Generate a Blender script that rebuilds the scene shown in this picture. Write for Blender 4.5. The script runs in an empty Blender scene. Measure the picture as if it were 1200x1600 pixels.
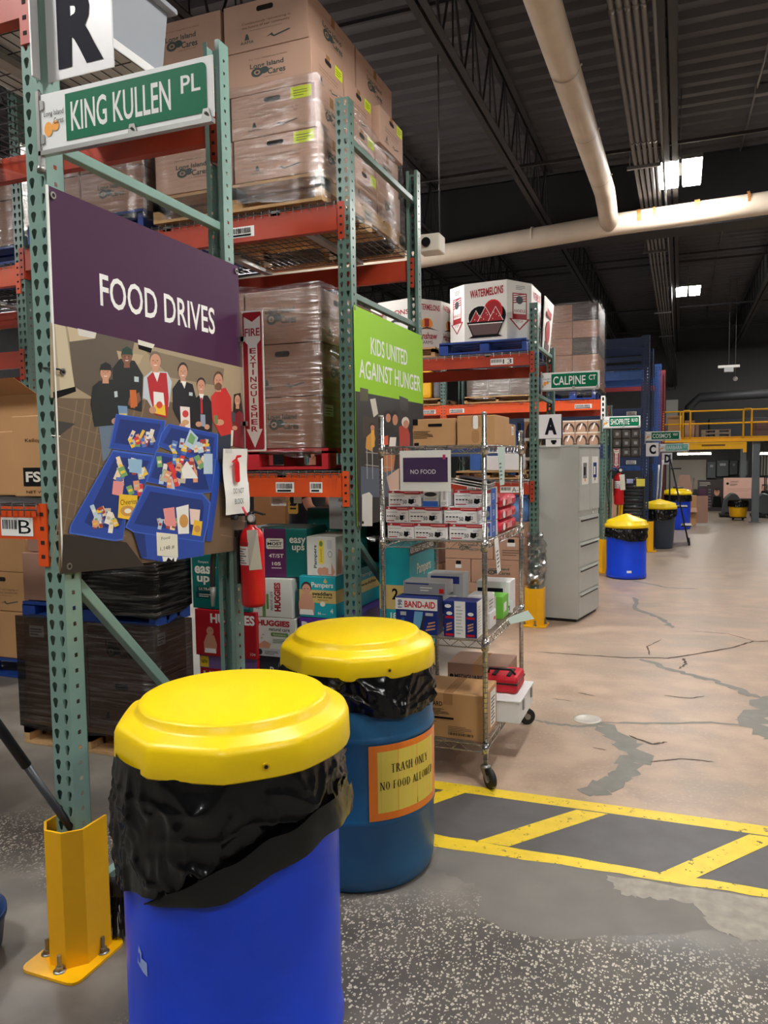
import bpy, bmesh, math, random
from mathutils import Vector, Matrix, noise
random.seed(7)
R = math.radians
S = bpy.context.scene
COL = S.collection

# ------------------------------------------------------------------ camera, world, exposure
HC = 1.62
CR = Matrix(((0.9330, -0.0121, 0.3598), (0.3596, 0.0712, -0.9304), (-0.0144, 0.9974, 0.0708)))
cd = bpy.data.cameras.new('camera'); cam = bpy.data.objects.new('camera', cd); COL.objects.link(cam)
cd.sensor_fit = 'VERTICAL'; cd.sensor_height = 36; cd.sensor_width = 27; cd.lens = 27.0
cd.clip_start = .02; cd.clip_end = 200
def ortho(m):
    a = m.col[0].normalized(); c = m.col[2]; c = (c - a*c.dot(a)).normalized(); b = c.cross(a)
    return Matrix((a, b, c)).transposed()
CR = ortho(CR)
cam.matrix_world = Matrix.Translation((0, 0, HC)) @ CR.to_4x4()
S.camera = cam
w = bpy.data.worlds.new('world'); S.world = w; w.use_nodes = True
w.node_tree.nodes['Background'].inputs[0].default_value = (.85, .9, 1, 1)
w.node_tree.nodes['Background'].inputs[1].default_value = .12
S.view_settings.view_transform = 'Standard'; S.view_settings.look = 'None'
S.view_settings.exposure = 0.0; S.view_settings.gamma = 1
LAMP = 130.0        # emission strength of the high bay panels
LAMPCOL = (1, .975, .94)

def P(px, py, ax, val):
    "the point on the plane axis = val that the photograph shows at px, py"
    d = CR @ Vector((px-600, 800-py, -1200)); o = Vector((0, 0, HC))
    return o + d*((val-o[ax])/d[ax])

# ------------------------------------------------------------------ materials
def lin(c):
    return tuple(((x/255)/12.92 if x/255 <= .04045 else ((x/255+.055)/1.055)**2.4) for x in c)
MATS = {}
def mat(name, col, rough=.5, metal=0, var=0, scale=6, bump=0, bscale=40, coat=0, stretch=None, spec=.5):
    if name in MATS: return MATS[name]
    m = bpy.data.materials.new(name); m.use_nodes = True; nt = m.node_tree; N = nt.nodes; L = nt.links
    b = N['Principled BSDF']; c = lin(col)
    b.inputs['Base Color'].default_value = (*c, 1); b.inputs['Roughness'].default_value = rough
    b.inputs['Metallic'].default_value = metal; b.inputs['Coat Weight'].default_value = coat
    b.inputs['Coat Roughness'].default_value = .12; b.inputs['Specular IOR Level'].default_value = spec
    if var or bump:
        tc = N.new('ShaderNodeTexCoord'); mp = N.new('ShaderNodeMapping'); L.new(tc.outputs['Object'], mp.inputs[0])
        if stretch: mp.inputs['Scale'].default_value = stretch
    if var:
        n = N.new('ShaderNodeTexNoise'); n.inputs['Scale'].default_value = scale; n.inputs['Detail'].default_value = 5
        L.new(mp.outputs[0], n.inputs['Vector'])
        r = N.new('ShaderNodeValToRGB'); L.new(n.outputs['Fac'], r.inputs[0])
        r.color_ramp.elements[0].position = .3; r.color_ramp.elements[1].position = .72
        r.color_ramp.elements[0].color = (*[x*(1-var) for x in c], 1); r.color_ramp.elements[1].color = (*[min(1, x*(1+var*.6)) for x in c], 1)
        L.new(r.outputs[0], b.inputs['Base Color'])
    if bump:
        n2 = N.new('ShaderNodeTexNoise'); n2.inputs['Scale'].default_value = bscale; n2.inputs['Detail'].default_value = 4
        L.new(mp.outputs[0], n2.inputs['Vector'])
        bp = N.new('ShaderNodeBump'); bp.inputs['Strength'].default_value = bump; bp.inputs['Distance'].default_value = .02
        L.new(n2.outputs['Fac'], bp.inputs['Height']); L.new(bp.outputs[0], b.inputs['Normal'])
        if coat: L.new(bp.outputs[0], b.inputs['Coat Normal'])
    MATS[name] = m; return m
def emis(name, col, st):
    m = bpy.data.materials.new(name); m.use_nodes = True; b = m.node_tree.nodes['Principled BSDF']
    b.inputs['Base Color'].default_value = (*col, 1); b.inputs['Emission Color'].default_value = (*col, 1); b.inputs['Emission Strength'].default_value = st
    MATS[name] = m; return m
def film(name, tint=(.9, .9, .9), base=.10, streak=.35, stretch=(1, 1, 9)):
    "clear stretch film: mostly transparent, glossy in wrinkled streaks"
    m = bpy.data.materials.new(name); m.use_nodes = True; nt = m.node_tree; N = nt.nodes; L = nt.links
    for n in list(N):
        if n.type == 'BSDF_PRINCIPLED': N.remove(n)
    out = [n for n in N if n.type == 'OUTPUT_MATERIAL'][0]
    tc = N.new('ShaderNodeTexCoord'); mp = N.new('ShaderNodeMapping'); mp.inputs['Scale'].default_value = stretch; L.new(tc.outputs['Object'], mp.inputs[0])
    n = N.new('ShaderNodeTexNoise'); n.inputs['Scale'].default_value = 4; n.inputs['Detail'].default_value = 6; L.new(mp.outputs[0], n.inputs['Vector'])
    bp = N.new('ShaderNodeBump'); bp.inputs['Strength'].default_value = .55; bp.inputs['Distance'].default_value = .03; L.new(n.outputs['Fac'], bp.inputs['Height'])
    r = N.new('ShaderNodeMapRange'); r.inputs[1].default_value = .45; r.inputs[2].default_value = .75; r.inputs[3].default_value = base; r.inputs[4].default_value = streak
    L.new(n.outputs['Fac'], r.inputs[0])
    t = N.new('ShaderNodeBsdfTransparent'); t.inputs[0].default_value = (*tint, 1)
    g = N.new('ShaderNodeBsdfGlossy'); g.inputs['Roughness'].default_value = .16; L.new(bp.outputs[0], g.inputs['Normal'])
    mx = N.new('ShaderNodeMixShader'); L.new(r.outputs[0], mx.inputs[0]); L.new(t.outputs[0], mx.inputs[1]); L.new(g.outputs[0], mx.inputs[2]); L.new(mx.outputs[0], out.inputs[0])
    MATS[name] = m; return m

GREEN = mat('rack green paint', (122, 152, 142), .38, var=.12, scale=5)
GREENSH = mat('rack green paint shaded', (90, 118, 108), .38, var=.15, scale=5)  # same rack green with shade put into the colour, for farther racks
ORANGE = mat('beam orange paint', (226, 84, 30), .42, var=.12, scale=4)
RUST = mat('beam red orange paint', (178, 62, 36), .45, var=.2, scale=4)
NAVY = mat('rack navy paint', (38, 58, 98), .4, var=.15)
BLUER = mat('rack bright blue paint', (62, 104, 178), .4, var=.12)
GALV = mat('galvanised steel', (176, 176, 172), .35, .7, var=.1)
WIRE = mat('dark wire', (92, 92, 92), .4, .7)
CHROME = mat('chrome wire', (200, 198, 192), .22, .95, var=.08)
STEELD = mat('dull steel', (150, 148, 142), .35, .85, var=.15)
YELP = mat('guard yellow paint', (250, 186, 8), .35, var=.05, scale=9)
YLID = mat('yellow lid plastic', (255, 217, 8), .36, var=.025, scale=3)
BLUEP = mat('blue drum plastic', (14, 70, 228), .34, var=.16, scale=3.5, bump=.03, bscale=8)
TEALP = mat('teal blue drum plastic', (30, 92, 134), .4, var=.22, scale=4, bump=.05, bscale=12)
SLATE = mat('slate bin plastic', (44, 58, 74), .42, var=.1)
BAG = mat('black bin liner', (5, 5, 6), .22, bump=.15, bscale=14, spec=.5)
BLACK = mat('black plastic', (16, 16, 18), .45)
RUBBER = mat('black rubber', (22, 22, 23), .6)
WHITE = mat('white print', (238, 237, 232), .5)
WPLAS = mat('white plastic sheet', (236, 235, 236), .32)
CREAM = mat('cream paper', (226, 222, 206), .6)
INK = mat('black ink', (16, 16, 19), .75, spec=.15)
GINK = mat('green grey ink', (66, 78, 74), .7)
FINK = mat('faint brown ink', (112, 86, 70), .8)
NAVYINK = mat('navy ink', (22, 22, 36), .7, spec=.15)
SGREEN = mat('street sign green', (0, 108, 74), .5, spec=.15)
SWHITE = mat('street sign white', (232, 234, 232), .5, spec=.2)
ORIN = mat('orange ink', (240, 160, 50), .5)
PURPLE = mat('purple banner vinyl', (70, 35, 66), .5, spec=.25)
LIME = mat('lime banner vinyl', (150, 204, 40), .55, spec=.25)
RED = mat('red paint', (206, 22, 30), .28)
DRED = mat('dark red print', (164, 26, 38), .45)
CARD = mat('carton board', (188, 148, 122), .62, var=.05, scale=5, coat=0.0)
CARDP = mat('carton board pinkish', (198, 160, 138), .6, var=.05, scale=5)
CARDD = mat('brown carton board', (162, 124, 104), .6, var=.08, scale=5)
KRAFT = mat('kraft board', (190, 144, 96), .68, var=.06, scale=5)
TAPE = mat('packing tape', (176, 132, 88), .25)
SEAM = mat('carton seam line', (92, 64, 48), .8)  # dark gap line where the top flaps meet
HOLE = mat('hand hole dark', (28, 18, 14), .9)
STICK = mat('yellow green sticker', (222, 240, 30), .55)
WOOD = mat('pallet wood', (190, 152, 104), .75, var=.22, scale=9, stretch=(1, 6, 6))
BPAL = mat('blue pallet paint', (24, 62, 140), .5, var=.2)
RPAL = mat('red pallet paint', (190, 34, 44), .5, var=.15)
FILM = film('clear stretch film')
FILMD = film('thick stretch film', (.84, .82, .80), .10, .42)
FILMB = film('dark stretch film', (.30, .28, .27), .08, .30, (1, 1, 14))
FILMK = film('black stretch film', (.03, .03, .03), .05, .42, (1, 1, 14))
CABG = mat('cabinet grey paint', (186, 188, 182), .45, var=.03)
CABD = mat('cabinet dark gap', (60, 60, 58), .6)
DKST = mat('joist dark paint', (50, 50, 53), .6)
SKIN = mat('skin tone', (205, 150, 122), .5)

# ------------------------------------------------------------------ mesh building
class Plane:
    def __init__(s, O, U, V): s.O = Vector(O); s.U = Vector(U).normalized(); s.V = Vector(V).normalized(); s.N = s.U.cross(s.V)
    def at(s, u, v, o=0): return s.O + s.U*u + s.V*v + s.N*o
    def inv(s, p): d = Vector(p)-s.O; return d.dot(s.U), d.dot(s.V)
class Drum:   # u = arc length round an upright cylinder, v = height
    def __init__(s, c, r, dirv): s.c = Vector(c); s.r = r; s.a0 = math.atan2(dirv[1], dirv[0])
    def at(s, u, v, o=0):
        a = s.a0 + u/s.r; rr = s.r+o
        return s.c + Vector((math.cos(a)*rr, math.sin(a)*rr, v))
TXT = {}
def text_geo(t, bold=0.0):
    k = (t, bold)
    if k in TXT: return TXT[k]
    cu = bpy.data.curves.new('lettering', 'FONT'); cu.body = t; cu.offset = bold; cu.resolution_u = 3; cu.space_line = .95
    o = bpy.data.objects.new('lettering', cu); COL.objects.link(o)
    dg = bpy.context.evaluated_depsgraph_get()
    me = bpy.data.meshes.new_from_object(o.evaluated_get(dg))
    vs = [(v.co.x, v.co.y) for v in me.vertices]; fs = [tuple(p.vertices) for p in me.polygons]
    bpy.data.objects.remove(o); bpy.data.curves.remove(cu); bpy.data.meshes.remove(me)
    x0 = min(v[0] for v in vs); x1 = max(v[0] for v in vs); y0 = min(v[1] for v in vs); y1 = max(v[1] for v in vs)
    vs = [((x-x0)/(x1-x0 or 1), (y-y0)/(y1-y0 or 1)) for x, y in vs]
    TXT[k] = (vs, fs); return TXT[k]

class B:
    def __init__(s, org=(0, 0, 0)):
        s.v = []; s.f = []; s.mi = []; s.mats = []; s.org = Vector(org); s.sm = set()
    def m(s, mt):
        if mt not in s.mats: s.mats.append(mt)
        return s.mats.index(mt)
    def add(s, vs, fs, mt, smooth=False):
        n = len(s.v); k = s.m(mt); s.v += [Vector(x)-s.org for x in vs]
        for f in fs:
            if smooth: s.sm.add(len(s.f))
            s.f.append(tuple(n+i for i in f)); s.mi.append(k)
    def box(s, x0, x1, y0, y1, z0, z1, mt, rot=None, piv=None):
        vs = [Vector((x, y, z)) for z in (z0, z1) for x, y in ((x0, y0), (x1, y0), (x1, y1), (x0, y1))]
        if rot:
            pv = Vector(piv) if piv else Vector(((x0+x1)/2, (y0+y1)/2, (z0+z1)/2)); vs = [rot @ (q-pv)+pv for q in vs]
        s.add(vs, [(3, 2, 1, 0), (4, 5, 6, 7), (0, 1, 5, 4), (1, 2, 6, 5), (2, 3, 7, 6), (3, 0, 4, 7)], mt); return s
    def bar(s, a, b, w, h, mt, up=(0, 0, 1)):
        a = Vector(a); b = Vector(b); d = (b-a).normalized(); up = Vector(up)
        if abs(d.dot(up)) > .98: up = Vector((0, 1, 0))
        sx = d.cross(up).normalized()*w/2; sy = sx.cross(d).normalized()*h/2
        vs = [a-sx-sy, a+sx-sy, a+sx+sy, a-sx+sy, b-sx-sy, b+sx-sy, b+sx+sy, b-sx+sy]
        s.add(vs, [(3, 2, 1, 0), (4, 5, 6, 7), (0, 1, 5, 4), (1, 2, 6, 5), (2, 3, 7, 6), (3, 0, 4, 7)], mt); return s
    def tube(s, pts, r, mt, n=8, caps=True):
        pts = [Vector(p) for p in pts]; rs = r if isinstance(r, (list, tuple)) else [r]*len(pts); rings = []
        prev = None
        for i, p in enumerate(pts):
            d = (pts[min(i+1, len(pts)-1)]-pts[max(i-1, 0)]).normalized()
            if prev is None: ux = d.cross(Vector((0, 0, 1)) if abs(d.z) < .9 else Vector((0, 1, 0))).normalized()
            else: ux = (prev - d*prev.dot(d)).normalized()
            prev = ux; uy = d.cross(ux)
            rings.append([p+(ux*math.cos(2*math.pi*k/n)+uy*math.sin(2*math.pi*k/n))*rs[i] for k in range(n)])
        vs = [q for rg in rings for q in rg]; fs = []
        for i in range(len(rings)-1):
            for k in range(n): fs.append((i*n+k, i*n+(k+1) % n, (i+1)*n+(k+1) % n, (i+1)*n+k))
        s.add(vs, fs, mt, True)
        if caps: s.add(rings[0], [tuple(range(n-1, -1, -1))], mt); s.add(rings[-1], [tuple(range(n))], mt)
        return s
    def lathe(s, prof, c, mt, n=40, rad=None, cap0=False, cap1=False, smooth=True):
        "prof: (r, z) list; rad(theta, i) scales the radius"
        c = Vector(c); vs = []; fs = []
        for i, (r, z) in enumerate(prof):
            for k in range(n):
                a = 2*math.pi*k/n; q = r*(rad(a, i) if rad else 1)
                vs.append(c+Vector((math.cos(a)*q, math.sin(a)*q, z)))
        for i in range(len(prof)-1):
            for k in range(n): fs.append((i*n+k, i*n+(k+1) % n, (i+1)*n+(k+1) % n, (i+1)*n+k))
        s.add(vs, fs, mt, smooth)
        if cap0: s.add(vs[:n], [tuple(range(n-1, -1, -1))], mt)
        if cap1: s.add(vs[-n:], [tuple(range(n))], mt)
        return s
    def poly(s, pts, mt): s.add(pts, [tuple(range(len(pts)))], mt); return s
    def prism(s, pts, d, mt):
        "polygon extruded by vector d"
        d = Vector(d); n = len(pts); pts = [Vector(p) for p in pts]; vs = pts+[p+d for p in pts]
        fs = [tuple(range(n-1, -1, -1)), tuple(range(n, 2*n))]+[(i, (i+1) % n, n+(i+1) % n, n+i) for i in range(n)]
        s.add(vs, fs, mt); return s
    def sphere(s, c, r, mt, n=12, k=8, sc=(1, 1, 1)):
        prof = [(math.sin(math.pi*i/k)*r*1.0, -math.cos(math.pi*i/k)*r) for i in range(k+1)]; c = Vector(c); vs = []; fs = []
        for i, (rr, z) in enumerate(prof):
            for j in range(n): a = 2*math.pi*j/n; vs.append(c+Vector((math.cos(a)*rr*sc[0], math.sin(a)*rr*sc[1], z*sc[2])))
        for i in range(k):
            for j in range(n): fs.append((i*n+j, i*n+(j+1) % n, (i+1)*n+(j+1) % n, (i+1)*n+j))
        s.add(vs, fs, mt, True); return s
    def build(s, name, parent=None, bevel=0, fix=True, label=None):
        if parent is not None:
            chain = parent.matrix_basis.copy(); q = parent
            while q.parent: q = q.parent; chain = q.matrix_basis @ chain
            if s.org.length == 0:
                iv = chain.inverted(); s.v = [iv @ x for x in s.v]
        me = bpy.data.meshes.new(name); me.from_pydata([tuple(x) for x in s.v], [], s.f)
        for mt in s.mats: me.materials.append(mt)
        me.polygons.foreach_set('material_index', s.mi)
        me.polygons.foreach_set('use_smooth', [i in s.sm for i in range(len(s.f))])
        if fix or bevel:
            bm = bmesh.new(); bm.from_mesh(me)
            if s.sm: bmesh.ops.remove_doubles(bm, verts=bm.verts, dist=1e-5)
            if bevel:
                bmesh.ops.remove_doubles(bm, verts=bm.verts, dist=1e-5)
                bmesh.ops.bevel(bm, geom=[e for e in bm.edges if len(e.link_faces) == 2 and e.calc_face_angle(0) > .6], offset=bevel, segments=2, affect='EDGES', profile=.5, clamp_overlap=True)
            bm.to_mesh(me); bm.free()
        o = bpy.data.objects.new(name, me); COL.objects.link(o)
        if parent is not None: o.parent = parent
        else: o.location = s.org
        if label: o['label'] = label
        return o

class Pr(B):
    "printing on a surface: every call lies a hair above the one before"
    def __init__(s, pl, step=.0003, o=.0008):
        super().__init__(); s.pl = pl; s.o = o; s.step = step
    def nx(s): s.o += s.step*.25; return s.o
    def poly2(s, pts, mt):
        o = s.nx(); s.add([s.pl.at(u, v, o) for u, v in pts], [tuple(range(len(pts)))], mt); return s
    def rect(s, u0, v0, u1, v1, mt, n=1):
        o = s.nx(); vs = []; fs = []
        for i in range(n+1): u = u0+(u1-u0)*i/n; vs += [s.pl.at(u, v0, o), s.pl.at(u, v1, o)]
        for i in range(n): fs.append((2*i, 2*i+2, 2*i+3, 2*i+1))
        s.add(vs, fs, mt); return s
    def ell(s, cu, cv, ru, rv, mt, n=18): return s.poly2([(cu+math.cos(2*math.pi*i/n)*ru, cv+math.sin(2*math.pi*i/n)*rv) for i in range(n)], mt)
    def rr(s, u0, v0, u1, v1, r, mt):
        pts = []
        for cx, cy, a0 in ((u1-r, v1-r, 0), (u0+r, v1-r, 90), (u0+r, v0+r, 180), (u1-r, v0+r, 270)):
            for k in range(5): a = R(a0+k*22.5); pts.append((cx+r*math.cos(a), cy+r*math.sin(a)))
        return s.poly2(pts, mt)
    def text(s, t, u0, v0, u1, v1, mt, bold=0.0, shear=0):
        vs, fs = text_geo(t, bold); o = s.nx()
        s.add([s.pl.at(u0+(u1-u0)*x+shear*(x)*(v1-v0), v0+(v1-v0)*y+shear*0, o) for x, y in vs], fs, mt); return s
    def slant(s, t, u0, v0, u1, v1, mt, rise, bold=0.0):
        vs, fs = text_geo(t, bold); o = s.nx()
        s.add([s.pl.at(u0+(u1-u0)*x, v0+(v1-v0)*y+rise*x, o) for x, y in vs], fs, mt); return s
    def vtext(s, t, u0, v0, u1, v1, mt, bold=0.0):
        "text turned a quarter, reading upwards"
        vs, fs = text_geo(t, bold); o = s.nx()
        s.add([s.pl.at(u1-(u1-u0)*y, v0+(v1-v0)*x, o) for x, y in vs], fs, mt); return s
    def lines(s, u0, v0, u1, v1, n, mt, frac=.35, seed=1):
        rnd = random.Random(seed); h = (v1-v0)/n
        for i in range(n): s.rect(u0, v0+h*i, u0+(u1-u0)*rnd.uniform(.6, 1), v0+h*(i+frac), mt)
        return s
    def px(s, pts, mt, z=(0, 0, 1)):
        "polygon given where the photograph shows its corners, laid into this plane; z = zoom origin and factor"
        q = []
        for x, y in pts:
            X, Y = z[0]+x/z[2], z[1]+y/z[2]; d = CR @ Vector((X-600, 800-Y, -1200)); o = Vector((0, 0, HC))
            t = (s.pl.O-o).dot(s.pl.N)/d.dot(s.pl.N); q.append(s.pl.inv(o+d*t))
        return s.poly2(q, mt)
    def pxell(s, cx, cy, rx, ry, mt, z=(0, 0, 1), n=14):
        return s.px([(cx+math.cos(2*math.pi*i/n)*rx, cy+math.sin(2*math.pi*i/n)*ry) for i in range(n)], mt, z)
    def build(s, name, parent=None, label=None): return super().build(name, parent, fix=False, label=label)

def tag(o, label, cat, group=None, kind=None):
    if kind: o['kind'] = kind
    if label: o['label'] = label
    if cat: o['category'] = cat
    if group: o['group'] = group
    return o
def thing(name, label, cat, loc=(0, 0, 0), rz=0, group=None):
    o = bpy.data.objects.new(name, None); COL.objects.link(o); o.empty_display_size = .1
    o.matrix_basis = Matrix.Translation(loc) @ Matrix.Rotation(rz, 4, 'Z')
    return tag(o, label, cat, group)
def struct(b, name, parent=None, **k):
    o = b.build(name, parent, **k); o['kind'] = 'structure'; return o
def dup(o, loc=None, rz=None, label=None, name=None):
    c = o.copy(); COL.objects.link(c)
    if loc is not None: c.location = loc
    if rz is not None: c.rotation_euler = (0, 0, rz)
    if label: c['label'] = label
    for ch in list(o.children):
        d = ch.copy(); COL.objects.link(d); d.parent = c; d.matrix_parent_inverse = ch.matrix_parent_inverse.copy()
        for g in list(ch.children):
            e = g.copy(); COL.objects.link(e); e.parent = d
    return c
# ------------------------------------------------------------------ the setting
def floor_material():
    m = bpy.data.materials.new('worn concrete floor'); m.use_nodes = True; nt = m.node_tree; N = nt.nodes; L = nt.links
    b = N['Principled BSDF']; tc = N.new('ShaderNodeTexCoord'); sx = N.new('ShaderNodeSeparateXYZ'); L.new(tc.outputs['Object'], sx.inputs[0])
    def noi(sc, det=4, st=(1, 1, 1), off=0):
        mp = N.new('ShaderNodeMapping'); mp.inputs['Scale'].default_value = st; mp.inputs['Location'].default_value = (off, off, 0); L.new(tc.outputs['Object'], mp.inputs[0])
        n = N.new('ShaderNodeTexNoise'); n.inputs['Scale'].default_value = sc; n.inputs['Detail'].default_value = det; L.new(mp.outputs[0], n.inputs[0]); return n.outputs['Fac']
    def mth(op, a, c):
        n = N.new('ShaderNodeMath'); n.operation = op
        for i, x in enumerate((a, c)):
            if isinstance(x, (int, float)): n.inputs[i].default_value = x
            else: L.new(x, n.inputs[i])
        return n.outputs[0]
    def step(x, a, c, lo=0, hi=1):
        n = N.new('ShaderNodeMapRange'); n.interpolation_type = 'SMOOTHSTEP'; L.new(x, n.inputs[0])
        for i, q in enumerate((a, c, lo, hi)): n.inputs[i+1].default_value = q
        return n.outputs[0]
    def mix(f, a, c):
        n = N.new('ShaderNodeMix'); n.data_type = 'RGBA'; L.new(f, n.inputs[0])
        for i, x in ((6, a), (7, c)):
            if isinstance(x, tuple): n.inputs[i].default_value = (*lin(x), 1)
            else: L.new(x, n.inputs[i])
        return n.outputs[2]
    X, Y = sx.outputs[0], sx.outputs[1]
    n1 = noi(1.3); n2 = noi(4.2, 6, off=3); n3 = noi(.5, 3, (1, 1, 1), 7)
    wob = mth('MULTIPLY', mth('SUBTRACT', n1, .5), 1.2)
    beige = mix(step(n2, .3, .7), (162, 137, 117), (192, 164, 141))
    beige = mix(step(noi(1.1, 3, (1, 2.2, 1), 11), .42, .76), beige, (160, 141, 124))
    fine = noi(55, 3); beige = mix(step(fine, .52, .75, 0, .5), beige, (196, 174, 152))
    far = mix(step(n2, .3, .7), (142, 128, 114), (164, 150, 134))
    beige = mix(step(Y, 8, 15), beige, far)
    grey = mix(step(n2, .3, .7), (104, 99, 94), (136, 129, 120))
    grey = mix(step(n1, .45, .7, 0, .7), grey, (104, 98, 94))
    col = mix(step(mth('ADD', Y, mth('MULTIPLY', wob, .3)), 3.42, 3.56), grey, beige)
    left = step(mth('ADD', X, mth('MULTIPLY', wob, .5)), -1.75, -1.45)   # grey slab under the racks, with their shade put into the colour
    col = mix(left, grey, col)
    # exposed aggregate
    v = N.new('ShaderNodeTexVoronoi'); v.inputs['Scale'].default_value = 104; v.inputs['Randomness'].default_value = .9
    wv = N.new('ShaderNodeMapping'); wv.inputs['Scale'].default_value = (1, .8, 1); L.new(tc.outputs['Object'], wv.inputs[0]); nv = N.new('ShaderNodeTexNoise'); nv.inputs['Scale'].default_value = 70; L.new(tc.outputs['Object'], nv.inputs[0])
    va = N.new('ShaderNodeVectorMath'); va.operation = 'MULTIPLY_ADD'; va.inputs[1].default_value = (.012, .012, 0); L.new(nv.outputs['Color'], va.inputs[0]); L.new(wv.outputs[0], va.inputs[2]); L.new(va.outputs[0], v.inputs['Vector'])
    sc = N.new('ShaderNodeSeparateColor'); L.new(v.outputs['Color'], sc.inputs[0])
    th = mth('MULTIPLY', mth('ADD', sc.outputs[0], .55), .46)
    chip = mth('LESS_THAN', v.outputs['Distance'], mth('MULTIPLY', th, .72))
    bare = mth('MULTIPLY', step(mth('ADD', Y, wob), 2.72, 2.42), step(X, -1.55, -1.3))
    bare = mth('MULTIPLY', bare, step(mth('ADD', n3, mth('MULTIPLY', n1, .35)), .46, .56))
    bare = mth('MAXIMUM', bare, mth('MULTIPLY', mth('MULTIPLY', step(mth('ADD', Y, wob), 2.7, 2.5), step(mth('ADD', Y, wob), 2.1, 2.35)), step(X, -2.0, -2.3)))
    dk = mix(step(n2, .35, .7), (78, 73, 69), (102, 95, 88))
    agg = mix(chip, dk, mix(sc.outputs[1], (176, 168, 152), (214, 206, 190)))
    col = mix(bare, col, agg)
    L.new(col, b.inputs['Base Color'])
    r = mth('ADD', step(n2, .3, .75, .36, .5), mth('MULTIPLY', bare, .12)); L.new(r, b.inputs['Roughness'])
    bp = N.new('ShaderNodeBump'); bp.inputs['Strength'].default_value = .1; bp.inputs['Distance'].default_value = .002
    L.new(noi(18, 6, off=2), bp.inputs['Height']); L.new(bp.outputs[0], b.inputs['Normal'])
    return m
x0, x1, y0, y1, ZC = -13, 7, -6, 24.5, 5.4
floor = struct(B().box(x0, x1, y0, y1, -.2, 0, floor_material()), 'floor')
PATCHG = mat('grey crack filler', (124, 120, 111), .5, var=.12, scale=12)
CRACK = mat('dark crack', (92, 78, 66), .9, var=.3, scale=20)
CELLP = mat('dark grey floor paint', (92, 89, 88), .5, var=.16, scale=7)
CEMENT = mat('smooth grey cement', (118, 113, 107), .55, var=.12, scale=6)
SCRAPE = mat('scraped pale cement', (160, 152, 140), .6, var=.22, scale=22)
def worn_paint():
    m = mat('worn yellow floor paint', (244, 208, 48), .45, var=.1, scale=14); nt = m.node_tree; N = nt.nodes; L = nt.links
    b = N['Principled BSDF']; out = [n for n in N if n.type == 'OUTPUT_MATERIAL'][0]
    tc = N.new('ShaderNodeTexCoord'); n = N.new('ShaderNodeTexNoise'); n.inputs['Scale'].default_value = 24; n.inputs['Detail'].default_value = 8; n.inputs['Roughness'].default_value = .72
    L.new(tc.outputs['Object'], n.inputs[0]); r = N.new('ShaderNodeMapRange'); r.inputs[1].default_value = .585; r.inputs[2].default_value = .65; L.new(n.outputs['Fac'], r.inputs[0])
    t = N.new('ShaderNodeBsdfTransparent'); mx = N.new('ShaderNodeMixShader'); L.new(r.outputs[0], mx.inputs[0]); L.new(b.outputs[0], mx.inputs[1]); L.new(t.outputs[0], mx.inputs[2]); L.new(mx.outputs[0], out.inputs[0])
    return m
WORN = worn_paint()
ZF = (660, 880, 2.2222)
def fl(pts, z=ZF): return [P(z[0]+x/z[2], z[1]+y/z[2], 2, 0) for x, y in pts]
def rough_poly(pts, amp, seed, sub=9):
    rnd = random.Random(seed); o = []
    for i, a in enumerate(pts):
        c = pts[(i+1) % len(pts)]
        for k in range(sub):
            q = a.lerp(c, k/sub); o.append(q+Vector((rnd.uniform(-amp, amp), rnd.uniform(-amp, amp), 0)) if k else q)
    return o
def flat(name, polys, mt, z, amp=0, seed=1):
    b = B()
    for i, p in enumerate(polys):
        q = fl(p) if not isinstance(p[0], Vector) else p
        if amp: q = rough_poly(q, amp, seed+i)
        b.poly([v+Vector((0, 0, z+i*.00025)) for v in q], mt)
    me = b.build(name, floor, fix=False); me['kind'] = 'structure'; return me
def ribbon(pts, ws):
    L_, R_ = [], []
    for i, p in enumerate(pts):
        d = (pts[min(i+1, len(pts)-1)]-pts[max(0, i-1)]).normalized(); n = Vector((-d.y, d.x, 0)); wv = ws[i] if isinstance(ws, list) else ws
        L_.append(p+n*wv/2); R_.append(p-n*wv/2)
    return L_, R_
def ribs(name, lines, mt, z, seed=3):
    b = B(); rnd = random.Random(seed)
    for pts, wd in lines:
        q = fl(pts); f = []
        for i in range(len(q)-1):
            for k in range(6): f.append(q[i].lerp(q[i+1], k/6)+Vector((rnd.uniform(-1, 1), rnd.uniform(-1, 1), 0))*wd*.35)
        f.append(q[-1]); ws = [wd*rnd.uniform(.6, 1.2)*(.35 if i in (0, len(f)-1) else 1) for i in range(len(f))]
        l_, r_ = ribbon(f, ws); up = Vector((0, 0, z))
        for i in range(len(f)-1):
            for tri in ((r_[i], r_[i+1], l_[i+1]), (r_[i], l_[i+1], l_[i])):
                if (tri[1]-tri[0]).cross(tri[2]-tri[0]).z < 0: tri = tri[::-1]
                b.poly([v+up for v in tri], mt); up = up+Vector((0, 0, .000012))
    me = b.build(name, floor, fix=False); me['kind'] = 'structure'
flat('cement_patch', [[(45, 975), (300, 1010), (700, 1080), (960, 1130), (1010, 1260), (900, 1290), (640, 1290), (430, 1310), (300, 1275), (190, 1230), (200, 1130), (45, 1060)]], CEMENT, .0006, .012, 4)
flat('painted_cell', [[(-260, 730), (150, 797), (1600, 985), (1700, 1230), (1200, 1140), (45, 945), (-400, 880)]], CELLP, .0010)
flat('scraped_patch', [[(640, 1085), (1200, 1165), (1500, 1215), (1500, 1380), (1200, 1310), (1120, 1315), (1010, 1265), (940, 1180), (800, 1165), (690, 1150)]], SCRAPE, .0014, .012, 9)
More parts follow.
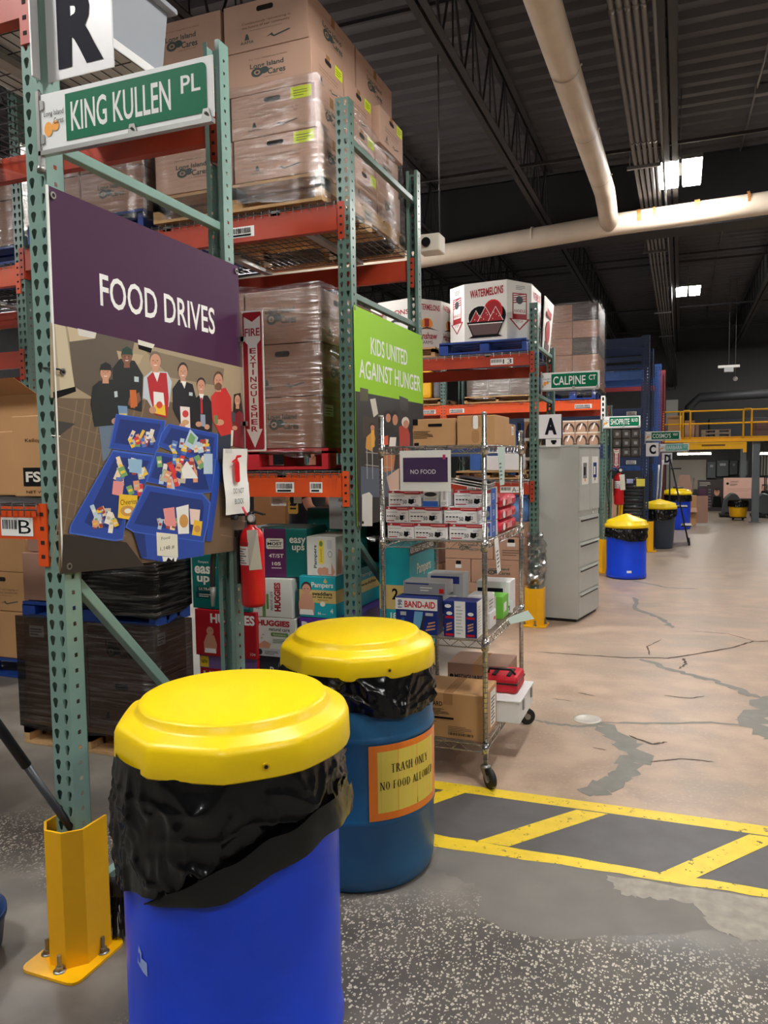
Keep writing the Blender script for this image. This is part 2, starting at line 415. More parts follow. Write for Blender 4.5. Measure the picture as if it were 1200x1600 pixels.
flat('yellow_floor_line', [[(-420, 692), (130, 768), (1200, 915), (1700, 985), (1700, 1022), (1200, 948), (140, 797), (-420, 722)],
                     [(130, 772), (152, 797), (-180, 915), (-290, 896)], [(535, 857), (645, 872), (300, 985), (190, 966)], [(1135, 943), (1248, 958), (940, 1100), (825, 1077)]], WORN, .0018)
flat('yellow_edge_line', [[(-300, 896), (45, 942), (620, 1040), (1200, 1135), (1700, 1218), (1700, 1245), (1200, 1162), (620, 1070), (45, 985), (-300, 938)]], WORN, .0016, .006, 21)
ribs('filled_crack', [([(390, 545), (470, 560), (540, 566), (610, 566)], .035), ([(610, 562), (690, 610), (735, 660), (730, 710), (660, 760), (590, 808)], .13),
                      ([(610, 552), (800, 556), (1000, 553), (1120, 562)], .03), ([(760, 335), (860, 370), (960, 395), (1080, 430), (1180, 470)], .07),
                      ([(1250, 470), (1190, 475), (1190, 520), (1130, 560), (1200, 600), (1300, 620)], .15), ([(735, 120), (745, 160), (830, 195), (870, 225)], .06), ([(730, 60), (850, 85), (960, 90)], .05)], PATCHG, .0010)
ribs('open_crack', [([(400, 308), (540, 318), (700, 328), (850, 330), (940, 318), (1080, 292), (1150, 272), (1240, 270)], .022), ([(930, 235), (1060, 245), (1155, 272)], .012), ([(905, 330), (915, 350), (890, 368)], .02), ([(790, 320), (780, 290), (830, 265)], .012)], CRACK, .0014)
ribs('scuff_mark', [([(720, 600), (800, 630), (850, 622)], .02), ([(540, 450), (600, 462)], .012), ([(840, 460), (930, 470), (980, 462)], .014), ([(790, 690), (900, 680), (1010, 690)], .012), ([(590, 640), (640, 650)], .01), ([(450, 470), (520, 480)], .008)], CRACK, .0016, 8)
q = P(918, 1124, 2, 0)
b = B(); b.lathe([(.085, .0), (.085, .004), (.066, .004), (.062, .002), (0.001, .002)], (q.x, q.y, 0), mat('drain plate', (196, 190, 178), .4, .3, var=.1), 28)
o = b.build('drain_cover', floor); o['kind'] = 'structure'

# ceiling deck: trapezoid ribs running across the aisle
DECK = mat('dark ceiling deck paint', (84, 84, 88), .62, var=.08, scale=2)
b = B(); prof = []; p = .25; y = y0
while y < y1:
    prof += [(y, ZC), (y+.10, ZC), (y+.135, ZC-.055), (y+.215, ZC-.055)]; y += p
vs = []; fs = []
for yy, zz in prof: vs += [(x0, yy, zz), (x1, yy, zz)]
for i in range(len(prof)-1): fs.append((2*i, 2*i+2, 2*i+3, 2*i+1))
b.add(vs, fs, DECK); b.box(x0, x1, y0, y1, ZC+.01, ZC+.1, DECK)
struct(b, 'ceiling', fix=False)
WALLM = mat('dark grey block wall', (96, 96, 98), .8, var=.1)
FARW = mat('grey far wall paint', (84, 83, 82), .7, var=.08, scale=1.5)
struct(B().box(x0, x1, y1, y1+.2, 0, ZC+.1, FARW), 'wall_far')
struct(B().box(x0-.2, x0, y0, y1, 0, ZC+.1, WALLM), 'wall_left')
struct(B().box(x1, x1+.2, y0, y1, 0, ZC+.1, WALLM), 'wall_right')
struct(B().box(x0, x1, y0-.2, y0, 0, ZC+.1, WALLM), 'wall_back')

def joist(x, ya, yb, zb, zt, n):
    b = B()
    for z, hh in ((zb, .05), (zt, .05)):
        for s in (-1, 1): b.box(x+s*.012, x+s*.065, ya, yb, z-.006, z, DKST); b.box(x+s*.012, x+s*.020, ya, yb, z, z+hh, DKST)
    st = (yb-ya)/n
    for i in range(n):
        ym = ya+st*(i+.5); b.tube([(x, ya+st*i, zb+.03), (x, ym, zt)], .011, DKST, 5, False); b.tube([(x, ym, zt), (x, ya+st*(i+1), zb+.03)], .011, DKST, 5, False)
        b.tube([(x, ym, zb+.02), (x, ym, zt)], .008, DKST, 5, False)
    o = struct(b, 'trim_1'); o.name = 'ceiling_joist'; return o
for i in range(-7, 4):
    x = -.13+1.52*i
    joist(x, y0+.05, 10.4, 4.6, 5.28, 27); joist(x, 11.0, y1-.05, 4.6, 5.28, 22)
b = B(); b.box(x0, x1, 10.62, 10.80, 4.45, 5.32, DKST); b.box(x0, x1, 10.5, 10.92, 4.43, 4.47, DKST)
o = struct(b, 'ceiling_girder')
b = B()
for y, z in ((3.1, 5.26), (6.2, 5.26), (8.2, 4.62), (13.2, 4.62), (15.4, 5.26), (17.2, 4.62), (20.2, 4.62)): b.bar((x0, y, z), (x1, y, z), .03, .03, DKST)
struct(b, 'ceiling_bridging')

# white drain pipes under the joists
PIPE = mat('cream pipe wrap', (216, 200, 180), .55, var=.14, scale=3)
STAIN = mat('rust stain', (170, 112, 60), .7, var=.3, scale=20)
YP = 9.8
a = P(660, 403, 1, YP); c = P(1200, 317, 1, YP); d = (c-a).normalized(); jn = P(952, 352, 1, YP)
t = thing('drain_pipe', 'cream wrapped pipe crossing the ceiling from rack to right edge', 'pipe', jn)
b = B(); b.tube([a-d*6, a, jn, c, c+d*3.5], .125, PIPE, 20)
for k in (.9, 2.2): b.tube([jn-d*k, jn-d*(k+.03)], .128, PIPE, 20)
b.build('pipe_run', t)
for k, wd in ((.32, .05), (.5, .03), (.95, .06), (1.5, .03), (1.86, .02)): b = B(); b.tube([jn+d*k, jn+d*(k+wd)], .1262, STAIN, 20, False); b.build('rust_stain', t, label='rust coloured stain ring')
t2 = thing('drain_pipe', 'cream wrapped pipe running along the aisle into the crossing pipe', 'pipe', (-.84, 7, 4.48))
b = B(); zd = 4.48; e = Vector((jn.x, YP-.02, jn.z)); s0 = P(848, 0, 2, zd); s1 = P(945, 300, 2, zd)
dd = (s1-s0).normalized(); pts = [s0-dd*5, s0, s1, s1.lerp(e, .5)+Vector((0, 0, .03)), e-Vector((0, 0, .0))]
b.tube(pts, .11, PIPE, 20); b.build('pipe_run', t2)
for k in (.9, 2.1, 3.3): b = B(); q = s0+dd*k; b.tube([q, q+dd*.015], .113, mat('pipe seam band', (170, 155, 138), .5), 20, False); b.tube([q+Vector((.1, 0, -.02)), q+Vector((.125, .01, .0))], .008, PIPE, 6); b.build('joint_band', t2)

# conduits hung below the deck
CON = mat('conduit galvanised', (128, 126, 126), .4, .5)
rk = thing('conduit_rack', 'bundle of five grey conduits running along the ceiling', 'conduit', (-.38, 10, 4.6))
for k in range(5):
    b = B(); x = -.475+.052*k; b.tube([(x, 2.2, 4.62), (x, 22.5, 4.62), (x+.1, 23.6, 4.3), (x+.12, 24.4, 3.6)], .021, CON, 8)
    for y in (5.6, 8.0, 10.2, 14.4): b.tube([(x, y, 4.62), (x, y+.05, 4.62)], .026, CON, 8)
    b.build('conduit', rk)
for y in (8.6, 12.2, 17.5, 21):
    b = B(); b.box(-.56, -.225, y, y+.04, 4.57, 4.60, CON); b.tube([(-.53, y+.02, 4.6), (-.53, y+.02, 5.36)], .006, CON, 5); b.tube([(-.24, y+.02, 4.6), (-.24, y+.02, 5.36)], .006, CON, 5); b.build('hanger', rk)
b = B(); b.tube([(-.2, 3, 4.565), (-.2, 22.8, 4.565), (-.18, 24.4, 3.5)], .013, CON, 6)
tag(b.build('electrical_conduit'), 'single thin conduit beside the five conduit bundle', 'conduit')
b = B(); b.tube([(.82, 3, 5.3), (.60, 12, 5.3), (.60, 23, 5.3)], .011, CON, 6)
for y in (5.2, 8.9, 12.4): b.box(.66, .8, y, y+.08, 5.24, 5.33, CON)
tag(b.build('electrical_conduit'), 'thin conduit with junction boxes near the deck right of the lamps', 'conduit')

# lamps
def high_bay(x, y, z, label, st=1.0):
    t = thing('high_bay_light', label, 'ceiling light', (x, y, z), group='twin panel high bay lights')
    for s in (-1, 1):
        b = B(); b.box(x+s*.115-.1, x+s*.115+.1, y-.42, y+.42, z+.005, z+.05, GALV); b.build('housing', t, bevel=.006)
        b = B(); b.box(x+s*.115-.09, x+s*.115+.09, y-.4, y+.4, z-.012, z+.004, GLOW); b.build('led_panel', t, bevel=.005)
    b = B(); b.box(x-.04, x+.04, y-.2, y+.2, z+.05, z+.1, GALV)
    for s in (-1, 1): b.tube([(x, y+s*.3, z+.05), (x, y+s*.3, ZC-.05)], .004, CON, 5)
    b.build('hanger', t)
GLOW = emis('lit led panel', LAMPCOL, LAMP)
for x, y, lb in ((-.04, 9.05, 'nearer of the two lit twin panel lights in view'), (.09, 15.5, 'farther of the two lit twin panel lights in view'), (-.1, 2.9, 'twin panel light above the yellow floor lines'), (0, -3.2, 'twin panel light over the aisle behind the viewer'),
                 (-4.2, 6.3, 'twin panel light over the cross aisle beside the watermelon bins'), (-3.2, .3, 'twin panel light over the cross aisle left of the viewer'), (-4.0, 7.9, 'twin panel light above the left end of row A'),
                 (-7.6, 6.3, 'twin panel light far left over the cross aisle'), (-7.6, .6, 'twin panel light far left in front of row R'), (4.2, 6, 'twin panel light over the right hand bay'), (4.2, 13, 'twin panel light over the far right hand bay'), (3.6, -.4, 'twin panel light at the right behind the viewer'), (3.2, 20.6, 'added twin panel light brightening the mezzanine end, right of the frame'), (-8, 12.5, 'twin panel light far left beyond row A')):  # the mezzanine lamp is added out of view to brighten the far end
    high_bay(x, y, 4.6, lb)
# ------------------------------------------------------------------ pallet racks
def perforated(b, O, U, V, w, h, cols, mt, kind='tear', pitch=.0508):
    "sheet face w wide, h high, pierced by columns of holes"
    O = Vector(O); U = Vector(U); V = Vector(V); n = int(h/pitch); cw = w/cols
    tear = [(.0, .017), (.0075, .0145), (.0105, .008), (.009, .002), (.0062, -.005), (.0052, -.012), (.0, -.0165), (-.0052, -.012), (-.0062, -.005), (-.009, .002), (-.0105, .008), (-.0075, .0145)]
    sq = [(.0, .0065), (.006, .0065), (.0065, .004), (.0065, 0), (.0065, -.004), (.006, -.0065), (0, -.0065), (-.006, -.0065), (-.0065, -.004), (-.0065, 0), (-.0065, .004), (-.006, .0065)]
    hole = tear if kind == 'tear' else sq; H = pitch/2
    vs = []; fs = []
    for c in range(cols):
        W = cw/2; rim = [(0, H), (W, H), (W, H*.45), (W, 0), (W, -H*.45), (W, -H), (0, -H), (-W, -H), (-W, -H*.45), (-W, 0), (-W, H*.45), (-W, H)]
        for k in range(n):
            cu = cw*(c+.5); cv = pitch*(k+.5); i0 = len(vs)
            vs += [O+U*(cu+x)+V*(cv+y) for x, y in rim]+[O+U*(cu+x)+V*(cv+y) for x, y in hole]
            fs += [(i0+i, i0+12+i, i0+12+(i+1) % 12, i0+(i+1) % 12) for i in range(12)]
    if h-n*pitch > .001: i0 = len(vs); vs += [O+V*n*pitch, O+U*w+V*n*pitch, O+U*w+V*h, O+V*h]; fs.append((i0, i0+1, i0+2, i0+3))
    b.add(vs, fs, mt)
PW = .078
def post(par, x1, y0, z1, mt, face=-1, z0=.01, w=PW, d=.072, foot=True, label=None):
    "upright: open channel with its pierced face towards -Y (face -1) or +Y; outer side at x1"
    b = B(); x0 = x1-w; h = z1-z0; ya, yb = (y0, y0+d) if face < 0 else (y0+d, y0)
    if face < 0: perforated(b, (x0, ya, z0), (1, 0, 0), (0, 0, 1), w, h, 2, mt)
    else: perforated(b, (x1, ya, z0), (-1, 0, 0), (0, 0, 1), w, h, 2, mt)
    sg = 1 if face < 0 else -1
    perforated(b, (x1, ya, z0), (0, sg, 0), (0, 0, 1), d, h, 1, mt, 'sq'); perforated(b, (x0, ya, z0), (0, sg, 0), (0, 0, 1), d, h, 1, mt, 'sq')
    for s, x in ((1, x0), (-1, x1)): b.box(min(x, x+s*.02), max(x, x+s*.02), min(yb, yb-sg*.002), max(yb, yb-sg*.002), z0, z1, mt)
    if foot: b.box(x0-.03, x1+.01, y0-.01, y0+d+.01, .001, .011, mt)
    return b.build('post', par, fix=False, label=label)
def beam(par, x0, x1, y, z0, z1, mt, side=-1, conn=True, labels=(), zc=None):
    b = B(); d = .045; ya, yb = (y, y+d)
    b.box(x0, x1, ya, yb, z0, z1-.035, mt); b.box(x0, x1, ya+(.0 if side < 0 else .018), yb-(.018 if side < 0 else 0), z1-.035, z1, mt)
    if conn:
        for cx in (x0, x1):
            sx = 1 if cx == x0 else -1; c0, c1 = sorted((cx-sx*.036, cx+sx*.003)); zt = (z1+.012); zb = zt-.2 if z1-z0 < .17 else z0-.03
            yf = y-.006 if side < 0 else y+d
            b.box(c0, c1, yf, yf+.006, zb, zt, mt); b.box(min(cx, cx+sx*.008), max(cx, cx+sx*.008), ya, yb, zb, zt, mt)
            for k in range(4): b.box((c0+c1)/2-.007, (c0+c1)/2+.007, yf-.0012, yf+.001, zb+.025+k*.045, zb+.037+k*.045, HOLE)
    o = b.build('beam', par, bevel=0)
    for u0, u1, txt in labels:
        p = Pr(Plane((0, y-.001, 0), (1, 0, 0), (0, 0, 1))); zm = (z0+z1)/2-.012; p.rect(u0, zm-.03, u1, zm+.03, WHITE)
        if txt: p.text(txt, u0+(u1-u0)*.55, zm-.022, u0+(u1-u0)*.93, zm+.022, INK); rn = random.Random(int(u0*1000)); u = u0+.006
        else: rn = random.Random(int(u0*1000)); u = u0+.006
        while u < u0+(u1-u0)*(.5 if txt else .9): wd = rn.choice((.0015, .003, .0045)); p.rect(u, zm-.008, u+wd, zm+.022, INK); u += wd+rn.choice((.002, .003))
        if not txt: p.rect(u0+.01, zm-.024, u1-.02, zm-.014, INK)
        p.build('label_sticker', o)
    return o
def brace(par, a, c, mt, w=.034):
    b = B(); b.bar(a, c, w, w, mt); return b.build('brace', par, bevel=.003)
def deck(par, x0, x1, y0, y1, z, px=.05, py=.1, mt=None, loops=True):
    mt = mt or WIRE; b = B(); r = .0028; n = int((x1-x0)/px)
    for i in range(n+1):
        x = x0+(x1-x0)*i/n; pts = [(x, y0, z), (x, y1, z)]
        if loops: pts = [(x, y0-.014, z-.04), (x, y0-.014, z)]+pts[1:]
        b.tube(pts, r, mt, 4, False)
    m = int((y1-y0)/py)
    for j in range(m+1): y = y0+(y1-y0)*j/m; b.tube([(x0, y, z-.005), (x1, y, z-.005)], r, mt, 4, False)
    b.tube([(x0, y0-.014, z-.02), (x1, y0-.014, z-.02)], r, mt, 4, False)
    o = b.build('wire_deck', par, fix=False)
    for k in range(3):
        xx = x0+(x1-x0)*(k+.5)/3; c = B(); c.box(xx-.028, xx+.028, y0, y1, z-.035, z-.009, GALV); c.build('deck_channel', par)
    return o

# row R: the frame nearest the viewer carries the food drives banner
XR, YR0, YR1 = -1.808, 1.875, 2.925
r1 = thing('pallet_rack', 'green pallet rack nearest the viewer, with the purple banner on its end', 'rack', (XR-.04, YR0, 0))
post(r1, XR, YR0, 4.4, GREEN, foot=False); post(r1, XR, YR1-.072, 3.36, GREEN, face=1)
xr = XR-.035
for a, c in (((xr, YR0+.05, 2.605), (xr, YR1-.05, 2.605)), ((xr, YR0+.05, 1.262), (xr, YR1-.05, .26)), ((xr, YR0+.05, .17), (xr, YR1-.05, .255))): brace(r1, a, c, GREEN)
beam(r1, -4.3, XR-PW-.014, YR0, 1.375, 1.478, ORANGE, labels=((-2.06, -1.925, 'B'),)); beam(r1, -4.3, XR-PW+.008, YR1-.045, 1.375, 1.478, RUST, side=1)
beam(r1, -4.3, XR-PW+.008, YR0, 2.965, 3.07, RUST); beam(r1, -4.3, XR-PW+.008, YR1-.045, 2.965, 3.07, RUST, side=-1)
deck(r1, -4.25, XR-PW-.01, YR0+.0, YR1, 1.490); deck(r1, -4.25, XR-PW-.01, YR0, YR1, 3.082)
post(r1, -4.3, YR0, 4.4, GREEN); post(r1, -4.3, YR1-.072, 3.36, GREEN, face=1)
# the next frame, with the lime banner
XK, YK0, YK1 = -1.70, 3.95, 5.18
r2 = thing('pallet_rack', 'green and orange pallet rack with the lime green banner on its end', 'rack', (XK-.04, YK0, 0))
post(r2, XK, YK0, 3.57, GREENSH); post(r2, XK, YK1-.072, 3.57, GREENSH, face=1)
xk = XK-.035
for a, c in (((xk, YK0+.05, 3.37), (xk, YK1-.05, 3.37)), ((xk, YK0+.05, 2.53), (xk, YK1-.05, 2.53)), ((xk, YK0+.05, 1.17), (xk, YK1-.05, .35)), ((xk, YK0+.05, .2), (xk, YK1-.05, .3))): brace(r2, a, c, GREENSH)
XL = -4.03
post(r2, XL, YK0, 4.2, GREENSH); post(r2, XL, YK1-.072, 4.2, GREENSH, face=1)
xa, xb = XL, XK-PW+.008
beam(r2, xa, xb, YK0, 2.875, 3.01, RUST, labels=((-2.52, -2.30, ''),)); beam(r2, xa, xb, YK1-.045, 2.845, 2.98, RUST)
beam(r2, xa, xb, YK0, 1.40, 1.535, ORANGE, labels=((-2.5, -2.38, ''), (-2.2, -2.08, ''), (-1.98, -1.90, ''))); beam(r2, xa, xb, YK1-.045, 1.40, 1.535, RUST)
deck(r2, xa+.02, xb-.02, YK0, YK1, 3.03, .05, .1); deck(r2, xa+.02, xb-.02, YK0, YK1, 1.548, .05, .1)
beam(r2, -6.3, XL-PW+.008, YK0, 2.79, 2.92, ORANGE); beam(r2, -6.3, XL-PW+.008, YK1-.045, 2.79, 2.92, RUST); deck(r2, -6.25, XL-PW-.02, YK0, YK1, 2.935, .06, .12)
beam(r2, -6.3, XL-PW+.008, YK0, 2.25, 2.36, RUST); beam(r2, -6.3, XL-PW+.008, YK1-.045, 2.25, 2.36, RUST)
post(r2, -6.3, YK0, 4.2, GREENSH); post(r2, -6.3, YK1-.072, 4.2, GREENSH, face=1)
# row A: the watermelon rack
XA, YA0, YA1 = -1.268, 7.35, 8.42
r3 = thing('pallet_rack', 'green and orange pallet rack holding the watermelon bins', 'rack', (XA-.04, YA0, 0))
post(r3, XA, YA0, 3.05, GREENSH, foot=False); post(r3, XA, YA1-.072, 2.76, GREENSH, face=1); post(r3, -3.75, YA0, 3.05, GREENSH); post(r3, -3.75, YA1-.072, 3.05, GREENSH, face=1)
xq = XA-.035
for a, c in (((xq, YA0+.05, 2.66), (xq, YA1-.05, 2.66)), ((xq, YA0+.05, 2.2), (xq, YA1-.05, 2.18)), ((xq, YA0+.05, 1.2), (xq, YA1-.05, .3)), ((xq, YA0+.05, .2), (xq, YA1-.05, .2))): brace(r3, a, c, GREENSH)
xa3, xb3 = -3.75, XA-PW+.008
beam(r3, xa3, xb3, YA0, 2.475, 2.59, RUST, labels=((-1.72, -1.50, '13'),)); beam(r3, xa3, xb3, YA1-.045, 2.46, 2.575, RUST); deck(r3, xa3+.02, xb3-.02, YA0, YA1, 2.605, .08, .16, GALV)
beam(r3, xa3, xb3, YA0, 1.245, 1.365, RUST, labels=((-1.96, -1.87, ''), (-1.84, -1.66, ''), (-1.63, -1.42, 'A-1'))); beam(r3, xa3, xb3, YA1-.045, 1.245, 1.365, RUST); deck(r3, xa3+.02, xb3-.02, YA0, YA1, 1.38, .08, .16, GALV)
# row B behind it
XB, YB0, YB1 = -.965, 11.0, 12.05
r4 = thing('pallet_rack', 'green rack with bright orange beams behind the grey cabinet', 'rack', (XB-.04, YB0, 0))
post(r4, XB, YB0, 2.40, GREENSH, foot=False); post(r4, XB, YB1-.072, 2.35, GREENSH, face=1); post(r4, -3.25, YB0, 2.9, GREENSH); post(r4, -3.25, YB1-.072, 2.9, GREENSH, face=1); post(r4, -5.5, YB0, 2.9, GREENSH); post(r4, -5.5, YB1-.072, 2.9, GREENSH, face=1)
for q0, q1 in ((-3.25, XB-PW+.008), (-5.5, -3.25-PW)):
    beam(r4, q0, q1, YB0, 2.235, 2.365, ORANGE, labels=((q1-.35, q1-.12, ''), (q0+.06, q0+.28, '')) if q0 > -4 else ((q1-.28, q1-.08, ''),)); beam(r4, q0, q1, YB1-.045, 2.2, 2.33, RUST); deck(r4, q0+.02, q1-.02, YB0, YB1, 2.378, .06, .14, mat('orange wire deck', (224, 100, 44), .5), True)
    beam(r4, q0, q1, YB0, 1.62, 1.75, NAVY); beam(r4, q0, q1, YB1-.045, 1.62, 1.75, NAVY); deck(r4, q0+.02, q1-.02, YB0, YB1, 1.76, .1, .2, GALV)
xq = XB-.035
for a, c in (((xq, YB0+.05, 1.55), (xq, YB1-.05, .9)), ((xq, YB0+.05, .2), (xq, YB1-.05, .2)), ((xq, YB0+.05, 2.1), (xq, YB1-.05, 2.1))): brace(r4, a, c, GREENSH)
b = B(); b.box(XB-.066, XB-.01, YB0-.012, YB0-.004, 2.1, 2.42, WHITE)
for k in range(4): b.box(XB-.05, XB-.026, YB0-.0135, YB0-.012, 2.13+k*.075, 2.175+k*.075, INK)
b.build('label_strip', r4)
# blue rows further down
XC, YC0 = -.50, 13.6
r5 = thing('pallet_rack', 'tall navy blue pallet rack behind the slate grey bin', 'rack', (XC-.06, YC0, 0))
post(r5, XC, YC0, 3.58, NAVY, w=.13, d=.1, foot=False); post(r5, XC+.02, YC0+1.15, 3.5, NAVY, face=1, w=.13, d=.1); post(r5, -3.4, YC0, 3.58, NAVY, w=.13); post(r5, -3.4, YC0+1.15, 3.58, NAVY, face=1, w=.13)
for z0, z1, mm in ((3.40, 3.55, NAVY), (3.16, 3.24, NAVY), (2.86, 3.0, BLUER), (2.24, 2.38, NAVY), (1.42, 1.56, NAVY)):
    beam(r5, -3.4, XC-.125, YC0, z0, z1, mm, labels=((-.86, -.70, ''),) if z0 < 2.5 else ()); beam(r5, -3.4, XC-.125, YC0+1.15, z0, z1, mm if z0 > 2 else NAVY)
deck(r5, -3.35, -.65, YC0, YC0+1.15, 3.02, .07, .2, mat('blue wire deck', (90, 130, 196), .5), True)
for z in (.3, 1.2, 2.0, 2.8): brace(r5, (XC-.06, YC0+.08, z), (XC-.06, YC0+1.1, z+.35), NAVY)
XD, YD0 = -.36, 15.5
r6 = thing('pallet_rack', 'narrow bright blue rack upright beyond the navy rack', 'rack', (XD-.06, YD0, 0))
post(r6, XD, YD0, 3.3, BLUER, w=.12); post(r6, XD+.05, YD0+1.1, 3.3, mat('rack maroon paint', (110, 32, 36), .45), face=1, w=.12); post(r6, -3.1, YD0, 3.3, BLUER, w=.12); post(r6, -3.1, YD0+1.1, 3.3, BLUER, face=1, w=.12)
for z0, z1, mm in ((2.9, 3.04, BLUER), (2.0, 2.12, BLUER), (1.3, 1.42, BLUER)):
    beam(r6, -3.1, XD-.115, YD0, z0, z1, mm); beam(r6, -3.1, XD-.115, YD0+1.1, z0, z1, mat('rack maroon paint', (110, 32, 36), .45))

# ------------------------------------------------------------------ column guards
def guard(label, cx, cy, r, h, facing=-1):
    t = thing('column_guard', label, 'post guard', (cx, cy, 0), group='yellow post guards')
    b = B(); s = r*.414; out = [(-r, .075), (-r, -s), (-s, -r), (s, -r), (r, -s), (r, .075)]; th = .008
    inn = [(x*(1-th/r), y*(1-th/r) if y < 0 else y) for x, y in out]
    for i in range(5):
        q = [out[i], out[i+1], inn[i+1], inn[i]]; b.prism([(cx+x, cy+y, .008) for x, y in q], (0, 0, h-.008), YELP)
    b.build('shield', t)
    b = B(); pl = r*1.42; q = []
    for x, y, a0 in ((pl-.03, .08, 0), (-pl+.03, .08, 90), (-pl+.03, -r*1.25, 180), (pl-.03, -r*1.25, 270)):
        for k in range(4): a = R(a0+k*30); q.append((cx+x+.03*math.cos(a), cy+y+.03*math.sin(a), .001))
    b.prism(q, (0, 0, .009), YELP); b.build('base_plate', t)
    for x, y in ((-pl+.03, -.04), (.02, -r*1.18), (pl-.03, .03)):
        b = B(); b.lathe([(.02, .010), (.02, .013), (.0001, .013)], (cx+x, cy+y, 0), STEELD, 14); b.lathe([(.013, .013), (.013, .026), (.007, .027), (.007, .062), (.0001, .063)], (cx+x, cy+y, 0), STEELD, 6, smooth=False); b.build('anchor_bolt', t)
    return t
guard('yellow guard round the foot of the nearest green post, beside the broom', XR-.030, YR0+.012, .080, .455)
guard('yellow guard at the foot of the post left of the grey cabinet', XA-.02, YA0-.05, .088, .36)
guard('yellow guard between the grey cabinet and the blue barrel', XB+.02, YB0-.1, .10, .46)
guard('yellow guard on the navy post beside the slate grey bin', XC-.03, YC0-.12, .12, .50)

# ------------------------------------------------------------------ aisle signs
def lic_logo(p, u, v, w, h, small=False, ink=None, blob=None):
    "charity logo: two words over a round emblem"
    ink = ink or GINK; blob = blob or ink
    p.ell(u+w*.2, v+h*.34, w*.17, h*.33, blob); p.ell(u+w*.4, v+h*.42, w*.13, h*.25, blob)
    p.text('Long Island', u, v+h*.55, u+w*.95, v+h, ink, .02); p.text('Cares', u+w*.5, v+h*.05, u+w, v+h*.48, ink, .02)
    if not small: p.ell(u+w*.2, v+h*.34, w*.09, h*.17, CARD); p.ell(u+w*.2, v+h*.34, w*.05, h*.1, blob)
def street_sign(label, x0, x1, z0, z1, y, word, suffix, green=None, group='street name signs on the rack ends', split=.19, sw=.72):
    t = thing('street_sign', label, 'street sign', (x0, y, (z0+z1)/2), group=group); W = x1-x0; Hh = z1-z0
    b = B(); b.box(x0, x1, y, y+.004, z0, z1, SWHITE); b.build('sign_blade', t, bevel=.0015)
    pl = Plane((x0, y-.0005, z0), (1, 0, 0), (0, 0, 1)); p = Pr(pl, .0004)
    g0 = W*split; p.rr(g0, Hh*.09, W*.965, Hh*.91, Hh*.1, green or SGREEN); p.rect(g0, Hh*.09, g0+.05, Hh*.91, green or SGREEN)
    gw = W*.965-g0; p.text(word, g0+gw*.04, Hh*.24, g0+gw*sw, Hh*.76, SWHITE, .012)
    if suffix: p.text(suffix, g0+gw*(sw+.07), Hh*.47, g0+gw*.96, Hh*.76, SWHITE, .012)
    p.ell(W*.045, Hh*.36, W*.026, Hh*.13, ORIN); p.ell(W*.09, Hh*.40, W*.022, Hh*.09, ORIN); p.text('Long Island', W*.02, Hh*.56, W*(split-.012), Hh*.68, INK); p.text('Cares', W*.08, Hh*.43, W*(split-.014), Hh*.54, INK)
    p.build('lettering', t)
    b = B(); b.box(x0-.012, x1-.005, y-.006, y+.012, z0-.014, z0-.001, GALV); b.box(x0-.014, x0-.003, y-.006, y+.012, z0-.05, z1+.01, GALV)
    for u in (.55, .96): b.prism([(x0+W*u-.016, y-.004, z0-.002), (x0+W*u+.016, y-.004, z0-.002), (x0+W*u+.009, y-.004, z0+.024), (x0+W*u-.009, y-.004, z0+.024)], (0, .003, 0), GALV)
    for v in (.2, .8): b.prism([(x0-.004, y-.004, z0+Hh*v-.016), (x0+.012, y-.004, z0+Hh*v-.012), (x0+.012, y-.004, z0+Hh*v+.012), (x0-.004, y-.004, z0+Hh*v+.016)], (0, .003, 0), GALV)
    for u in (.55, .96): b.lathe([(.005, 0), (.005, .003), (.0001, .003)], (x0+W*u, y-.006, z0+.010), STEELD, 8)
    b.build('bracket', t)
    b = B(); b.lathe([(.012, 0), (.012, .02)], (x0-.014, y+.004, z0-.06), STEELD, 10, cap0=True, cap1=True); b.build('bolt', t)
    return t
street_sign('large street sign reading KING KULLEN PL on the nearest post', -1.800, -1.196, 2.553, 2.716, 1.856, 'KING KULLEN', 'PL', split=.155, sw=.76)
street_sign('street sign reading CALPINE above the A placard', -1.222, -.70, 2.232, 2.388, 7.335, 'CALPINE', 'CT', split=.16, sw=.74)
street_sign('street sign reading SHOPRITE BLVD on the rack behind the cabinet', -1.0, -.515, 1.985, 2.135, 10.985, 'SHOPRITE', 'BLVD', split=.17, sw=.68)
street_sign("street sign reading COSMO'S WAY on the navy post", -.55, -.01, 1.84, 1.985, 13.58, "COSMO'S", 'WAY', split=.17, sw=.70)
street_sign('faded pale street sign reading BARBARA, lowest of the signs', -.37, .14, 1.66, 1.80, 15.48, 'BARBARA', 'CT', green=mat('faded teal sign', (96, 176, 158), .4), split=.2, sw=.74)

def placard(label, letter, x0, x1, z0, z1, y, th, mt=None, bold=.05, box=False):
    t = thing('aisle_placard', label, 'sign', (x0, y, (z0+z1)/2), group='letter placards on the rack ends')
    b = B(); b.box(x0, x1, y, y+th, z0, z1, mt or WPLAS); b.build('panel', t, bevel=.003 if th < .03 else .006)
    p = Pr(Plane((x0, y-.0006, z0), (1, 0, 0), (0, 0, 1)), .0005); W = x1-x0; Hh = z1-z0
    p.text(letter, *((W*.20, .030, W*.86, .262) if letter == 'R' else (W*.27, Hh*.16, W*.80, Hh*.86)), NAVYINK, bold); p.build('letter', t)
    return t
t = placard('big white sheet sign with a dark letter R at top left', 'R', -1.815, -1.56, 2.770, 3.16, 1.898, .004, bold=.055)
b = B(); b.box(-1.822, -1.815, 1.846, 1.902, 2.770, 3.16, WPLAS); b.build('side_flange', t, bevel=.001)
placard('white placard with black letter A on the post behind the wire cart', 'A', -1.255, -1.045, 1.775, 2.0, 7.33, .006)
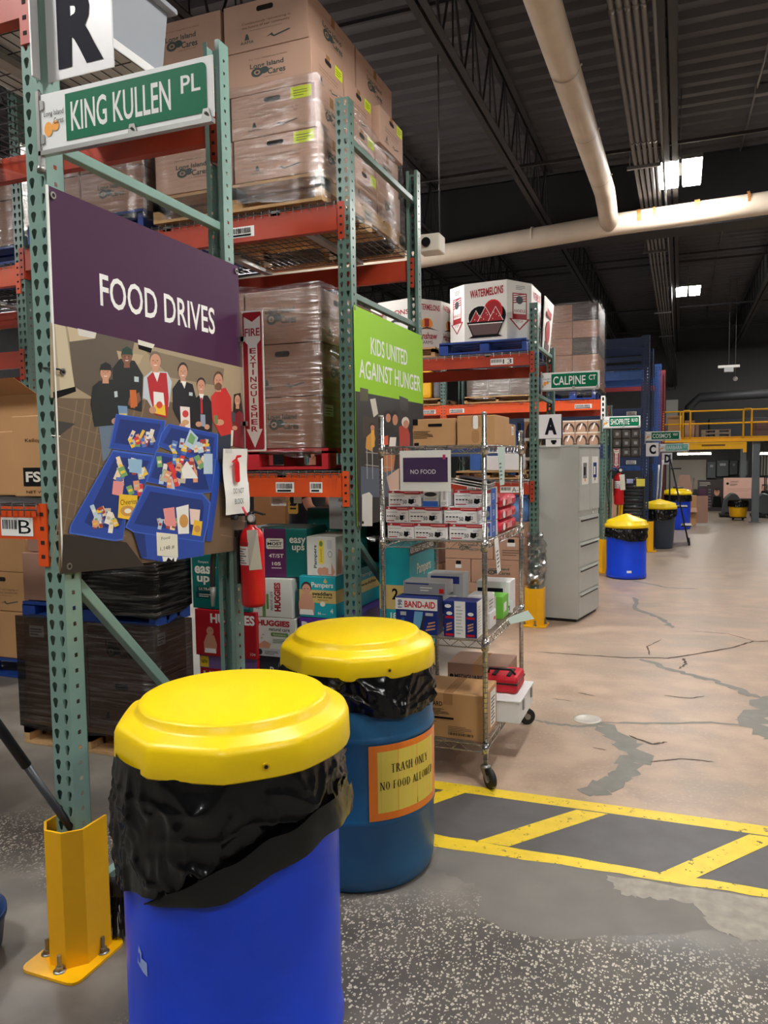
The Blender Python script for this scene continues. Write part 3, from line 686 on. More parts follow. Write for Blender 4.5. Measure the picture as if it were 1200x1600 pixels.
t = thing('paper_notice', 'small white notice just under the letter A placard', 'sign', (-1.15, 7.332, 1.74)); b = B(); b.box(-1.19, -1.05, 7.332, 7.336, 1.70, 1.772, WHITE); b.build('sheet', t)
p = Pr(Plane((-1.19, 7.3315, 1.70), (1, 0, 0), (0, 0, 1)), .0005); p.rect(.05, .035, .1, .06, INK); p.rect(.06, .02, .09, .035, INK); p.build('printing', t)
placard('white placard with black letter C on the navy post', 'C', -.545, -.345, 1.575, 1.80, 13.57, .006)
placard('white placard with black letter D beyond the letter C', 'D', -.335, -.15, 1.41, 1.63, 15.47, .006)

# ------------------------------------------------------------------ fire extinguisher signs and extinguishers
def arrow_sign(label, x0, x1, z0, z1, y, yb):
    t = thing('fire_extinguisher_sign', label, 'sign', (x0, y, z0), group='fire extinguisher arrow signs'); W = x1-x0; Hh = z1-z0
    b = B(); b.box(x0, x1, y, y+.004, z0, z1, WHITE); b.build('panel', t, bevel=.001)
    p = Pr(Plane((x0, y-.0004, z0), (1, 0, 0), (0, 0, 1)), .0004)
    p.rr(W*.06, Hh*.012, W*.94, Hh*.988, W*.08, DRED)
    p.poly2([(W*.12, Hh*.96), (W*.5, Hh*.92), (W*.88, Hh*.96), (W*.88, Hh*.79), (W*.72, Hh*.76), (W*.72, Hh*.16), (W*.88, Hh*.16), (W*.5, Hh*.025), (W*.12, Hh*.16), (W*.28, Hh*.16), (W*.28, Hh*.76), (W*.12, Hh*.79)], WHITE)
    p.text('FIRE', W*.15, Hh*.82, W*.85, Hh*.875, DRED, .02)
    for i, ch in enumerate('EXTINGUISHER'):
        zz = Hh*(.735-.0505*i); p.text(ch, W*(.36 if ch != 'I' else .465), zz-Hh*.038, W*(.66 if ch != 'I' else .535), zz, DRED, .02)
    p.build('lettering', t)
    b = B()
    for z in (z0+Hh*.2, z0+Hh*.8): b.box(x0-.055, x0+.02, yb, yb+.003, z-.01, z+.01, GALV); b.box(x0+.005, x0+.02, yb, y+.004, z-.01, z+.01, GALV)
    b.build('bracket', t)
arrow_sign('red and white arrow sign reading FIRE EXTINGUISHER beside the purple banner', -1.792, -1.686, 1.655, 2.262, 2.946, 2.926)
arrow_sign('small distant arrow sign for the extinguisher, behind the blue barrel', -.955, -.86, 1.42, 1.70, 12.1, 12.052)
def extinguisher(label, x, y, z, sc=1.0, tagm=True):
    t = thing('fire_extinguisher', label, 'fire extinguisher', (x, y, z), group='red fire extinguishers'); r = .052*sc; k = sc
    b = B(); b.lathe([(.001, .004), (r*.8, 0), (r*.97, .01*k), (r, .02*k), (r, .29*k), (r*.93, .315*k), (r*.7, .335*k), (r*.36, .345*k), (r*.34, .36*k)], (x, y, z), RED, 36, cap0=True); b.build('cylinder', t)
    b = B(); b.lathe([(.018*k, .355*k), (.02*k, .36*k), (.02*k, .385*k), (.013*k, .39*k), (.013*k, .41*k), (.0001, .41*k)], (x, y, z), BLACK, 16); b.build('valve', t)
    b = B(); b.bar((x+.01*k, y, z+.40*k), (x-.085*k, y-.01, z+.395*k), .018*k, .008*k, BLACK); b.bar((x+.01*k, y, z+.412*k), (x+.07*k, y-.01, z+.40*k), .018*k, .007*k, BLACK); b.build('handle', t, bevel=.001)
    b = B(); b.tube([(x+.018*k, y-.028*k, z+.385*k), (x+.018*k, y-.036*k, z+.385*k)], .018*k, GALV, 16); b.tube([(x+.018*k, y-.0365*k, z+.385*k), (x+.018*k, y-.037*k, z+.385*k)], .014*k, WHITE, 16); b.build('gauge', t)
    b = B(); b.tube([(x-.03*k, y-.02*k, z+.432*k), (x-.01*k, y-.02*k, z+.395*k)], .005*k, mat('pink red seal pin', (226, 60, 80), .4), 6); b.build('pull_pin', t)
    b = B(); pts = []; 
    for i in range(13):
        a = i/12; pts.append((x-.02*k-(.03+.11*math.sin(a*1.7))*k*1.05, y-.03*k-.03*a*k, z+(.385+.03*math.sin(a*3.1)-.30*a**1.8)*k))
    b.tube(pts, .012*k, mat('hose rubber', (58, 60, 62), .5), 10); e = Vector(pts[-1]); d = (Vector(pts[-1])-Vector(pts[-2])).normalized(); b.build('hose', t)
    b = B(); b.tube([e, e+d*.03*k, e+d*.085*k], [.013*k, .012*k, .008*k], GALV, 12); b.build('nozzle', t)
    p = Pr(Drum((x, y, 0), r, (.36-.25, -.93)), .0003); p.rect(-.6*r-.045*k, z+.185*k, .045*k, z+.265*k, WHITE, 10)
    for i in range(7): p.rect(-.6*r-.04*k, z+(.192+i*.010)*k, -.005*k-(i % 3)*.008, z+(.1955+i*.010)*k, INK if i % 2 else DRED, 6)
    p.rect(-.6*r-.045*k, z+.268*k, .035*k, z+.283*k, DRED, 8); p.build('instruction_label', t)
    if tagm:
        b = B(); c0 = Vector((x+.034*k, y-r-.006, z+.335*k)); q = [c0+Vector((dx, dy, dz))*k for dx, dy, dz in ((-.03, .01, .0), (.028, -.002, .005), (.038, .012, -.165), (-.016, .0, -.17))]; b.prism(q, (0, .0012, 0), CREAM); b.build('inspection_tag', t)
        p = Pr(Plane(q[3], q[2]-q[3], q[0]-q[3]), .0004); h = (q[0]-q[3]).length; p.o = .001
        for i in range(9): p.rect(.008, h*(.08+i*.095), .044-.006*(i % 3), h*(.08+i*.095)+.004, FINK if i % 4 else INK)
        p.build('tag_printing', t)
    b = B(); b.box(x-r-.045, x-r+.004, y-.015, y+.015, z+.30*k, z+.33*k, BLACK); b.box(x-r-.008, x-r+.002, y-.03, y+.03, z+.1*k, z+.33*k, BLACK); b.build('wall_hook', t)
extinguisher('red fire extinguisher with black hose hanging on the post in front of the diaper boxes', -1.722, 2.87, .985)
extinguisher('small distant red extinguisher on the rack post behind the blue barrel', -.86, 12.02, .86, 1.35)
t = thing('paper_notice', 'white sheet with red extinguisher symbol reading DO NOT BLOCK', 'sign', (-1.78, 2.83, 1.52))
pl = Plane((-1.772, 2.748, 1.388), (.02, 1, 0), (-.02, 0, 1)); b = B(); n = 8
vs = []; fs = []
for j in range(n+1):
    vv = .278*j/n
    for u in (0, .09, .18): vs.append(pl.at(u, vv, .004*math.sin(j*.9)+(.003 if u == .18 else 0)))
for j in range(n):
    for i in range(2): fs.append((j*3+i, j*3+i+1, j*3+i+4, j*3+i+3))
b.add(vs, fs, WHITE, True); b.build('sheet', t)
p = Pr(pl, .0004, .011); p.rr(.066, .135, .104, .225, .012, RED); p.rect(.078, .222, .092, .243, RED); p.poly2([(.078, .236), (.122, .243), (.122, .251), (.086, .250)], RED); p.poly2([(.08, .238), (.048, .225), (.050, .218), (.082, .228)], RED)
p.text('DO NOT', .05, .088, .13, .110, INK); p.text('BLOCK', .056, .043, .125, .066, INK); p.build('printing', t)
b = B(); b.poly([pl.at(0, .26, .013), pl.at(.05, .26, .013), pl.at(.05, .278, .013), pl.at(0, .278, .013)], FILM); b.build('tape', t)
# ------------------------------------------------------------------ banners on the rack ends
def C(name, *c): return mat('print '+name, c, .45)
t = thing('banner', 'large vinyl banner reading FOOD DRIVES over a picture of people with blue bins', 'banner', (XR, YR0, 1.3))
XBN = XR+.008
b = B(); b.add([(XBN, 1.868, 2.458), (XBN, 2.945, 2.455), (XBN, 2.945, 1.262), (XBN, 1.862, 1.272)], [(3, 2, 1, 0)], PURPLE)
b.add([(XBN-.002, 1.868, 2.458), (XBN-.002, 2.945, 2.455), (XBN-.002, 2.945, 1.262), (XBN-.002, 1.862, 1.272)], [(0, 1, 2, 3)], WHITE); b.build('vinyl_sheet', t, fix=False)
b = B(); b.bar((XBN, 1.866, 2.458), (XBN, 1.860, 1.272), .006, .006, WHITE); b.build('white_hem', t, label='white edge hem')
pl = Plane((XBN, 1.866, 1.27), (0, 1, 0), (0, 0, 1)); Z4 = (0, 380, 2.857)
p = Pr(pl, .00012, .0006); q = lambda pts, m: p.px(pts, m, Z4)
e = lambda x, y, rx, ry, m: p.pxell(x, y, rx, ry, m, Z4)
p.text('FOOD DRIVES', .212, .865, .885, .972, WHITE, .012); p.build('title_lettering', t)
p = Pr(pl, .00006, .0006)
TILE, TILEL, TAN, TAND = C('tile', 112, 92, 72), C('tile joint', 136, 116, 92), C('tan floor', 168, 150, 122), C('carpet', 96, 84, 72)
q([(222, 355), (1085, 556), (1108, 920), (1085, 1368), (264, 1478), (250, 900)], TILE)
q([(222, 355), (1085, 556), (1098, 760), (700, 700), (225, 690)], TAN)
q([(300, 372), (600, 440), (560, 640), (430, 700), (330, 640)], TAND); q([(640, 470), (1000, 560), (990, 640), (760, 600)], C('carpet light', 132, 116, 94)); q([(300, 372), (430, 402), (425, 425), (310, 440)], C('wall beige', 196, 178, 146)); q([(345, 380), (430, 400), (420, 425), (350, 412)], C('window pale', 214, 212, 204))
q([(615, 430), (690, 452), (672, 490), (618, 470)], CREAM); q([(615, 452), (680, 470), (672, 490), (618, 472)], INK)
q([(520, 480), (640, 500), (620, 540), (540, 560)], C('tan floor light', 186, 164, 132))
for i in range(9):
    y = 720+i*70; q([(238+i*2, y), (560, y+95), (560, y+99), (238+i*2, y+4)], TILEL)
for i in range(9):
    x = 250+i*38; q([(x+90, 700), (x+95, 702), (x-20-i*6, 1440), (x-25-i*6, 1440)], TILEL)
for i in range(6): y = 900+i*80; q([(985, y), (1098, y+20), (1098, y+24), (985, y+4)], TILEL)
q([(240, 790), (335, 806), (252, 868)], C('dark mat', 62, 58, 56))
q([(225, 358), (290, 372), (333, 645), (242, 668)], C('pillar', 202, 188, 158)); q([(225, 358), (244, 362), (268, 662), (242, 668)], C('pillar shade side', 176, 160, 132)); q([(236, 664), (335, 640), (338, 662), (250, 694), (238, 690)], INK)
BK, BK2, SK, HR = C('black shirt', 30, 34, 34), C('dark jacket', 26, 26, 32), SKIN, C('dark hair', 46, 34, 28)
def person(cx, cy, rx, ry, torso, tm, hair=None, cap=None, skin=SK):
    q(torso, tm); q([(cx-rx*.5, cy+ry*.6), (cx+rx*.5, cy+ry*.6), (cx+rx*.6, cy+ry*1.5), (cx-rx*.6, cy+ry*1.5)], skin)
    if hair: e(cx, cy-ry*.2, rx*1.12, ry*1.0, hair)
    e(cx, cy+ry*.08, rx, ry*.95, skin)
    if cap: q([(cx-rx*1.1, cy-ry*.25), (cx-rx*.9, cy-ry*.95), (cx, cy-ry*1.3), (cx+rx*.95, cy-ry*.95), (cx+rx*1.2, cy-ry*.2)], cap)
    for s in (-1, 1): e(cx+s*rx*.4, cy-ry*.02, rx*.13, ry*.05, HR)
    q([(cx-rx*.4, cy+ry*.5), (cx+rx*.4, cy+ry*.5), (cx+rx*.2, cy+ry*.62), (cx-rx*.2, cy+ry*.62)], C('smile', 236, 220, 210)); q([(cx-rx*.1, cy), (cx+rx*.1, cy), (cx+rx*.14, cy+ry*.3), (cx-rx*.14, cy+ry*.3)], C('nose', 188, 132, 104))
person(565, 505, 23, 34, [(500, 560), (535, 515), (600, 525), (638, 590), (632, 752), (530, 730), (505, 660)], BK, HR, C('green cap', 28, 62, 50), C('skin deep', 132, 88, 66))
q([(575, 690), (620, 665), (628, 700), (598, 740), (570, 720)], C('skin deep', 132, 88, 66)); q([(578, 655), (606, 655), (612, 728), (582, 736)], C('orange jar', 206, 110, 50)); q([(598, 595), (618, 597), (618, 620), (598, 618)], C('name patch', 190, 206, 210))
q([(440, 815), (525, 805), (515, 880), (478, 960), (458, 975)], C('jeans', 104, 122, 142))
person(470, 575, 24, 34, [(412, 640), (440, 615), (500, 608), (528, 660), (540, 740), (515, 812), (420, 820), (403, 720)], BK, HR, C('black cap', 24, 26, 28))
e(518, 795, 22, 16, SK); q([(524, 725), (566, 728), (570, 803), (535, 805)], C('blue packet', 120, 150, 186)); q([(530, 760), (564, 760), (566, 790), (536, 790)], C('pale yellow print', 230, 214, 120)); q([(508, 662), (522, 660), (524, 686), (510, 688)], C('name patch', 190, 206, 210))
q([(640, 600), (675, 570), (745, 575), (766, 620), (752, 730), (690, 760), (655, 700), (636, 690)], C('pale shirt', 196, 206, 214)); person(692, 525, 24, 36, [(655, 600), (680, 575), (742, 580), (752, 690), (745, 780), (690, 765), (668, 690)], C('red vest', 186, 34, 44), C('grey hair', 120, 104, 92))
q([(682, 575), (712, 578), (700, 620)], WHITE); q([(683, 662), (728, 668), (738, 770), (686, 758)], WHITE); q([(688, 720), (734, 722), (738, 770), (686, 758)], C('cereal yellow', 240, 196, 50)); e(710, 722, 14, 16, C('bowl red', 214, 70, 50)); e(680, 745, 16, 16, SK)
person(815, 572, 20, 34, [(768, 650), (798, 608), (858, 630), (882, 720), (872, 850), (800, 800), (770, 740)], BK2, HR); q([(806, 615), (830, 618), (822, 650)], WHITE); q([(842, 665), (858, 667), (858, 682), (842, 680)], C('name patch', 190, 206, 210))
q([(802, 728), (845, 732), (848, 826), (806, 816)], C('pink white box', 240, 226, 220)); e(826, 762, 14, 16, C('red k', 212, 60, 60)); e(826, 800, 16, 12, C('tan flakes', 206, 160, 110)); e(812, 815, 14, 12, SK)
person(896, 635, 18, 30, [(862, 700), (885, 680), (925, 680), (948, 720), (945, 840), (880, 850), (860, 780)], BK2, HR); q([(886, 672), (908, 674), (898, 715)], WHITE); q([(893, 690), (901, 690), (903, 760), (894, 762)], C('red tie', 200, 40, 48)); q([(893, 764), (914, 766), (916, 820), (894, 816)], C('grey can', 150, 160, 180)); e(885, 808, 14, 12, SK); e(922, 820, 12, 12, SK)
q([(970, 850), (1030, 840), (1026, 960), (1000, 1080), (975, 1060)], C('dark jeans', 52, 60, 76)); person(973, 612, 19, 34, [(940, 685), (965, 655), (1005, 645), (1030, 690), (1034, 850), (985, 862), (946, 790)], C('red hoodie', 204, 52, 48), C('brown hair', 92, 66, 48)); e(973, 640, 15, 18, C('beard', 120, 84, 62)); e(978, 800, 20, 14, SK); q([(952, 768), (970, 768), (970, 806), (954, 806)], C('olive can', 120, 130, 80))
q([(1042, 675), (1072, 668), (1084, 760), (1060, 790), (1038, 770)], HR); person(1058, 700, 13, 26, [(1040, 770), (1065, 748), (1088, 765), (1092, 860), (1086, 915), (1040, 905)], C('maroon cardigan', 130, 36, 44)); q([(1030, 755), (1050, 757), (1046, 800), (1032, 796)], C('dark can', 70, 72, 84)); e(1046, 825, 12, 10, SK); q([(1030, 835), (1040, 835), (1036, 905), (1028, 905)], CREAM)
BI, BD, BR, BK3 = C('bin blue', 38, 74, 168), C('bin inside', 26, 52, 124), C('bin rim', 70, 108, 204), C('under bin', 44, 38, 36)
def bin_(out, ins, rimw=6):
    q(out, BR); cx = sum(x for x, y in out)/len(out); cy = sum(y for x, y in out)/len(out)
    q([(cx+(x-cx)*.965, cy+(y-cy)*.965) for x, y in out], BI); q(ins, BD)
rb = random.Random(5)
GC = [C('groc %d' % i, *c) for i, c in enumerate(((236, 232, 222), (220, 60, 60), (240, 200, 60), (120, 170, 110), (230, 160, 120), (90, 120, 190), (200, 190, 170), (240, 220, 190), (170, 60, 50), (190, 210, 226)))]
def goods(x0, y0, x1, y1, n, sz=22):
    for i in range(n):
        x = rb.uniform(x0, x1); y = rb.uniform(y0, y1); a = rb.uniform(-.5, .5); w_ = rb.uniform(.5, 1)*sz*.6; h_ = rb.uniform(.6, 1.2)*sz
        cs, sn = math.cos(a), math.sin(a); m = rb.choice(GC); rc = lambda u, v: (x+u*cs-v*sn, y+u*sn+v*cs)
        q([rc(-w_, -h_), rc(w_, -h_), rc(w_, h_), rc(-w_, h_)], m); q([rc(-w_*.7, -h_*.2), rc(w_*.7, -h_*.2), rc(w_*.7, h_*.3), rc(-w_*.7, h_*.3)], rb.choice(GC))
bin_([(515, 762), (738, 792), (726, 880), (690, 942), (484, 915), (492, 880)], [(533, 785), (716, 808), (682, 915), (508, 892)]); goods(580, 850, 690, 895, 14)
bin_([(748, 805), (972, 852), (968, 965), (905, 985), (700, 905), (716, 850)], [(762, 825), (955, 868), (945, 950), (900, 958), (725, 890)]); goods(760, 890, 930, 925, 14); q([(845, 830), (882, 868), (860, 925), (818, 900)], GC[9]); q([(848, 845), (870, 868), (858, 900), (832, 885)], GC[3])
bin_([(690, 930), (800, 948), (815, 965), (962, 965), (945, 1112), (860, 1120), (740, 1085), (650, 1065)], [(705, 948), (800, 965), (900, 985), (930, 1100), (860, 1100), (670, 1045)]); goods(700, 960, 900, 1075, 26, 26); q([(905, 940), (945, 940), (945, 1030), (905, 1030)], GC[9]); q([(830, 972), (850, 1000), (880, 1050), (815, 1050), (805, 1010)], WHITE)
q([(278, 1300), (560, 1335), (640, 1440), (270, 1476)], BK3); q([(940, 1110), (965, 960), (985, 1000), (940, 1330), (915, 1330)], BI)
bin_([(500, 922), (682, 946), (652, 1062), (562, 1180), (545, 1325), (505, 1330), (303, 1296), (308, 1262)], [(512, 952), (662, 972), (562, 1178), (528, 1275), (400, 1262), (372, 1245)])
goods(520, 970, 640, 1110, 20, 26); goods(410, 1190, 530, 1270, 18, 24); q([(565, 962), (628, 966), (626, 1030), (572, 1022)], C('sky blue pack', 150, 190, 220)); q([(500, 1060), (548, 1066), (540, 1130), (494, 1120)], C('pink pack', 232, 150, 150))
q([(527, 1120), (608, 1126), (604, 1240), (520, 1225)], C('cereal yellow', 240, 196, 50)); e(565, 1195, 34, 24, C('loops', 206, 150, 80)); e(565, 1195, 16, 11, C('milk', 244, 236, 214))
x0_, z0_ = pl.inv(P(Z4[0]+527/2.857, Z4[1]+1170/2.857, 0, XBN)); x1_, z1_ = pl.inv(P(Z4[0]+604/2.857, Z4[1]+1145/2.857, 0, XBN)); p.text('Cheerios', x0_+.006, z0_, x1_, z1_+.004, INK)
bin_([(645, 1078), (900, 1118), (935, 1158), (922, 1262), (905, 1335), (590, 1290), (552, 1268)], [(665, 1108), (898, 1146), (905, 1180), (890, 1292), (640, 1260), (592, 1252)])
q([(590, 1290), (905, 1335), (905, 1395), (720, 1422), (625, 1405)], BI); q([(590, 1290), (640, 1300), (650, 1400), (625, 1405)], BD)
goods(660, 1235, 790, 1275, 12, 20); q([(722, 1185), (772, 1178), (780, 1262), (735, 1262)], C('pink pack', 232, 150, 150)); q([(780, 1180), (836, 1166), (838, 1296), (790, 1298)], WHITE); e(815, 1240, 20, 30, C('loops', 206, 150, 80)); q([(840, 1185), (888, 1190), (882, 1260), (845, 1255)], C('red white box', 236, 210, 200)); q([(862, 1235), (898, 1242), (890, 1308), (850, 1302)], C('cereal yellow', 240, 196, 50)); e(875, 1275, 14, 16, C('loops', 206, 150, 80))
q([(692, 1290), (786, 1300), (789, 1402), (696, 1394)], CREAM)
def lab(txt, a, c, m=INK):
    u0, v0 = pl.inv(P(Z4[0]+a[0]/2.857, Z4[1]+a[1]/2.857, 0, XBN)); u1, v1 = pl.inv(P(Z4[0]+c[0]/2.857, Z4[1]+c[1]/2.857, 0, XBN)); p.text(txt, u0, v0, u1, v1, m)
lab('Food', (715, 1325), (752, 1306)); lab('1,148 #', (710, 1376), (772, 1345)); q([(718, 1398), (786, 1402), (780, 1420), (722, 1420)], WHITE); q([(735, 1420), (745, 1402), (760, 1416), (770, 1402), (772, 1420)], INK)
p.build('printed_picture', t, label='printed picture of seven people behind blue bins of groceries')
for y, z in ((1.885, 2.432), (2.925, 2.43), (1.895, 1.90), (1.885, 1.292), (2.92, 1.285)):
    b = B(); b.tube([(XBN+.001, y, z), (XBN+.006, y, z)], .011, STEELD, 14); b.tube([(XBN+.0062, y, z), (XBN+.0066, y, z)], .006, HOLE, 10); b.build('grommet', t)
b = B(); b.tube([(XBN+.008, 1.895, 1.90), (XBN+.012, 1.87, 1.905), (XR-.03, YR0-.008, 1.912), (XR-.055, YR0+.004, 1.914)], .003, BLACK, 6); b.build('cable_tie', t, label='black cable tie')
b = B(); b.tube([(XBN+.004, 1.87, 1.70), (XR-.02, YR0-.006, 1.703), (XR-.03, YR0+.004, 1.703)], .0022, WHITE, 6); b.build('cable_tie', t, label='white cable tie')

t = thing('banner', 'lime green and photo banner reading KIDS UNITED AGAINST HUNGER', 'banner', (XK, YK0, 1.24))
XKB = XK+.010; b = B(); b.box(XKB-.003, XKB, 3.955, 5.165, 1.235, 2.46, LIME); b.build('vinyl_sheet', t)
pl2 = Plane((XKB, 3.955, 1.235), (0, 1, 0), (0, 0, 1)); p = Pr(pl2, .0004); p.text('KIDS UNITED', .24, .985, .88, 1.085, WHITE, .01); p.text('AGAINST HUNGER', .06, .835, 1.15, .94, WHITE, .01); p.build('title_lettering', t)
Z5 = (340, 400, 3.53); p = Pr(pl2, .00015, .0006); q = lambda pts, m: p.px(pts, m, Z5); e = lambda x, y, rx, ry, m: p.pxell(x, y, rx, ry, m, Z5)
DK = C('dim hall', 52, 48, 46); p.rect(.0, .0, 1.21, .755, DK)
q([(785, 725), (830, 735), (830, 800), (785, 800)], C('dim olive', 84, 80, 52)); q([(790, 1160), (990, 1180), (990, 1330), (790, 1330)], C('grey blue floor', 92, 102, 118))
for pts, c in (([(840, 790), (870, 785), (885, 870), (860, 890)], (206, 200, 184)), ([(1000, 770), (1050, 790), (1050, 860), (1010, 850)], (70, 66, 62)), ([(800, 880), (880, 900), (880, 1010), (800, 1000)], (70, 60, 50)),
               ([(905, 960), (960, 940), (1010, 1000), (990, 1120), (900, 1100)], (36, 34, 38)), ([(1000, 940), (1040, 930), (1070, 1010), (1060, 1100), (1005, 1090)], (178, 62, 48)), ([(1060, 930), (1130, 900), (1130, 1110), (1060, 1090)], (30, 30, 34)),
               ([(895, 1000), (940, 990), (940, 1040), (900, 1050)], (214, 96, 60)), ([(950, 1000), (985, 1000), (980, 1060), (945, 1050)], (236, 226, 214)), ([(820, 1000), (860, 960), (870, 1010), (850, 1080), (815, 1060)], (206, 150, 70)), ([(845, 930), (862, 925), (866, 1050), (848, 1060)], (230, 170, 70)),
               ([(900, 1080), (980, 1090), (970, 1180), (890, 1200)], (200, 120, 70)), ([(930, 1220), (1000, 1170), (1000, 1300), (950, 1300)], (214, 180, 160)), ([(1000, 1090), (1120, 1100), (1120, 1180), (1000, 1180)], (180, 70, 56)), ([(1080, 1000), (1100, 960), (1115, 1020), (1100, 1060)], (230, 206, 196))):
    q(pts, C('kids %d %d %d' % c, *c))
for x, y, rx, ry, hc in ((937, 890, 17, 32, (30, 24, 22)), (975, 900, 18, 40, (34, 26, 22)), (1035, 925, 18, 30, (214, 206, 190)), (1085, 960, 16, 30, (26, 22, 22)), (850, 945, 14, 20, (40, 30, 26))):
    e(x, y-ry*.3, rx*1.2, ry*.95, C('hair %d' % hc[0], *hc)); e(x+3, y+ry*.1, rx*.85, ry*.75, C('skin warm', 196, 134, 104))
for x in (820, 850, 905, 930, 955): q([(x, 1060), (x+4, 1060), (x+6, 1230), (x+2, 1230)], C('chair wire', 190, 186, 178))
for y in (1080, 1150): q([(815, y), (960, y+16), (960, y+20), (815, y+4)], C('chair wire', 190, 186, 178))
q([(795, 1316), (835, 1302), (852, 1322), (852, 1490), (795, 1490)], C('white tub', 232, 228, 220)); e(800, 1470, 5, 9, INK)
p.build('printed_picture', t, label='dim printed picture of a busy hall')
for y, z in ((3.972, 2.445), (5.15, 2.445), (3.975, 1.25), (5.15, 1.25)):
    b = B(); b.tube([(XKB, y, z), (XKB+.004, y, z)], .011, STEELD, 12); b.build('grommet', t)
# ------------------------------------------------------------------ cartons, pallets, wrapped loads
def rotz(pts, c, a):
    if not a: return pts
    m = Matrix.Rotation(a, 3, 'Z'); c = Vector(c); return [m @ (Vector(p)-c)+c for p in pts]
def face_planes(x0, x1, y0, y1, z0, z1, rot):
    c = Vector(((x0+x1)/2, (y0+y1)/2, z0)); m = Matrix.Rotation(rot, 3, 'Z'); X = m @ Vector((1, 0, 0)); Y = m @ Vector((0, 1, 0)); Z = Vector((0, 0, 1))
    tr = lambda p: m @ (Vector(p)-c)+c
    return {'f': (Plane(tr((x0, y0, z0)), X, Z), x1-x0), 'r': (Plane(tr((x1, y0, z0)), Y, Z), y1-y0), 't': (Plane(tr((x0, y0, z1)), X, Y), x1-x0), 'l': (Plane(tr((x0, y1, z0)), -Y, Z), y1-y0)}
def art_logo(p, w, h):
    p.text('For Your Neighbors in Need', w*.27, h*.76, w*.72, h*.80, FINK); lic_logo(p, w*.28, h*.36, w*.42, h*.32); p.text('A HARRY CHAPIN FOOD BANK', w*.44, h*.32, w*.68, h*.345, FINK)
def art_end(p, w, h):
    p.rr(w*.40, h*.76, w*.60, h*.87, h*.05, HOLE); p.text('Continuously reinvesting in', w*.22, h*.52, w*.8, h*.58, FINK); p.text('the future of our community.', w*.22, h*.44, w*.8, h*.50, FINK); p.rect(w*.3, h*.39, w*.7, h*.395, FINK)
    p.text('AAMA', w*.2, h*.14, w*.36, h*.20, GINK); p.poly2([(w*.25, h*.22), (w*.31, h*.22), (w*.29, h*.34), (w*.27, h*.34)], GINK); p.poly2([(w*.5, h*.19), (w*.58, h*.26), (w*.6, h*.20), (w*.78, h*.27), (w*.8, h*.25), (w*.6, h*.17), (w*.56, h*.22)], GINK)
def art_tag(p, w, h): p.rect(w*.72, h*.70, w*.96, h*.97, STICK); p.lines(w*.75, h*.76, w*.93, h*.93, 3, mat('sticker ink', (120, 132, 30), .6))
def art_label(p, w, h): p.rect(w*.1, h*.62, w*.34, h*.85, WHITE); p.lines(w*.12, h*.66, w*.32, h*.82, 3, FINK)
ART = {'logo': art_logo, 'end': art_end, 'tag': art_tag, 'label': art_label}
def carton(label, x0, x1, y0, y1, z0, z1, mt=None, group=None, f='', r='', l='', rot=0, tape='x', cat='carton', name='carton', open_top=False, art=None):
    mt = mt or CARD; c = ((x0+x1)/2, (y0+y1)/2, z0); b = B(c); g = Matrix.Rotation(rot, 3, 'Z')
    b.box(x0, x1, y0, y1, z0, z1, mt, rot=g if rot else None, piv=c); o = b.build(name, bevel=.004); tag(o, label, cat, group)
    fp = face_planes(x0, x1, y0, y1, z0, z1, rot); p = Pr(fp['t'][0], .0003, .0005); W, D, H = x1-x0, y1-y0, z1-z0
    if tape:
        if tape == 'x': p.rect(.004, D/2-.025, W-.004, D/2+.025, TAPE); p.rect(.004, D/2-.001, W-.004, D/2+.001, SEAM)
        else: p.rect(W/2-.025, .004, W/2+.025, D-.004, TAPE); p.rect(W/2-.001, .004, W/2+.001, D-.004, SEAM)
        s = 'r' if tape == 'x' else 'f'; p.pl = fp[s][0]; p.o = .0005; ww = fp[s][1]; p.rect(ww/2-.025, H-.06, ww/2+.025, H-.003, TAPE)
        p.build('tape_strip', o)
    pr = Pr(fp['f'][0], .0004, .0008); used = False
    for k, s in (('f', f), ('r', r), ('l', l)):
        if s:
            used = True; pr.pl = fp[k][0]; pr.o = .0008
            for a in s.split('+'): ART[a](pr, fp[k][1], H)
    if art:
        for k, fn in art.items(): used = True; pr.pl = fp[k][0]; pr.o = .0008; fn(pr, fp[k][1], H)
    if used: pr.build('printing', o)
    return o
def pallet(label, x0, x1, y0, y1, z0, h, mt, group=None):
    t = thing('pallet', label, 'pallet', ((x0+x1)/2, (y0+y1)/2, z0), group=group); b = B(); n = 7; st = (x1-x0)
    for i in range(n): ya = y0+(y1-y0)*i/n; b.box(x0, x1, ya+.004, ya+(y1-y0)/n*.78, z0+h-.018, z0+h-.001, mt)
    b.build('deck_boards', t)
    for k in range(3):
        xs = x0+(x1-x0-.04)*k/2; c = B()
        for j in range(3): ys = y0+(y1-y0-.12)*j/2; c.box(xs, xs+.04 if mt is WOOD else xs+.09 if k < 2 else xs+.04, ys, ys+.12, z0+.018, z0+h-.018, mt)
        c.box(xs, xs+(.04 if mt is WOOD or k == 2 else .09), y0, y1, z0+h*(.45 if mt is WOOD else .75), z0+h-.018, mt)
        c.build('stringer', t)
    b = B()
    for i in range(3): ya = y0+(y1-y0-.1)*i/2; b.box(x0, x1, ya, ya+.1, z0+.001, z0+.018, mt)
    b.build('bottom_boards', t); return t
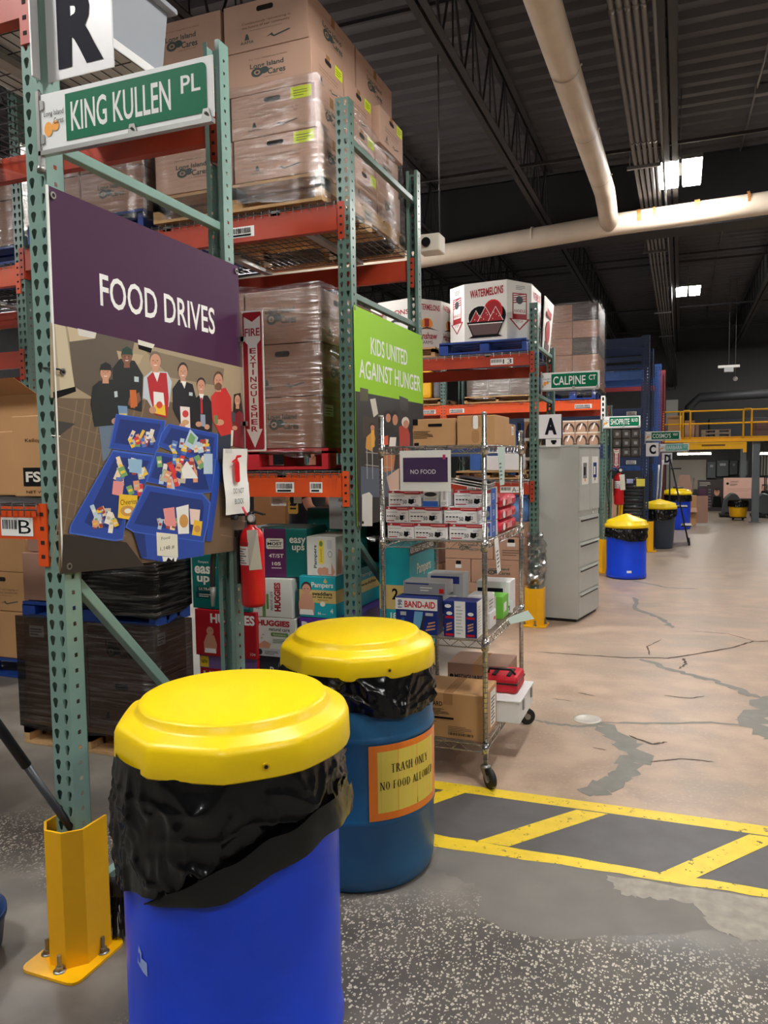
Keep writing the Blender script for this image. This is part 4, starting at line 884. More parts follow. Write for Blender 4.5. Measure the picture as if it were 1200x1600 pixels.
def wrap(label, x0, x1, y0, y1, z0, z1, mt, lean=0, ov=.012, top=True):
    b = B(((x0+x1)/2, (y0+y1)/2, z0)); n = 10; vs = []; fs = []; ring = []
    rnd = random.Random(int(abs(x0*1000)+abs(z0*77)))
    cs = [(x0-ov, y0-ov), (x1+ov, y0-ov), (x1+ov, y1+ov), (x0-ov, y1+ov)]; per = []
    for i in range(4):
        a = Vector(cs[i]); c = Vector(cs[(i+1) % 4])
        for k in range(6): per.append(a.lerp(c, k/6))
    m = len(per); cx, cy = (x0+x1)/2, (y0+y1)/2
    for j in range(n+1):
        z = z0+(z1-z0+.01)*j/n
        for k, q in enumerate(per):
            d = rnd.uniform(-.003, .004) if k % 6 else .002; u = Vector((q.x-cx, q.y-cy)).normalized(); vs.append((q.x+u.x*d+lean*(z-z0), q.y+u.y*d, z+(rnd.uniform(-.02, .02) if j in (0, n) else 0)))
    for j in range(n):
        for k in range(m): fs.append((j*m+k, j*m+(k+1) % m, (j+1)*m+(k+1) % m, (j+1)*m+k))
    b.add(vs, fs, mt, True); o = b.build('stretch_wrap', fix=False); return tag(o, label, 'stretch wrap', 'stretch wrap round pallet loads')

# top load above the lime banner: four layers
GT = 'charity cartons stacked on the top shelf'
ZR = [3.205, 3.445, 3.685, 3.925, 4.19]; LX = [0, .012, .03, .045]
ROWS = ['bottom', 'second', 'third', 'top']
pallet('wood pallet under the tall carton stack on the top shelf', -2.98, -1.86, 3.93, 5.30, 3.04, .155, WOOD)
cols = [(-2.97, -2.44), (-2.42, -1.885)]; deps = [(3.95, 4.38), (4.40, 4.83), (4.85, 5.28)]
F = [['logo', 'end+tag'], ['logo', 'end+tag'], ['end+tag', 'logo'], ['logo', 'end']]
Rr = [['logo', 'end+tag', 'logo'], ['logo', 'end+tag', 'logo'], ['end+tag', 'end+tag', 'end+tag'], ['logo', '', 'logo']]
for k in range(4):
    z0, z1, dx = ZR[k], ZR[k+1]-.003, LX[k]
    if k < 3:
        carton('printed carton, %s layer of the top shelf stack, front left' % ROWS[k], cols[0][0]-dx*.3, cols[0][1]-dx, 3.95, 4.37, z0, z1, CARDP, GT, f=F[k][0])
        for j in range(3):
            off = .05 if (k == 2 and j == 2) else 0
            nm = ('front right corner', 'middle of the right side', 'back right corner')[j]
            carton('printed carton, %s layer of the top shelf stack, %s' % (ROWS[k], nm), cols[1][0]-dx, cols[1][1]-dx+off, deps[j][0], deps[j][1]+off*.3, z0-(.02 if off else 0)+.02*bool(off), z1, CARDP, GT, f=F[k][1] if j == 0 else '', r=Rr[k][j])
    else:
        carton('printed carton in the top layer of the top shelf stack, at its front left', cols[0][0]-dx, cols[0][1]-dx, 3.95, 4.37, z0, z1, CARDP, GT, f='logo')
        carton('printed carton in the top layer of the top shelf stack, at its front right', cols[1][0]-dx, cols[1][1]-dx, 3.95, 4.60, z0, z1, CARDP, GT, f='end', r='logo')
        carton('printed carton in the top layer of the top shelf stack, at its back right', cols[1][0]-dx, cols[1][1]-dx, 4.62, 5.26, z0, z1, CARDP, GT, r='logo')
wrap('clear stretch wrap round the lower layers of the top shelf stack', -3.0, -1.87, 3.94, 5.29, 3.06, 3.72, FILM, -.03, .016)
# load to its left
pallet('blue wrapped pallet left of the tall stack on the top shelf', -4.0, -3.08, 3.96, 5.1, 3.04, .12, BPAL)
for i, (a, c) in enumerate(((-3.98, -3.57), (-3.555, -3.08))):
    for k, (z0, z1) in enumerate(((3.162, 3.42), (3.425, 3.70))):
        carton('carton behind the KING KULLEN sign, %s layer, %s of the wrapped pair' % (('lower', 'upper')[k], ('left', 'right')[i]), a, c, 3.97, 4.5, z0, z1, CARDD, 'wrapped cartons behind the street sign', f='logo' if (i == 1 and k == 0) else 'label')
wrap('clear stretch wrap round the cartons behind the KING KULLEN sign', -4.0, -3.07, 3.96, 5.1, 3.10, 3.66, FILMD)
pallet('blue pallet on the shelf left of the nearest green post', -5.1, -4.12, 4.0, 5.1, 2.95, .12, BPAL)
for k, (z0, z1) in enumerate(((3.072, 3.36), (3.365, 3.6))): carton('wrapped carton left of the nearest green post, %s layer of the shelf load' % ('lower', 'upper')[k], -4.75, -4.16, 4.0, 4.5, z0, z1, CARDD, 'wrapped cartons left of the post', f='label' if k == 0 else '')
wrap('shiny stretch wrap round the shelf load left of the nearest post', -5.0, -4.13, 3.99, 5.1, 3.05, 3.62, FILMD)
b = B((-4.7, 4.4, 1.9)); b.box(-5.3, -4.12, 4.02, 5.0, 1.86, 2.12, mat('pale wrapped goods', (150, 146, 150), .3, bump=.4, bscale=7)); o = b.build('wrapped_bundle', bevel=.03); tag(o, 'grey film wrapped bundle left of the post above the open carton', 'bundle')
b = B(); beam(r2, -6.3, XL-PW+.008, YK0, 1.74, 1.85, RUST); beam(r2, -6.3, XL-PW+.008, YK1-.045, 1.74, 1.85, RUST); deck(r2, -6.25, XL-PW-.02, YK0, YK1, 1.858, .1, .2)
# plastic tote on row R's top shelf
t = thing('storage_tote', 'clear plastic tote on the top shelf behind the R sign', 'tote', (-2.2, 2.4, 3.1)); TOTE = mat('milky tote plastic', (150, 154, 160), .25, coat=.4)
b = B(); ins = [(-2.44, 2.06), (-2.0, 2.06), (-2.0, 2.78), (-2.44, 2.78)]; cxy = Vector((-2.22, 2.42)); ring = lambda s, z: [(cxy.x+(x-cxy.x)*s, cxy.y+(y-cxy.y)*s, z) for x, y in ins]
vs = ring(.9, 3.13)+ring(1.0, 3.48)+ring(.98, 3.48)+ring(.88, 3.14); fs = [(i, (i+1) % 4, 4+(i+1) % 4, 4+i) for i in range(4)]+[(4+i, 4+(i+1) % 4, 8+(i+1) % 4, 8+i) for i in range(4)]+[(8+i, 8+(i+1) % 4, 12+(i+1) % 4, 12+i) for i in range(4)]+[(3, 2, 1, 0), (12, 13, 14, 15)]
b.add(vs, fs, TOTE); b.build('tub', t, bevel=.006); b = B(); b.box(-2.47, -1.97, 2.03, 2.81, 3.462, 3.486, TOTE); b.build('rim', t, bevel=.008)
b = B((-1.98, 2.4, 3.09)); b.box(-2.5, -1.905, 1.96, 2.84, 3.092, 3.128, mat('white tray', (214, 214, 212), .35)); tag(b.build('shelf_tray', bevel=.004), 'white tray under the clear tote on the top shelf', 'tray')

# middle load behind the FIRE EXTINGUISHER sign
GM = 'dark wrapped cartons on the middle shelf'
pallet('red pallet under the wrapped cartons on the middle shelf', -2.95, -1.90, 4.03, 5.10, 1.556, .125, RPAL)
ZM = [1.683, 1.985, 2.295, 2.61]
for k in range(3):
    for i, (a, c) in enumerate(((-2.93, -2.445), (-2.435, -1.95))):
        for j, (d0, d1) in enumerate(((4.05, 4.56), (4.57, 5.08))):
            if i == 0 and j == 1: continue
            carton('wrapped carton behind the arrow sign, %s of three layers, %s' % (('lowest', 'middle', 'topmost')[k], ('front left', 'front right', '', 'back right')[i+2*j]), a, c, d0, d1, ZM[k], ZM[k+1]-.004, CARDD, GM,
                   f=(('logo', 'end', 'logo')[k] if j == 0 else ''), r=('label', 'logo', 'end')[k] if i == 1 else '')
wrap('shiny stretch wrap round the middle shelf load beside the arrow sign', -2.95, -1.945, 4.045, 5.09, 1.64, 2.62, FILMD)

# boxes on the first beam level at far left
def art_fs(p, w, h):
    p.text("Kellogg's", w*.16, h*.66, w*.42, h*.72, INK); p.text('Zucaritas', w*.42, h*.50, w*1.6 if False else w*.97, h*.66, INK, .03); p.rect(w*.12, h*.13, w*.36, h*.36, INK); p.text('FS', w*.15, h*.18, w*.33, h*.31, CREAM, .03); p.text('NET WT 40 OZ', w*.15, h*.04, w*.6, h*.075, INK)
carton('tan cereal carton with a black FS square on the lower left shelf', -2.29, -1.90, 2.15, 2.55, 1.496, 1.79, KRAFT, None, art={'f': art_fs})
t = thing('open_carton', 'open empty tan carton with raised flaps at the left edge', 'carton', (-3.0, 2.85, 1.49)); b = B()
b.box(-3.1, -2.34, 2.60, 2.90, 1.496, 1.92, KRAFT); b.build('body', t, bevel=.003); b = B(); b.prism([(-2.6, 2.6, 1.92), (-2.34, 2.6, 1.92), (-2.28, 2.56, 2.0), (-2.54, 2.56, 2.02)], (0, .004, 0), CARDD); b.prism([(-3.1, 2.6, 1.92), (-2.62, 2.6, 1.92), (-2.64, 2.5, 1.98), (-3.12, 2.5, 1.98)], (0, .004, 0), KRAFT); b.build('flap', t)
carton('tall tan carton behind the FS cereal carton', -2.45, -2.30, 2.22, 2.58, 1.496, 1.74, KRAFT, None)
# cartons on the floor at far left
pallet('blue pallet under the tan cartons at the far left', -5.5, -4.5, 4.3, 5.3, .002, .14, BPAL)
for k, (z0, z1, a) in enumerate(((.145, .50, -4.53), (.505, .80, -4.50), (.805, 1.10, -4.52))):
    carton('tan carton at far left behind the post, %s of three' % ('lowest', 'middle', 'topmost')[k], a-.58, a, 4.32, 4.8, z0, z1, KRAFT, 'tan cartons at the far left', f='end' if k == 1 else '')
b = B((-4.9, 4.5, .82)); 
# two stacked dark pallet loads behind the braces of row R
GL = 'brown cartons on the floor behind the nearest post'
pallet('wood pallet under the lower dark load behind the nearest post', -3.53, -2.60, 3.30, 3.61, .002, .135, WOOD)
for k, (z0, z1) in enumerate(((.140, .448), (.452, .735))):
    for i, (a, c) in enumerate(((-3.515, -3.065), (-3.055, -2.605))):
        carton('brown carton of the lower dark load, %s layer, %s' % (('bottom', 'upper')[k], ('left behind the post', 'right beside the diagonal brace')[i]), a, c, 3.315, 3.595, z0, z1, CARDD, GL, f=(('', 'end'), ('label', 'logo'))[k][i], r='label' if i and k else '')
pallet('dark blue pallet between the two stacked dark loads', -3.50, -2.58, 3.30, 3.61, .742, .09, BPAL)
for i, (a, c) in enumerate(((-3.50, -3.05), (-3.04, -2.595))):
    carton('brown carton of the upper dark load under the banner, %s' % ('left', 'right')[i], a, c, 3.315, 3.595, .838, 1.11, CARDD, GL, f=('', 'end+label')[i])
carton('brown carton on top of the upper dark load, left of the post', -3.47, -2.98, 3.33, 3.60, 1.115, 1.33, CARDD, GL, r='')
wrap('dark stretch wrap round the lower load behind the nearest post', -3.53, -2.59, 3.30, 3.605, .10, .74, FILMB)
wrap('black glossy stretch wrap on the upper load beside the teal diaper box', -3.045, -2.585, 3.31, 3.605, .80, 1.13, FILMK, 0)

# ------------------------------------------------------------------ diaper boxes
TEAL = mat('teal green box print', (0, 104, 98), .4); AQUA = mat('aqua box print', (20, 160, 172), .4); GOLD = mat('pale gold print', (206, 178, 110), .45); PLUM = mat('plum print', (92, 34, 84), .4); HRED = mat('box red print', (176, 22, 34), .4); HWH = mat('off white box print', (214, 214, 206), .45); VIO = mat('violet box print', (92, 46, 150), .4); GREY1 = mat('charcoal print', (44, 46, 56), .45); LEAF = mat('leaf green print', (104, 138, 72), .45); DTEAL = mat('dark teal print', (0, 62, 62), .45)
def baby(p, cx, cy, s, hair=True):
    if hair: p.ell(cx, cy+s*.42, s*.19, s*.2, mat('baby hair', (52, 36, 30), .6))
    p.poly2([(cx-s*.28, cy-s*.5), (cx+s*.26, cy-s*.5), (cx+s*.30, cy-s*.15), (cx+s*.18, cy+s*.2), (cx-s*.16, cy+s*.22), (cx-s*.3, cy-s*.1)], SKIN); p.ell(cx, cy+s*.36, s*.16, s*.18, SKIN); p.ell(cx-s*.06, cy+s*.38, s*.018, s*.018, INK); p.ell(cx+s*.06, cy+s*.38, s*.018, s*.018, INK)
    p.poly2([(cx-s*.28, cy-s*.5), (cx+s*.26, cy-s*.5), (cx+s*.22, cy-s*.32), (cx-s*.24, cy-s*.32)], WHITE)
def easy(p, w, h):
    p.text('Pampers', w*.12, h*.82, w*.30, h*.88, CREAM); p.text('easy', w*.05, h*.58, w*.44, h*.78, CREAM, .03); p.text('ups', w*.09, h*.44, w*.40, h*.60, CREAM, .03); p.rr(w*.08, h*.32, w*.36, h*.40, h*.02, DTEAL); p.text('ULTRA', w*.12, h*.335, w*.32, h*.385, CREAM); p.rr(w*.06, h*.20, w*.42, h*.31, h*.03, DTEAL); p.lines(w*.12, h*.22, w*.38, h*.29, 2, CREAM)
    p.poly2([(w*.60, h*.05), (w*.98, h*.05), (w*.98, h*.45), (w*.78, h*.62), (w*.60, h*.40)], mat('soft blue print', (88, 128, 160), .5)); p.ell(w*.82, h*.28, w*.12, h*.18, GOLD)
def easy_side(p, w, h):
    p.rect(w*.30, 0, w*.66, h, PLUM); p.rect(w*.285, 0, w*.30, h, CREAM); p.rr(w*.34, h*.58, w*.62, h*.80, h*.03, CREAM); p.text('MOST', w*.36, h*.655, w*.60, h*.72, INK, .03); p.rect(w*.37, h*.62, w*.59, h*.632, INK); p.rect(w*.40, h*.745, w*.56, h*.76, INK); p.text('4T/5T', w*.38, h*.40, w*.62, h*.48, CREAM, .02); p.text('105', w*.43, h*.24, w*.57, h*.31, CREAM, .02); p.rect(w*.42, h*.18, w*.58, h*.195, CREAM)
    p.ell(w*.12, h*.34, w*.12, h*.16, GOLD); p.text('easy', w*.72, h*.66, w*.98, h*.82, CREAM, .02); p.text('ups', w*.76, h*.52, w*.96, h*.66, CREAM, .02)
def swad(p, w, h, big=True, num='4', cnt='66'):
    p.rect(0, h*.36, w, h*.67, GOLD); p.text('Pampers', w*.34, h*.70, w*.93, h*.86, CREAM, .02); p.poly2([(w*.66, h*.87), (w*.72, h*.97), (w*.78, h*.87), (w*.72, h*.84)], GOLD); p.text('swaddlers', w*.36, h*.54, w*.90, h*.63, INK, .03); p.text('our best dryness', w*.36, h*.47, w*.90, h*.53, INK, .03); p.rect(w*.5, h*.43, w*.78, h*.44, INK)
    p.ell(w*.64, h*.34, w*.07, h*.06, CREAM); p.text(num, w*.84, h*.12, w*.92, h*.24, CREAM, .03); p.text(cnt, w*.50, h*.08, w*.59, h*.15, CREAM, .02); p.rect(w*.62, h*.09, w*.72, h*.10, CREAM)
    if big: baby(p, w*.20, h*.42, h*.72)
def swad_side(p, w, h): p.rect(0, h*.36, w, h*.67, GOLD); p.text('Pampers', w*.5, h*.72, w*.98, h*.86, CREAM); p.text('swaddlers', w*.5, h*.52, w*.98, h*.60, INK, .02); baby(p, w*.25, h*.45, h*.7)
def hug_red(p, w, h):
    p.text('HUGGIES', w*.26, h*.72, w*1.0 if False else w*.98, h*.93, WHITE, .04); baby(p, w*.25, h*.34, h*.55, False); p.ell(w*.66, h*.48, h*.10, h*.10, CREAM); p.ell(w*.66, h*.48, h*.085, h*.085, HRED); p.rr(w*.58, h*.14, w*.68, h*.22, h*.01, CREAM); p.rect(w*.6, h*.06, w*.8, h*.075, CREAM); p.text('104', w*.9, h*.08, w*.98, h*.14, CREAM)
def hug_new(p, w, h):
    pl0 = p.pl; p.pl = Plane(pl0.at(0, h*.27), pl0.U, pl0.V); h = h*.73
    p.rect(0, h*.72, w, h, mat('dull purple print', (112, 86, 140), .5)); p.rect(w*.01, h*.74, w*.16, h*.98, mat('new yellow', (234, 198, 44), .5)); p.text('NEW', w*.03, h*.82, w*.14, h*.90, INK, .02); p.text('HUGGIES', w*.06, h*.30, w*.96, h*.66, CREAM, .04)
def hug_nat(p, w, h):
    p.text('HUGGIES', w*.08, h*.78, w*.86, h*.93, DRED, .05); p.text('natural care', w*.36, h*.66, w*.86, h*.75, INK, .01); p.rr(w*.40, h*.52, w*.82, h*.62, h*.04, LEAF); p.text('Sensitive', w*.46, h*.545, w*.76, h*.595, CREAM); p.lines(w*.45, h*.36, w*.78, h*.48, 3, LEAF); p.poly2([(0, h*.22), (w*.25, h*.40), (w*.4, h*.32), (w*.36, h*.2), (0, h*.14)], SKIN); p.rect(0, 0, w, h*.2, mat('pale grey print', (190, 194, 198), .5)); p.ell(w*.12, h*.10, h*.08, h*.08, GREY1); p.lines(w*.24, h*.05, w*.6, h*.16, 3, GREY1); p.rect(w*.68, h*.22, w*.8, h*.3, GREY1)
    for a, c in ((.1, .62), (.22, .55), (.18, .46)): p.ell(w*a, h*c, w*.02, h*.012, LEAF)
def hug_nat_up(p, w, h):
    p.vtext('HUGGIES', w*.56, h*.16, w*.72, h*.90, DRED, .05); p.vtext('natural care', w*.44, h*.18, w*.52, h*.66, GINK); p.rr(w*.36, h*.2, w*.42, h*.6, w*.03, LEAF); p.rect(w*.26, 0, w*.34, h, LEAF); p.poly2([(0, 0), (w*.24, 0), (w*.2, h*.35), (0, h*.32)], HWH); p.text('VOS', w*.02, h*.2, w*.18, h*.28, GREY1)
def hug_nat_side(p, w, h): p.text('HU', w*.2, h*.7, w*.9, h*.9, DRED, .05); p.rect(w*.3, h*.3, w*.8, h*.4, GREY1)
def hug_up_side(p, w, h): p.lines(w*.2, h*.72, w*.8, h*.92, 4, GREY1); p.rect(w*.3, h*.2, w*.6, h*.3, GREY1)
def pamp_wh(p, w, h):
    p.vtext('Pampers', w*.24, h*.2, w*.37, h*.78, DTEAL, .02); p.rr(w*.41, h*.30, w*.60, h*.92, w*.08, mat('lemon print', (232, 206, 70), .5)); p.ell(w*.50, h*.82, w*.06, h*.07, LEAF); p.vtext('pure protection', w*.46, h*.36, w*.54, h*.70, DTEAL); p.rr(w*.70, h*.70, w*.86, h*.92, w*.03, mat('pale grey print', (190, 194, 198), .5)); p.ell(w*.80, h*.56, w*.07, h*.08, GREY1); p.ell(w*.80, h*.56, w*.06, h*.07, HWH)
    p.ell(w*.46, h*.12, w*.10, h*.10, SKIN); p.poly2([(w*.48, h*.04), (w*.9, h*.03), (w*.96, h*.12), (w*.84, h*.34), (w*.74, h*.2), (w*.6, h*.24), (w*.5, h*.2)], SKIN); p.rect(w*.74, h*.06, w*.84, h*.4, HWH)
def pamp_wh_side(p, w, h): p.text('Pampers', w*.3, h*.62, w*.98, h*.76, GINK); p.rect(w*.4, h*.38, w*.98, h*.56, mat('lemon print', (232, 206, 70), .5)); p.poly2([(0, h*.05), (w*.2, h*.05), (w*.26, h*.6), (w*.1, h*.7)], SKIN)
def pull(p, w, h):
    pl0 = p.pl; p.pl = Plane(pl0.at(0, h*.46), pl0.U, pl0.V); h = h*.54; p.text('Pull-Ups', w*.05, h*.58, w*.9, h*.92, WHITE, .05); p.text('training', w*.2, h*.4, w*.6, h*.5, WHITE)
def pamp_dk(p, w, h): p.text('Pampers', w*.3, h*.55, w*.98, h*.78, CREAM, .02); p.poly2([(w*.5, h*.1), (w*.9, h*.1), (w*.8, h*.45), (w*.6, h*.4)], HRED)
def cust(p, w, h): p.rect(0, h*.88, w, h, GREY1); p.text('ABSORBENT LEAK GUARDS', w*.02, h*.905, w*.9, h*.975, CREAM, .02); swad2(p, w, h*.88)
def swad2(p, w, h): p.rect(0, h*.26, w, h*.56, GOLD); p.text('Pampers', w*.26, h*.66, w*.78, h*.86, CREAM, .02); p.text('swaddlers', w*.16, h*.44, w*.72, h*.53, INK, .03); p.text('2', w*.82, h*.42, w*.90, h*.54, INK, .03); p.rr(w*.34, h*.26, w*.64, h*.38, w*.03, GREY1)
def side180(p, w, h): p.rect(0, h*.22, w, h*.52, GOLD); p.text('2', w*.42, h*.34, w*.62, h*.48, INK, .03); p.text('180', w*.36, h*.10, w*.72, h*.18, CREAM, .03); p.rect(0, 0, w, h*.05, GREY1); p.text('s', w*.05, h*.34, w*.18, h*.42, INK, .02)
GD = 'diaper boxes under the middle shelf'
def dbox(label, x0, x1, y0, y1, z0, z1, mt, f, r=None, rot=0, l=None):
    art = {'f': f}
    if r: art['r'] = r
    return carton(label, x0, x1, y0, y1, z0, z1, mt, GD, rot=rot, tape=None, cat='diaper box', name='diaper_box', art=art)
dbox('red diaper box with yellow NEW corner, lowest by the green post', -2.82, -2.405, 4.03, 4.3, .004, .395, HRED, hug_new)
dbox('red diaper box with crawling baby below the teal one', -2.84, -2.40, 4.02, 4.3, .397, .688, HRED, hug_red)
dbox('teal easy ups diaper box beside the black wrapped load', -2.86, -2.425, 4.03, 4.3, .690, 1.035, TEAL, easy, rot=R(-4))
dbox('charcoal diaper box below the white natural care box', -2.42, -2.13, 4.06, 4.4, .12, .418, GREY1, pamp_dk)
dbox('white natural care diaper box lying flat, red wordmark across', -2.43, -2.145, 4.05, 4.4, .42, .66, HWH, hug_nat, hug_nat_side)
dbox('white natural care diaper box stood on end, wordmark running up', -2.44, -2.165, 4.05, 4.38, .662, .90, HWH, hug_nat_up, hug_up_side)
dbox('teal easy ups diaper box with plum band marked 4T/5T', -2.50, -2.10, 4.08, 4.42, .905, 1.20, TEAL, easy_side, rot=R(6))
dbox('violet training pants box below the aqua diaper box', -2.12, -1.80, 4.05, 4.75, .12, .675, VIO, pull, lambda p, w, h: p.rect(w*.1, h*.1, w*.9, h*.5, GREY1))
dbox('aqua diaper box numbered 4 with two babies', -2.115, -1.875, 4.05, 4.75, .678, .925, AQUA, swad, swad_side)
dbox('white diaper box with sleeping baby on the aqua box', -2.065, -1.875, 4.06, 4.40, .927, 1.16, HWH, pamp_wh, pamp_wh_side)
dbox('dark teal easy ups box at the back, topmost under the orange beam', -2.26, -1.93, 4.46, 4.75, .93, 1.30, TEAL, lambda p, w, h: (p.text('easy', w*.12, h*.42, w*.5, h*.62, CREAM, .02), p.text('ups', w*.16, h*.26, w*.46, h*.42, CREAM, .02), p.text('Pampers', w*.14, h*.68, w*.36, h*.74, CREAM), p.rect(w*.72, 0, w, h, PLUM), p.rr(w*.75, h*.3, w*.96, h*.5, .01, CREAM), p.text('MOST', w*.77, h*.37, w*.94, h*.43, INK, .02)))
pallet('wood pallet under the white and aqua diaper boxes', -2.46, -1.78, 4.03, 4.8, .002, .116, WOOD)
q0 = dbox('aqua swaddlers diaper box numbered 2, behind the lime banner frame', -1.66, -1.47, 4.20, 4.72, .62, 1.10, AQUA, side180, cust)
dbox('aqua diaper box numbered 2 at the bottom of the same pair', -1.66, -1.47, 4.20, 4.72, .12, .618, AQUA, side180, swad2)
pallet('wood pallet under the aqua boxes by the wire cart', -1.68, -1.45, 4.18, 4.75, .002, .116, WOOD)
b = B((-1.6, 4.4, 1.10)); rnd = random.Random(2); vs = []; fs = []
for i in range(9):
    for j in range(7): vs.append((-1.70+.3*i/8, 4.1+.6*j/6, 1.115+rnd.uniform(0, .05)+(.03 if 2 < i < 6 else 0)))
for i in range(8):
    for j in range(6): fs.append((i*7+j, (i+1)*7+j, (i+1)*7+j+1, i*7+j+1))
b.add(vs, fs, FILMD); tag(b.build('loose_film', fix=False), 'crumpled clear film lying on the aqua diaper box', 'plastic film')
# dark bag and boxes at the back of the bay
b = B((-1.85, 4.75, .95)); b.sphere((-1.86, 4.85, 1.12), .2, BAG, 20, 12, (.9, 1, 1.25)); b.box(-2.0, -1.78, 4.76, 5.0, .12, .95, BAG)
tag(b.build('black_bag'), 'bulging black plastic bag beside the post under the orange beam', 'bag')
# ------------------------------------------------------------------ drums with yellow lids
TW = Vector((.361, -.9325, 0)); RT = Vector((.9325, .361, 0)); A0 = math.atan2(TW.y, TW.x)
def lid(par, c, r, zb, sides=10, tw=0):
    def rad(a, i):
        if i > 5: return 1
        k = 2*math.pi/sides; d = ((a-tw) % k)-k/2; f = math.cos(k/2)/math.cos(d); side = .5+.5*math.cos(a-(A0-1.0))
        return 1-(1-f)*(.05+.8*side)
    b = B(); prof = [(r*.985, zb+.004), (r*.995, zb), (r*1.0, zb+.004), (r*.992, zb+.066), (r*.975, zb+.080), (r*.945, zb+.087), (r*.84, zb+.098), (r*.815, zb+.104), (r*.80, zb+.118), (r*.785, zb+.124), (r*.74, zb+.127), (r*.5, zb+.135), (r*.2, zb+.141), (.001, zb+.142)]
    b.lathe(prof, (c[0], c[1], 0), YLID, 120, rad=rad); o = b.build('lid', par)
    for dphi in (.42,):
        a = A0+dphi; q = Vector((c[0]+math.cos(a)*r*.988, c[1]+math.sin(a)*r*.988, zb+.034)); n = Vector((math.cos(a), math.sin(a), 0)); h = B(); h.tube([q-n*.002, q+n*.0035], .0085, mat('lid boss', (214, 172, 0), .4), 14); h.tube([q+n*.0036, q+n*.004], .005, HOLE, 12); h.build('vent_hole', o)
    return o
def liner(par, c, r, zt, zf, seed, amp=1.0, flare=.012):
    n, m = 260, 44; vs = []; fs = []; sd = Vector((seed*3.1, seed*1.7, seed))
    for j in range(m+1):
        for k in range(n):
            ph = -math.pi+2*math.pi*k/n; a = A0+ph; zb = zf(ph); t = j/m; z = zt+(zb-zt)*t; d = Vector((math.cos(a), math.sin(a), 0))
            f = noise.noise(Vector((d.x*2.2, d.y*2.2, z*4))+sd)*.010
            for (fx, fz, am, kk) in ((3.2, 5, .012, 1), (5.5, -8, .007, 2), (8, 6, .004, 3), (2.2, 11, .006, 4)): f += (1-min(1, abs(noise.noise(Vector((d.x*fx+z*fz*.35, d.y*fx-z*fz*.2, z*fz*.9))+sd*kk))*3.2))**2.2*am
            rr = r+.006+max(0, f)*amp*min(1, t*3)+flare*t*.6; vs.append(Vector((c[0], c[1], 0))+d*rr+Vector((0, 0, z+(noise.noise(Vector((d.x*7, d.y*7, 3))+sd)*.006 if j == m else 0))))
    for j in range(m):
        for k in range(n): fs.append((j*n+k, (j+1)*n+k, (j+1)*n+(k+1) % n, j*n+(k+1) % n))
    b = B(); b.add(vs, fs, BAG, True); o = b.build('bin_liner', par, fix=False); return o
def lerp_tab(tab):
    def f(ph):
        d = math.degrees(ph)
        for (a, x), (c, y) in zip(tab, tab[1:]):
            if a <= d <= c: s = (d-a)/(c-a); s = s*s*(3-2*s); return x+(y-x)*s
        return tab[0][1]
    return f
D1 = (-1.166, 1.80); D2 = (-1.20, 2.786)
d1 = thing('trash_drum', 'blue plastic drum with black liner and yellow lid, nearest the viewer', 'trash drum', (*D1, 0), group='trash drums with yellow lids')
b = B(); b.lathe([(.001, .004), (.27, .002), (.292, .01), (.303, .025), (.303, .05), (.297, .07), (.297, .30), (.298, .60), (.300, .80), (.296, .83), (.28, .835)], (*D1, 0), BLUEP, 96); b.build('barrel', d1)
f1 = lerp_tab([(-180, .60), (-120, .50), (-90, .445), (-60, .51), (-35, .542), (-15, .550), (5, .560), (30, .618), (60, .652), (90, .640), (130, .60), (180, .60)])
liner(d1, D1, .300, .86, f1, 1.3); lid(d1, (D1[0]+.013, D1[1]+.005), .322, .845, 10, A0+.10)
b = B(); vs = []; fs = []; n = 30
for k in range(n+1):
    ph = R(-28+118*k/n); a = A0+ph; d = Vector((math.cos(a), math.sin(a), 0)); zb = f1(ph)-.004; z2 = zb+.005+.085*min(1, k/9)
    for j, z in enumerate((zb, (zb+z2)/2, z2)): vs.append(Vector((*D1, 0))+d*(.300+.034+.004*math.sin(k*1.1+j)+(0, .005, .002)[j])+Vector((0, 0, z)))
for k in range(n):
    for j in range(2): fs.append((k*3+j, (k+1)*3+j, (k+1)*3+j+1, k*3+j+1))
b.add(vs, fs, BAG, True); b.build('liner_hem_band', d1, label='lighter folded hem band of the liner')
p = Pr(Drum((*D1, 0), .2985, (TW.x, TW.y)), .0003); q = lambda ph: .2985*R(ph)
p.poly2([(q(-45), .335), (q(-43.2), .385), (q(-41), .372), (q(-41), .355), (q(-36.5), .352), (q(-36.5), .315), (q(-40), .320)], mat('worn white sticker', (150, 172, 226), .6)); p.ell(q(-43), .352, .006, .014, BLUEP); p.build('worn_sticker', d1)
d2 = thing('trash_drum', 'teal blue drum with the TRASH ONLY sign, behind the nearest drum', 'trash drum', (*D2, 0), group='trash drums with yellow lids')
b = B(); b.lathe([(.001, .02), (.25, .018), (.262, .005), (.275, .001), (.287, .012), (.297, .04), (.300, .08), (.300, .258), (.304, .266), (.306, .276), (.303, .286), (.300, .292), (.300, .565), (.304, .574), (.305, .584), (.302, .594), (.299, .60), (.298, .76), (.294, .80), (.28, .806)], (*D2, 0), TEALP, 96); b.build('barrel', d2)
liner(d2, D2, .298, .825, lerp_tab([(-180, .70), (-90, .72), (-45, .735), (0, .700), (30, .668), (50, .665), (80, .70), (110, .71), (180, .70)]), 4.2, 1.1, .004); lid(d2, D2, .311, .812, 10, A0+.55)
dp = Drum((*D2, 0), .3065, (TW.x, TW.y)); p = Pr(dp, .0004, .0006); ORT = mat('orange sheet tape', (246, 128, 20), .3, coat=.4); PYL = mat('yellow paper', (232, 206, 84), .55)
p.rect(.045, .287, .415, .570, ORT, 16); p.rect(.078, .315, .372, .545, PYL, 16); p.build('tape_frame', d2, label='orange tape frame round yellow paper')
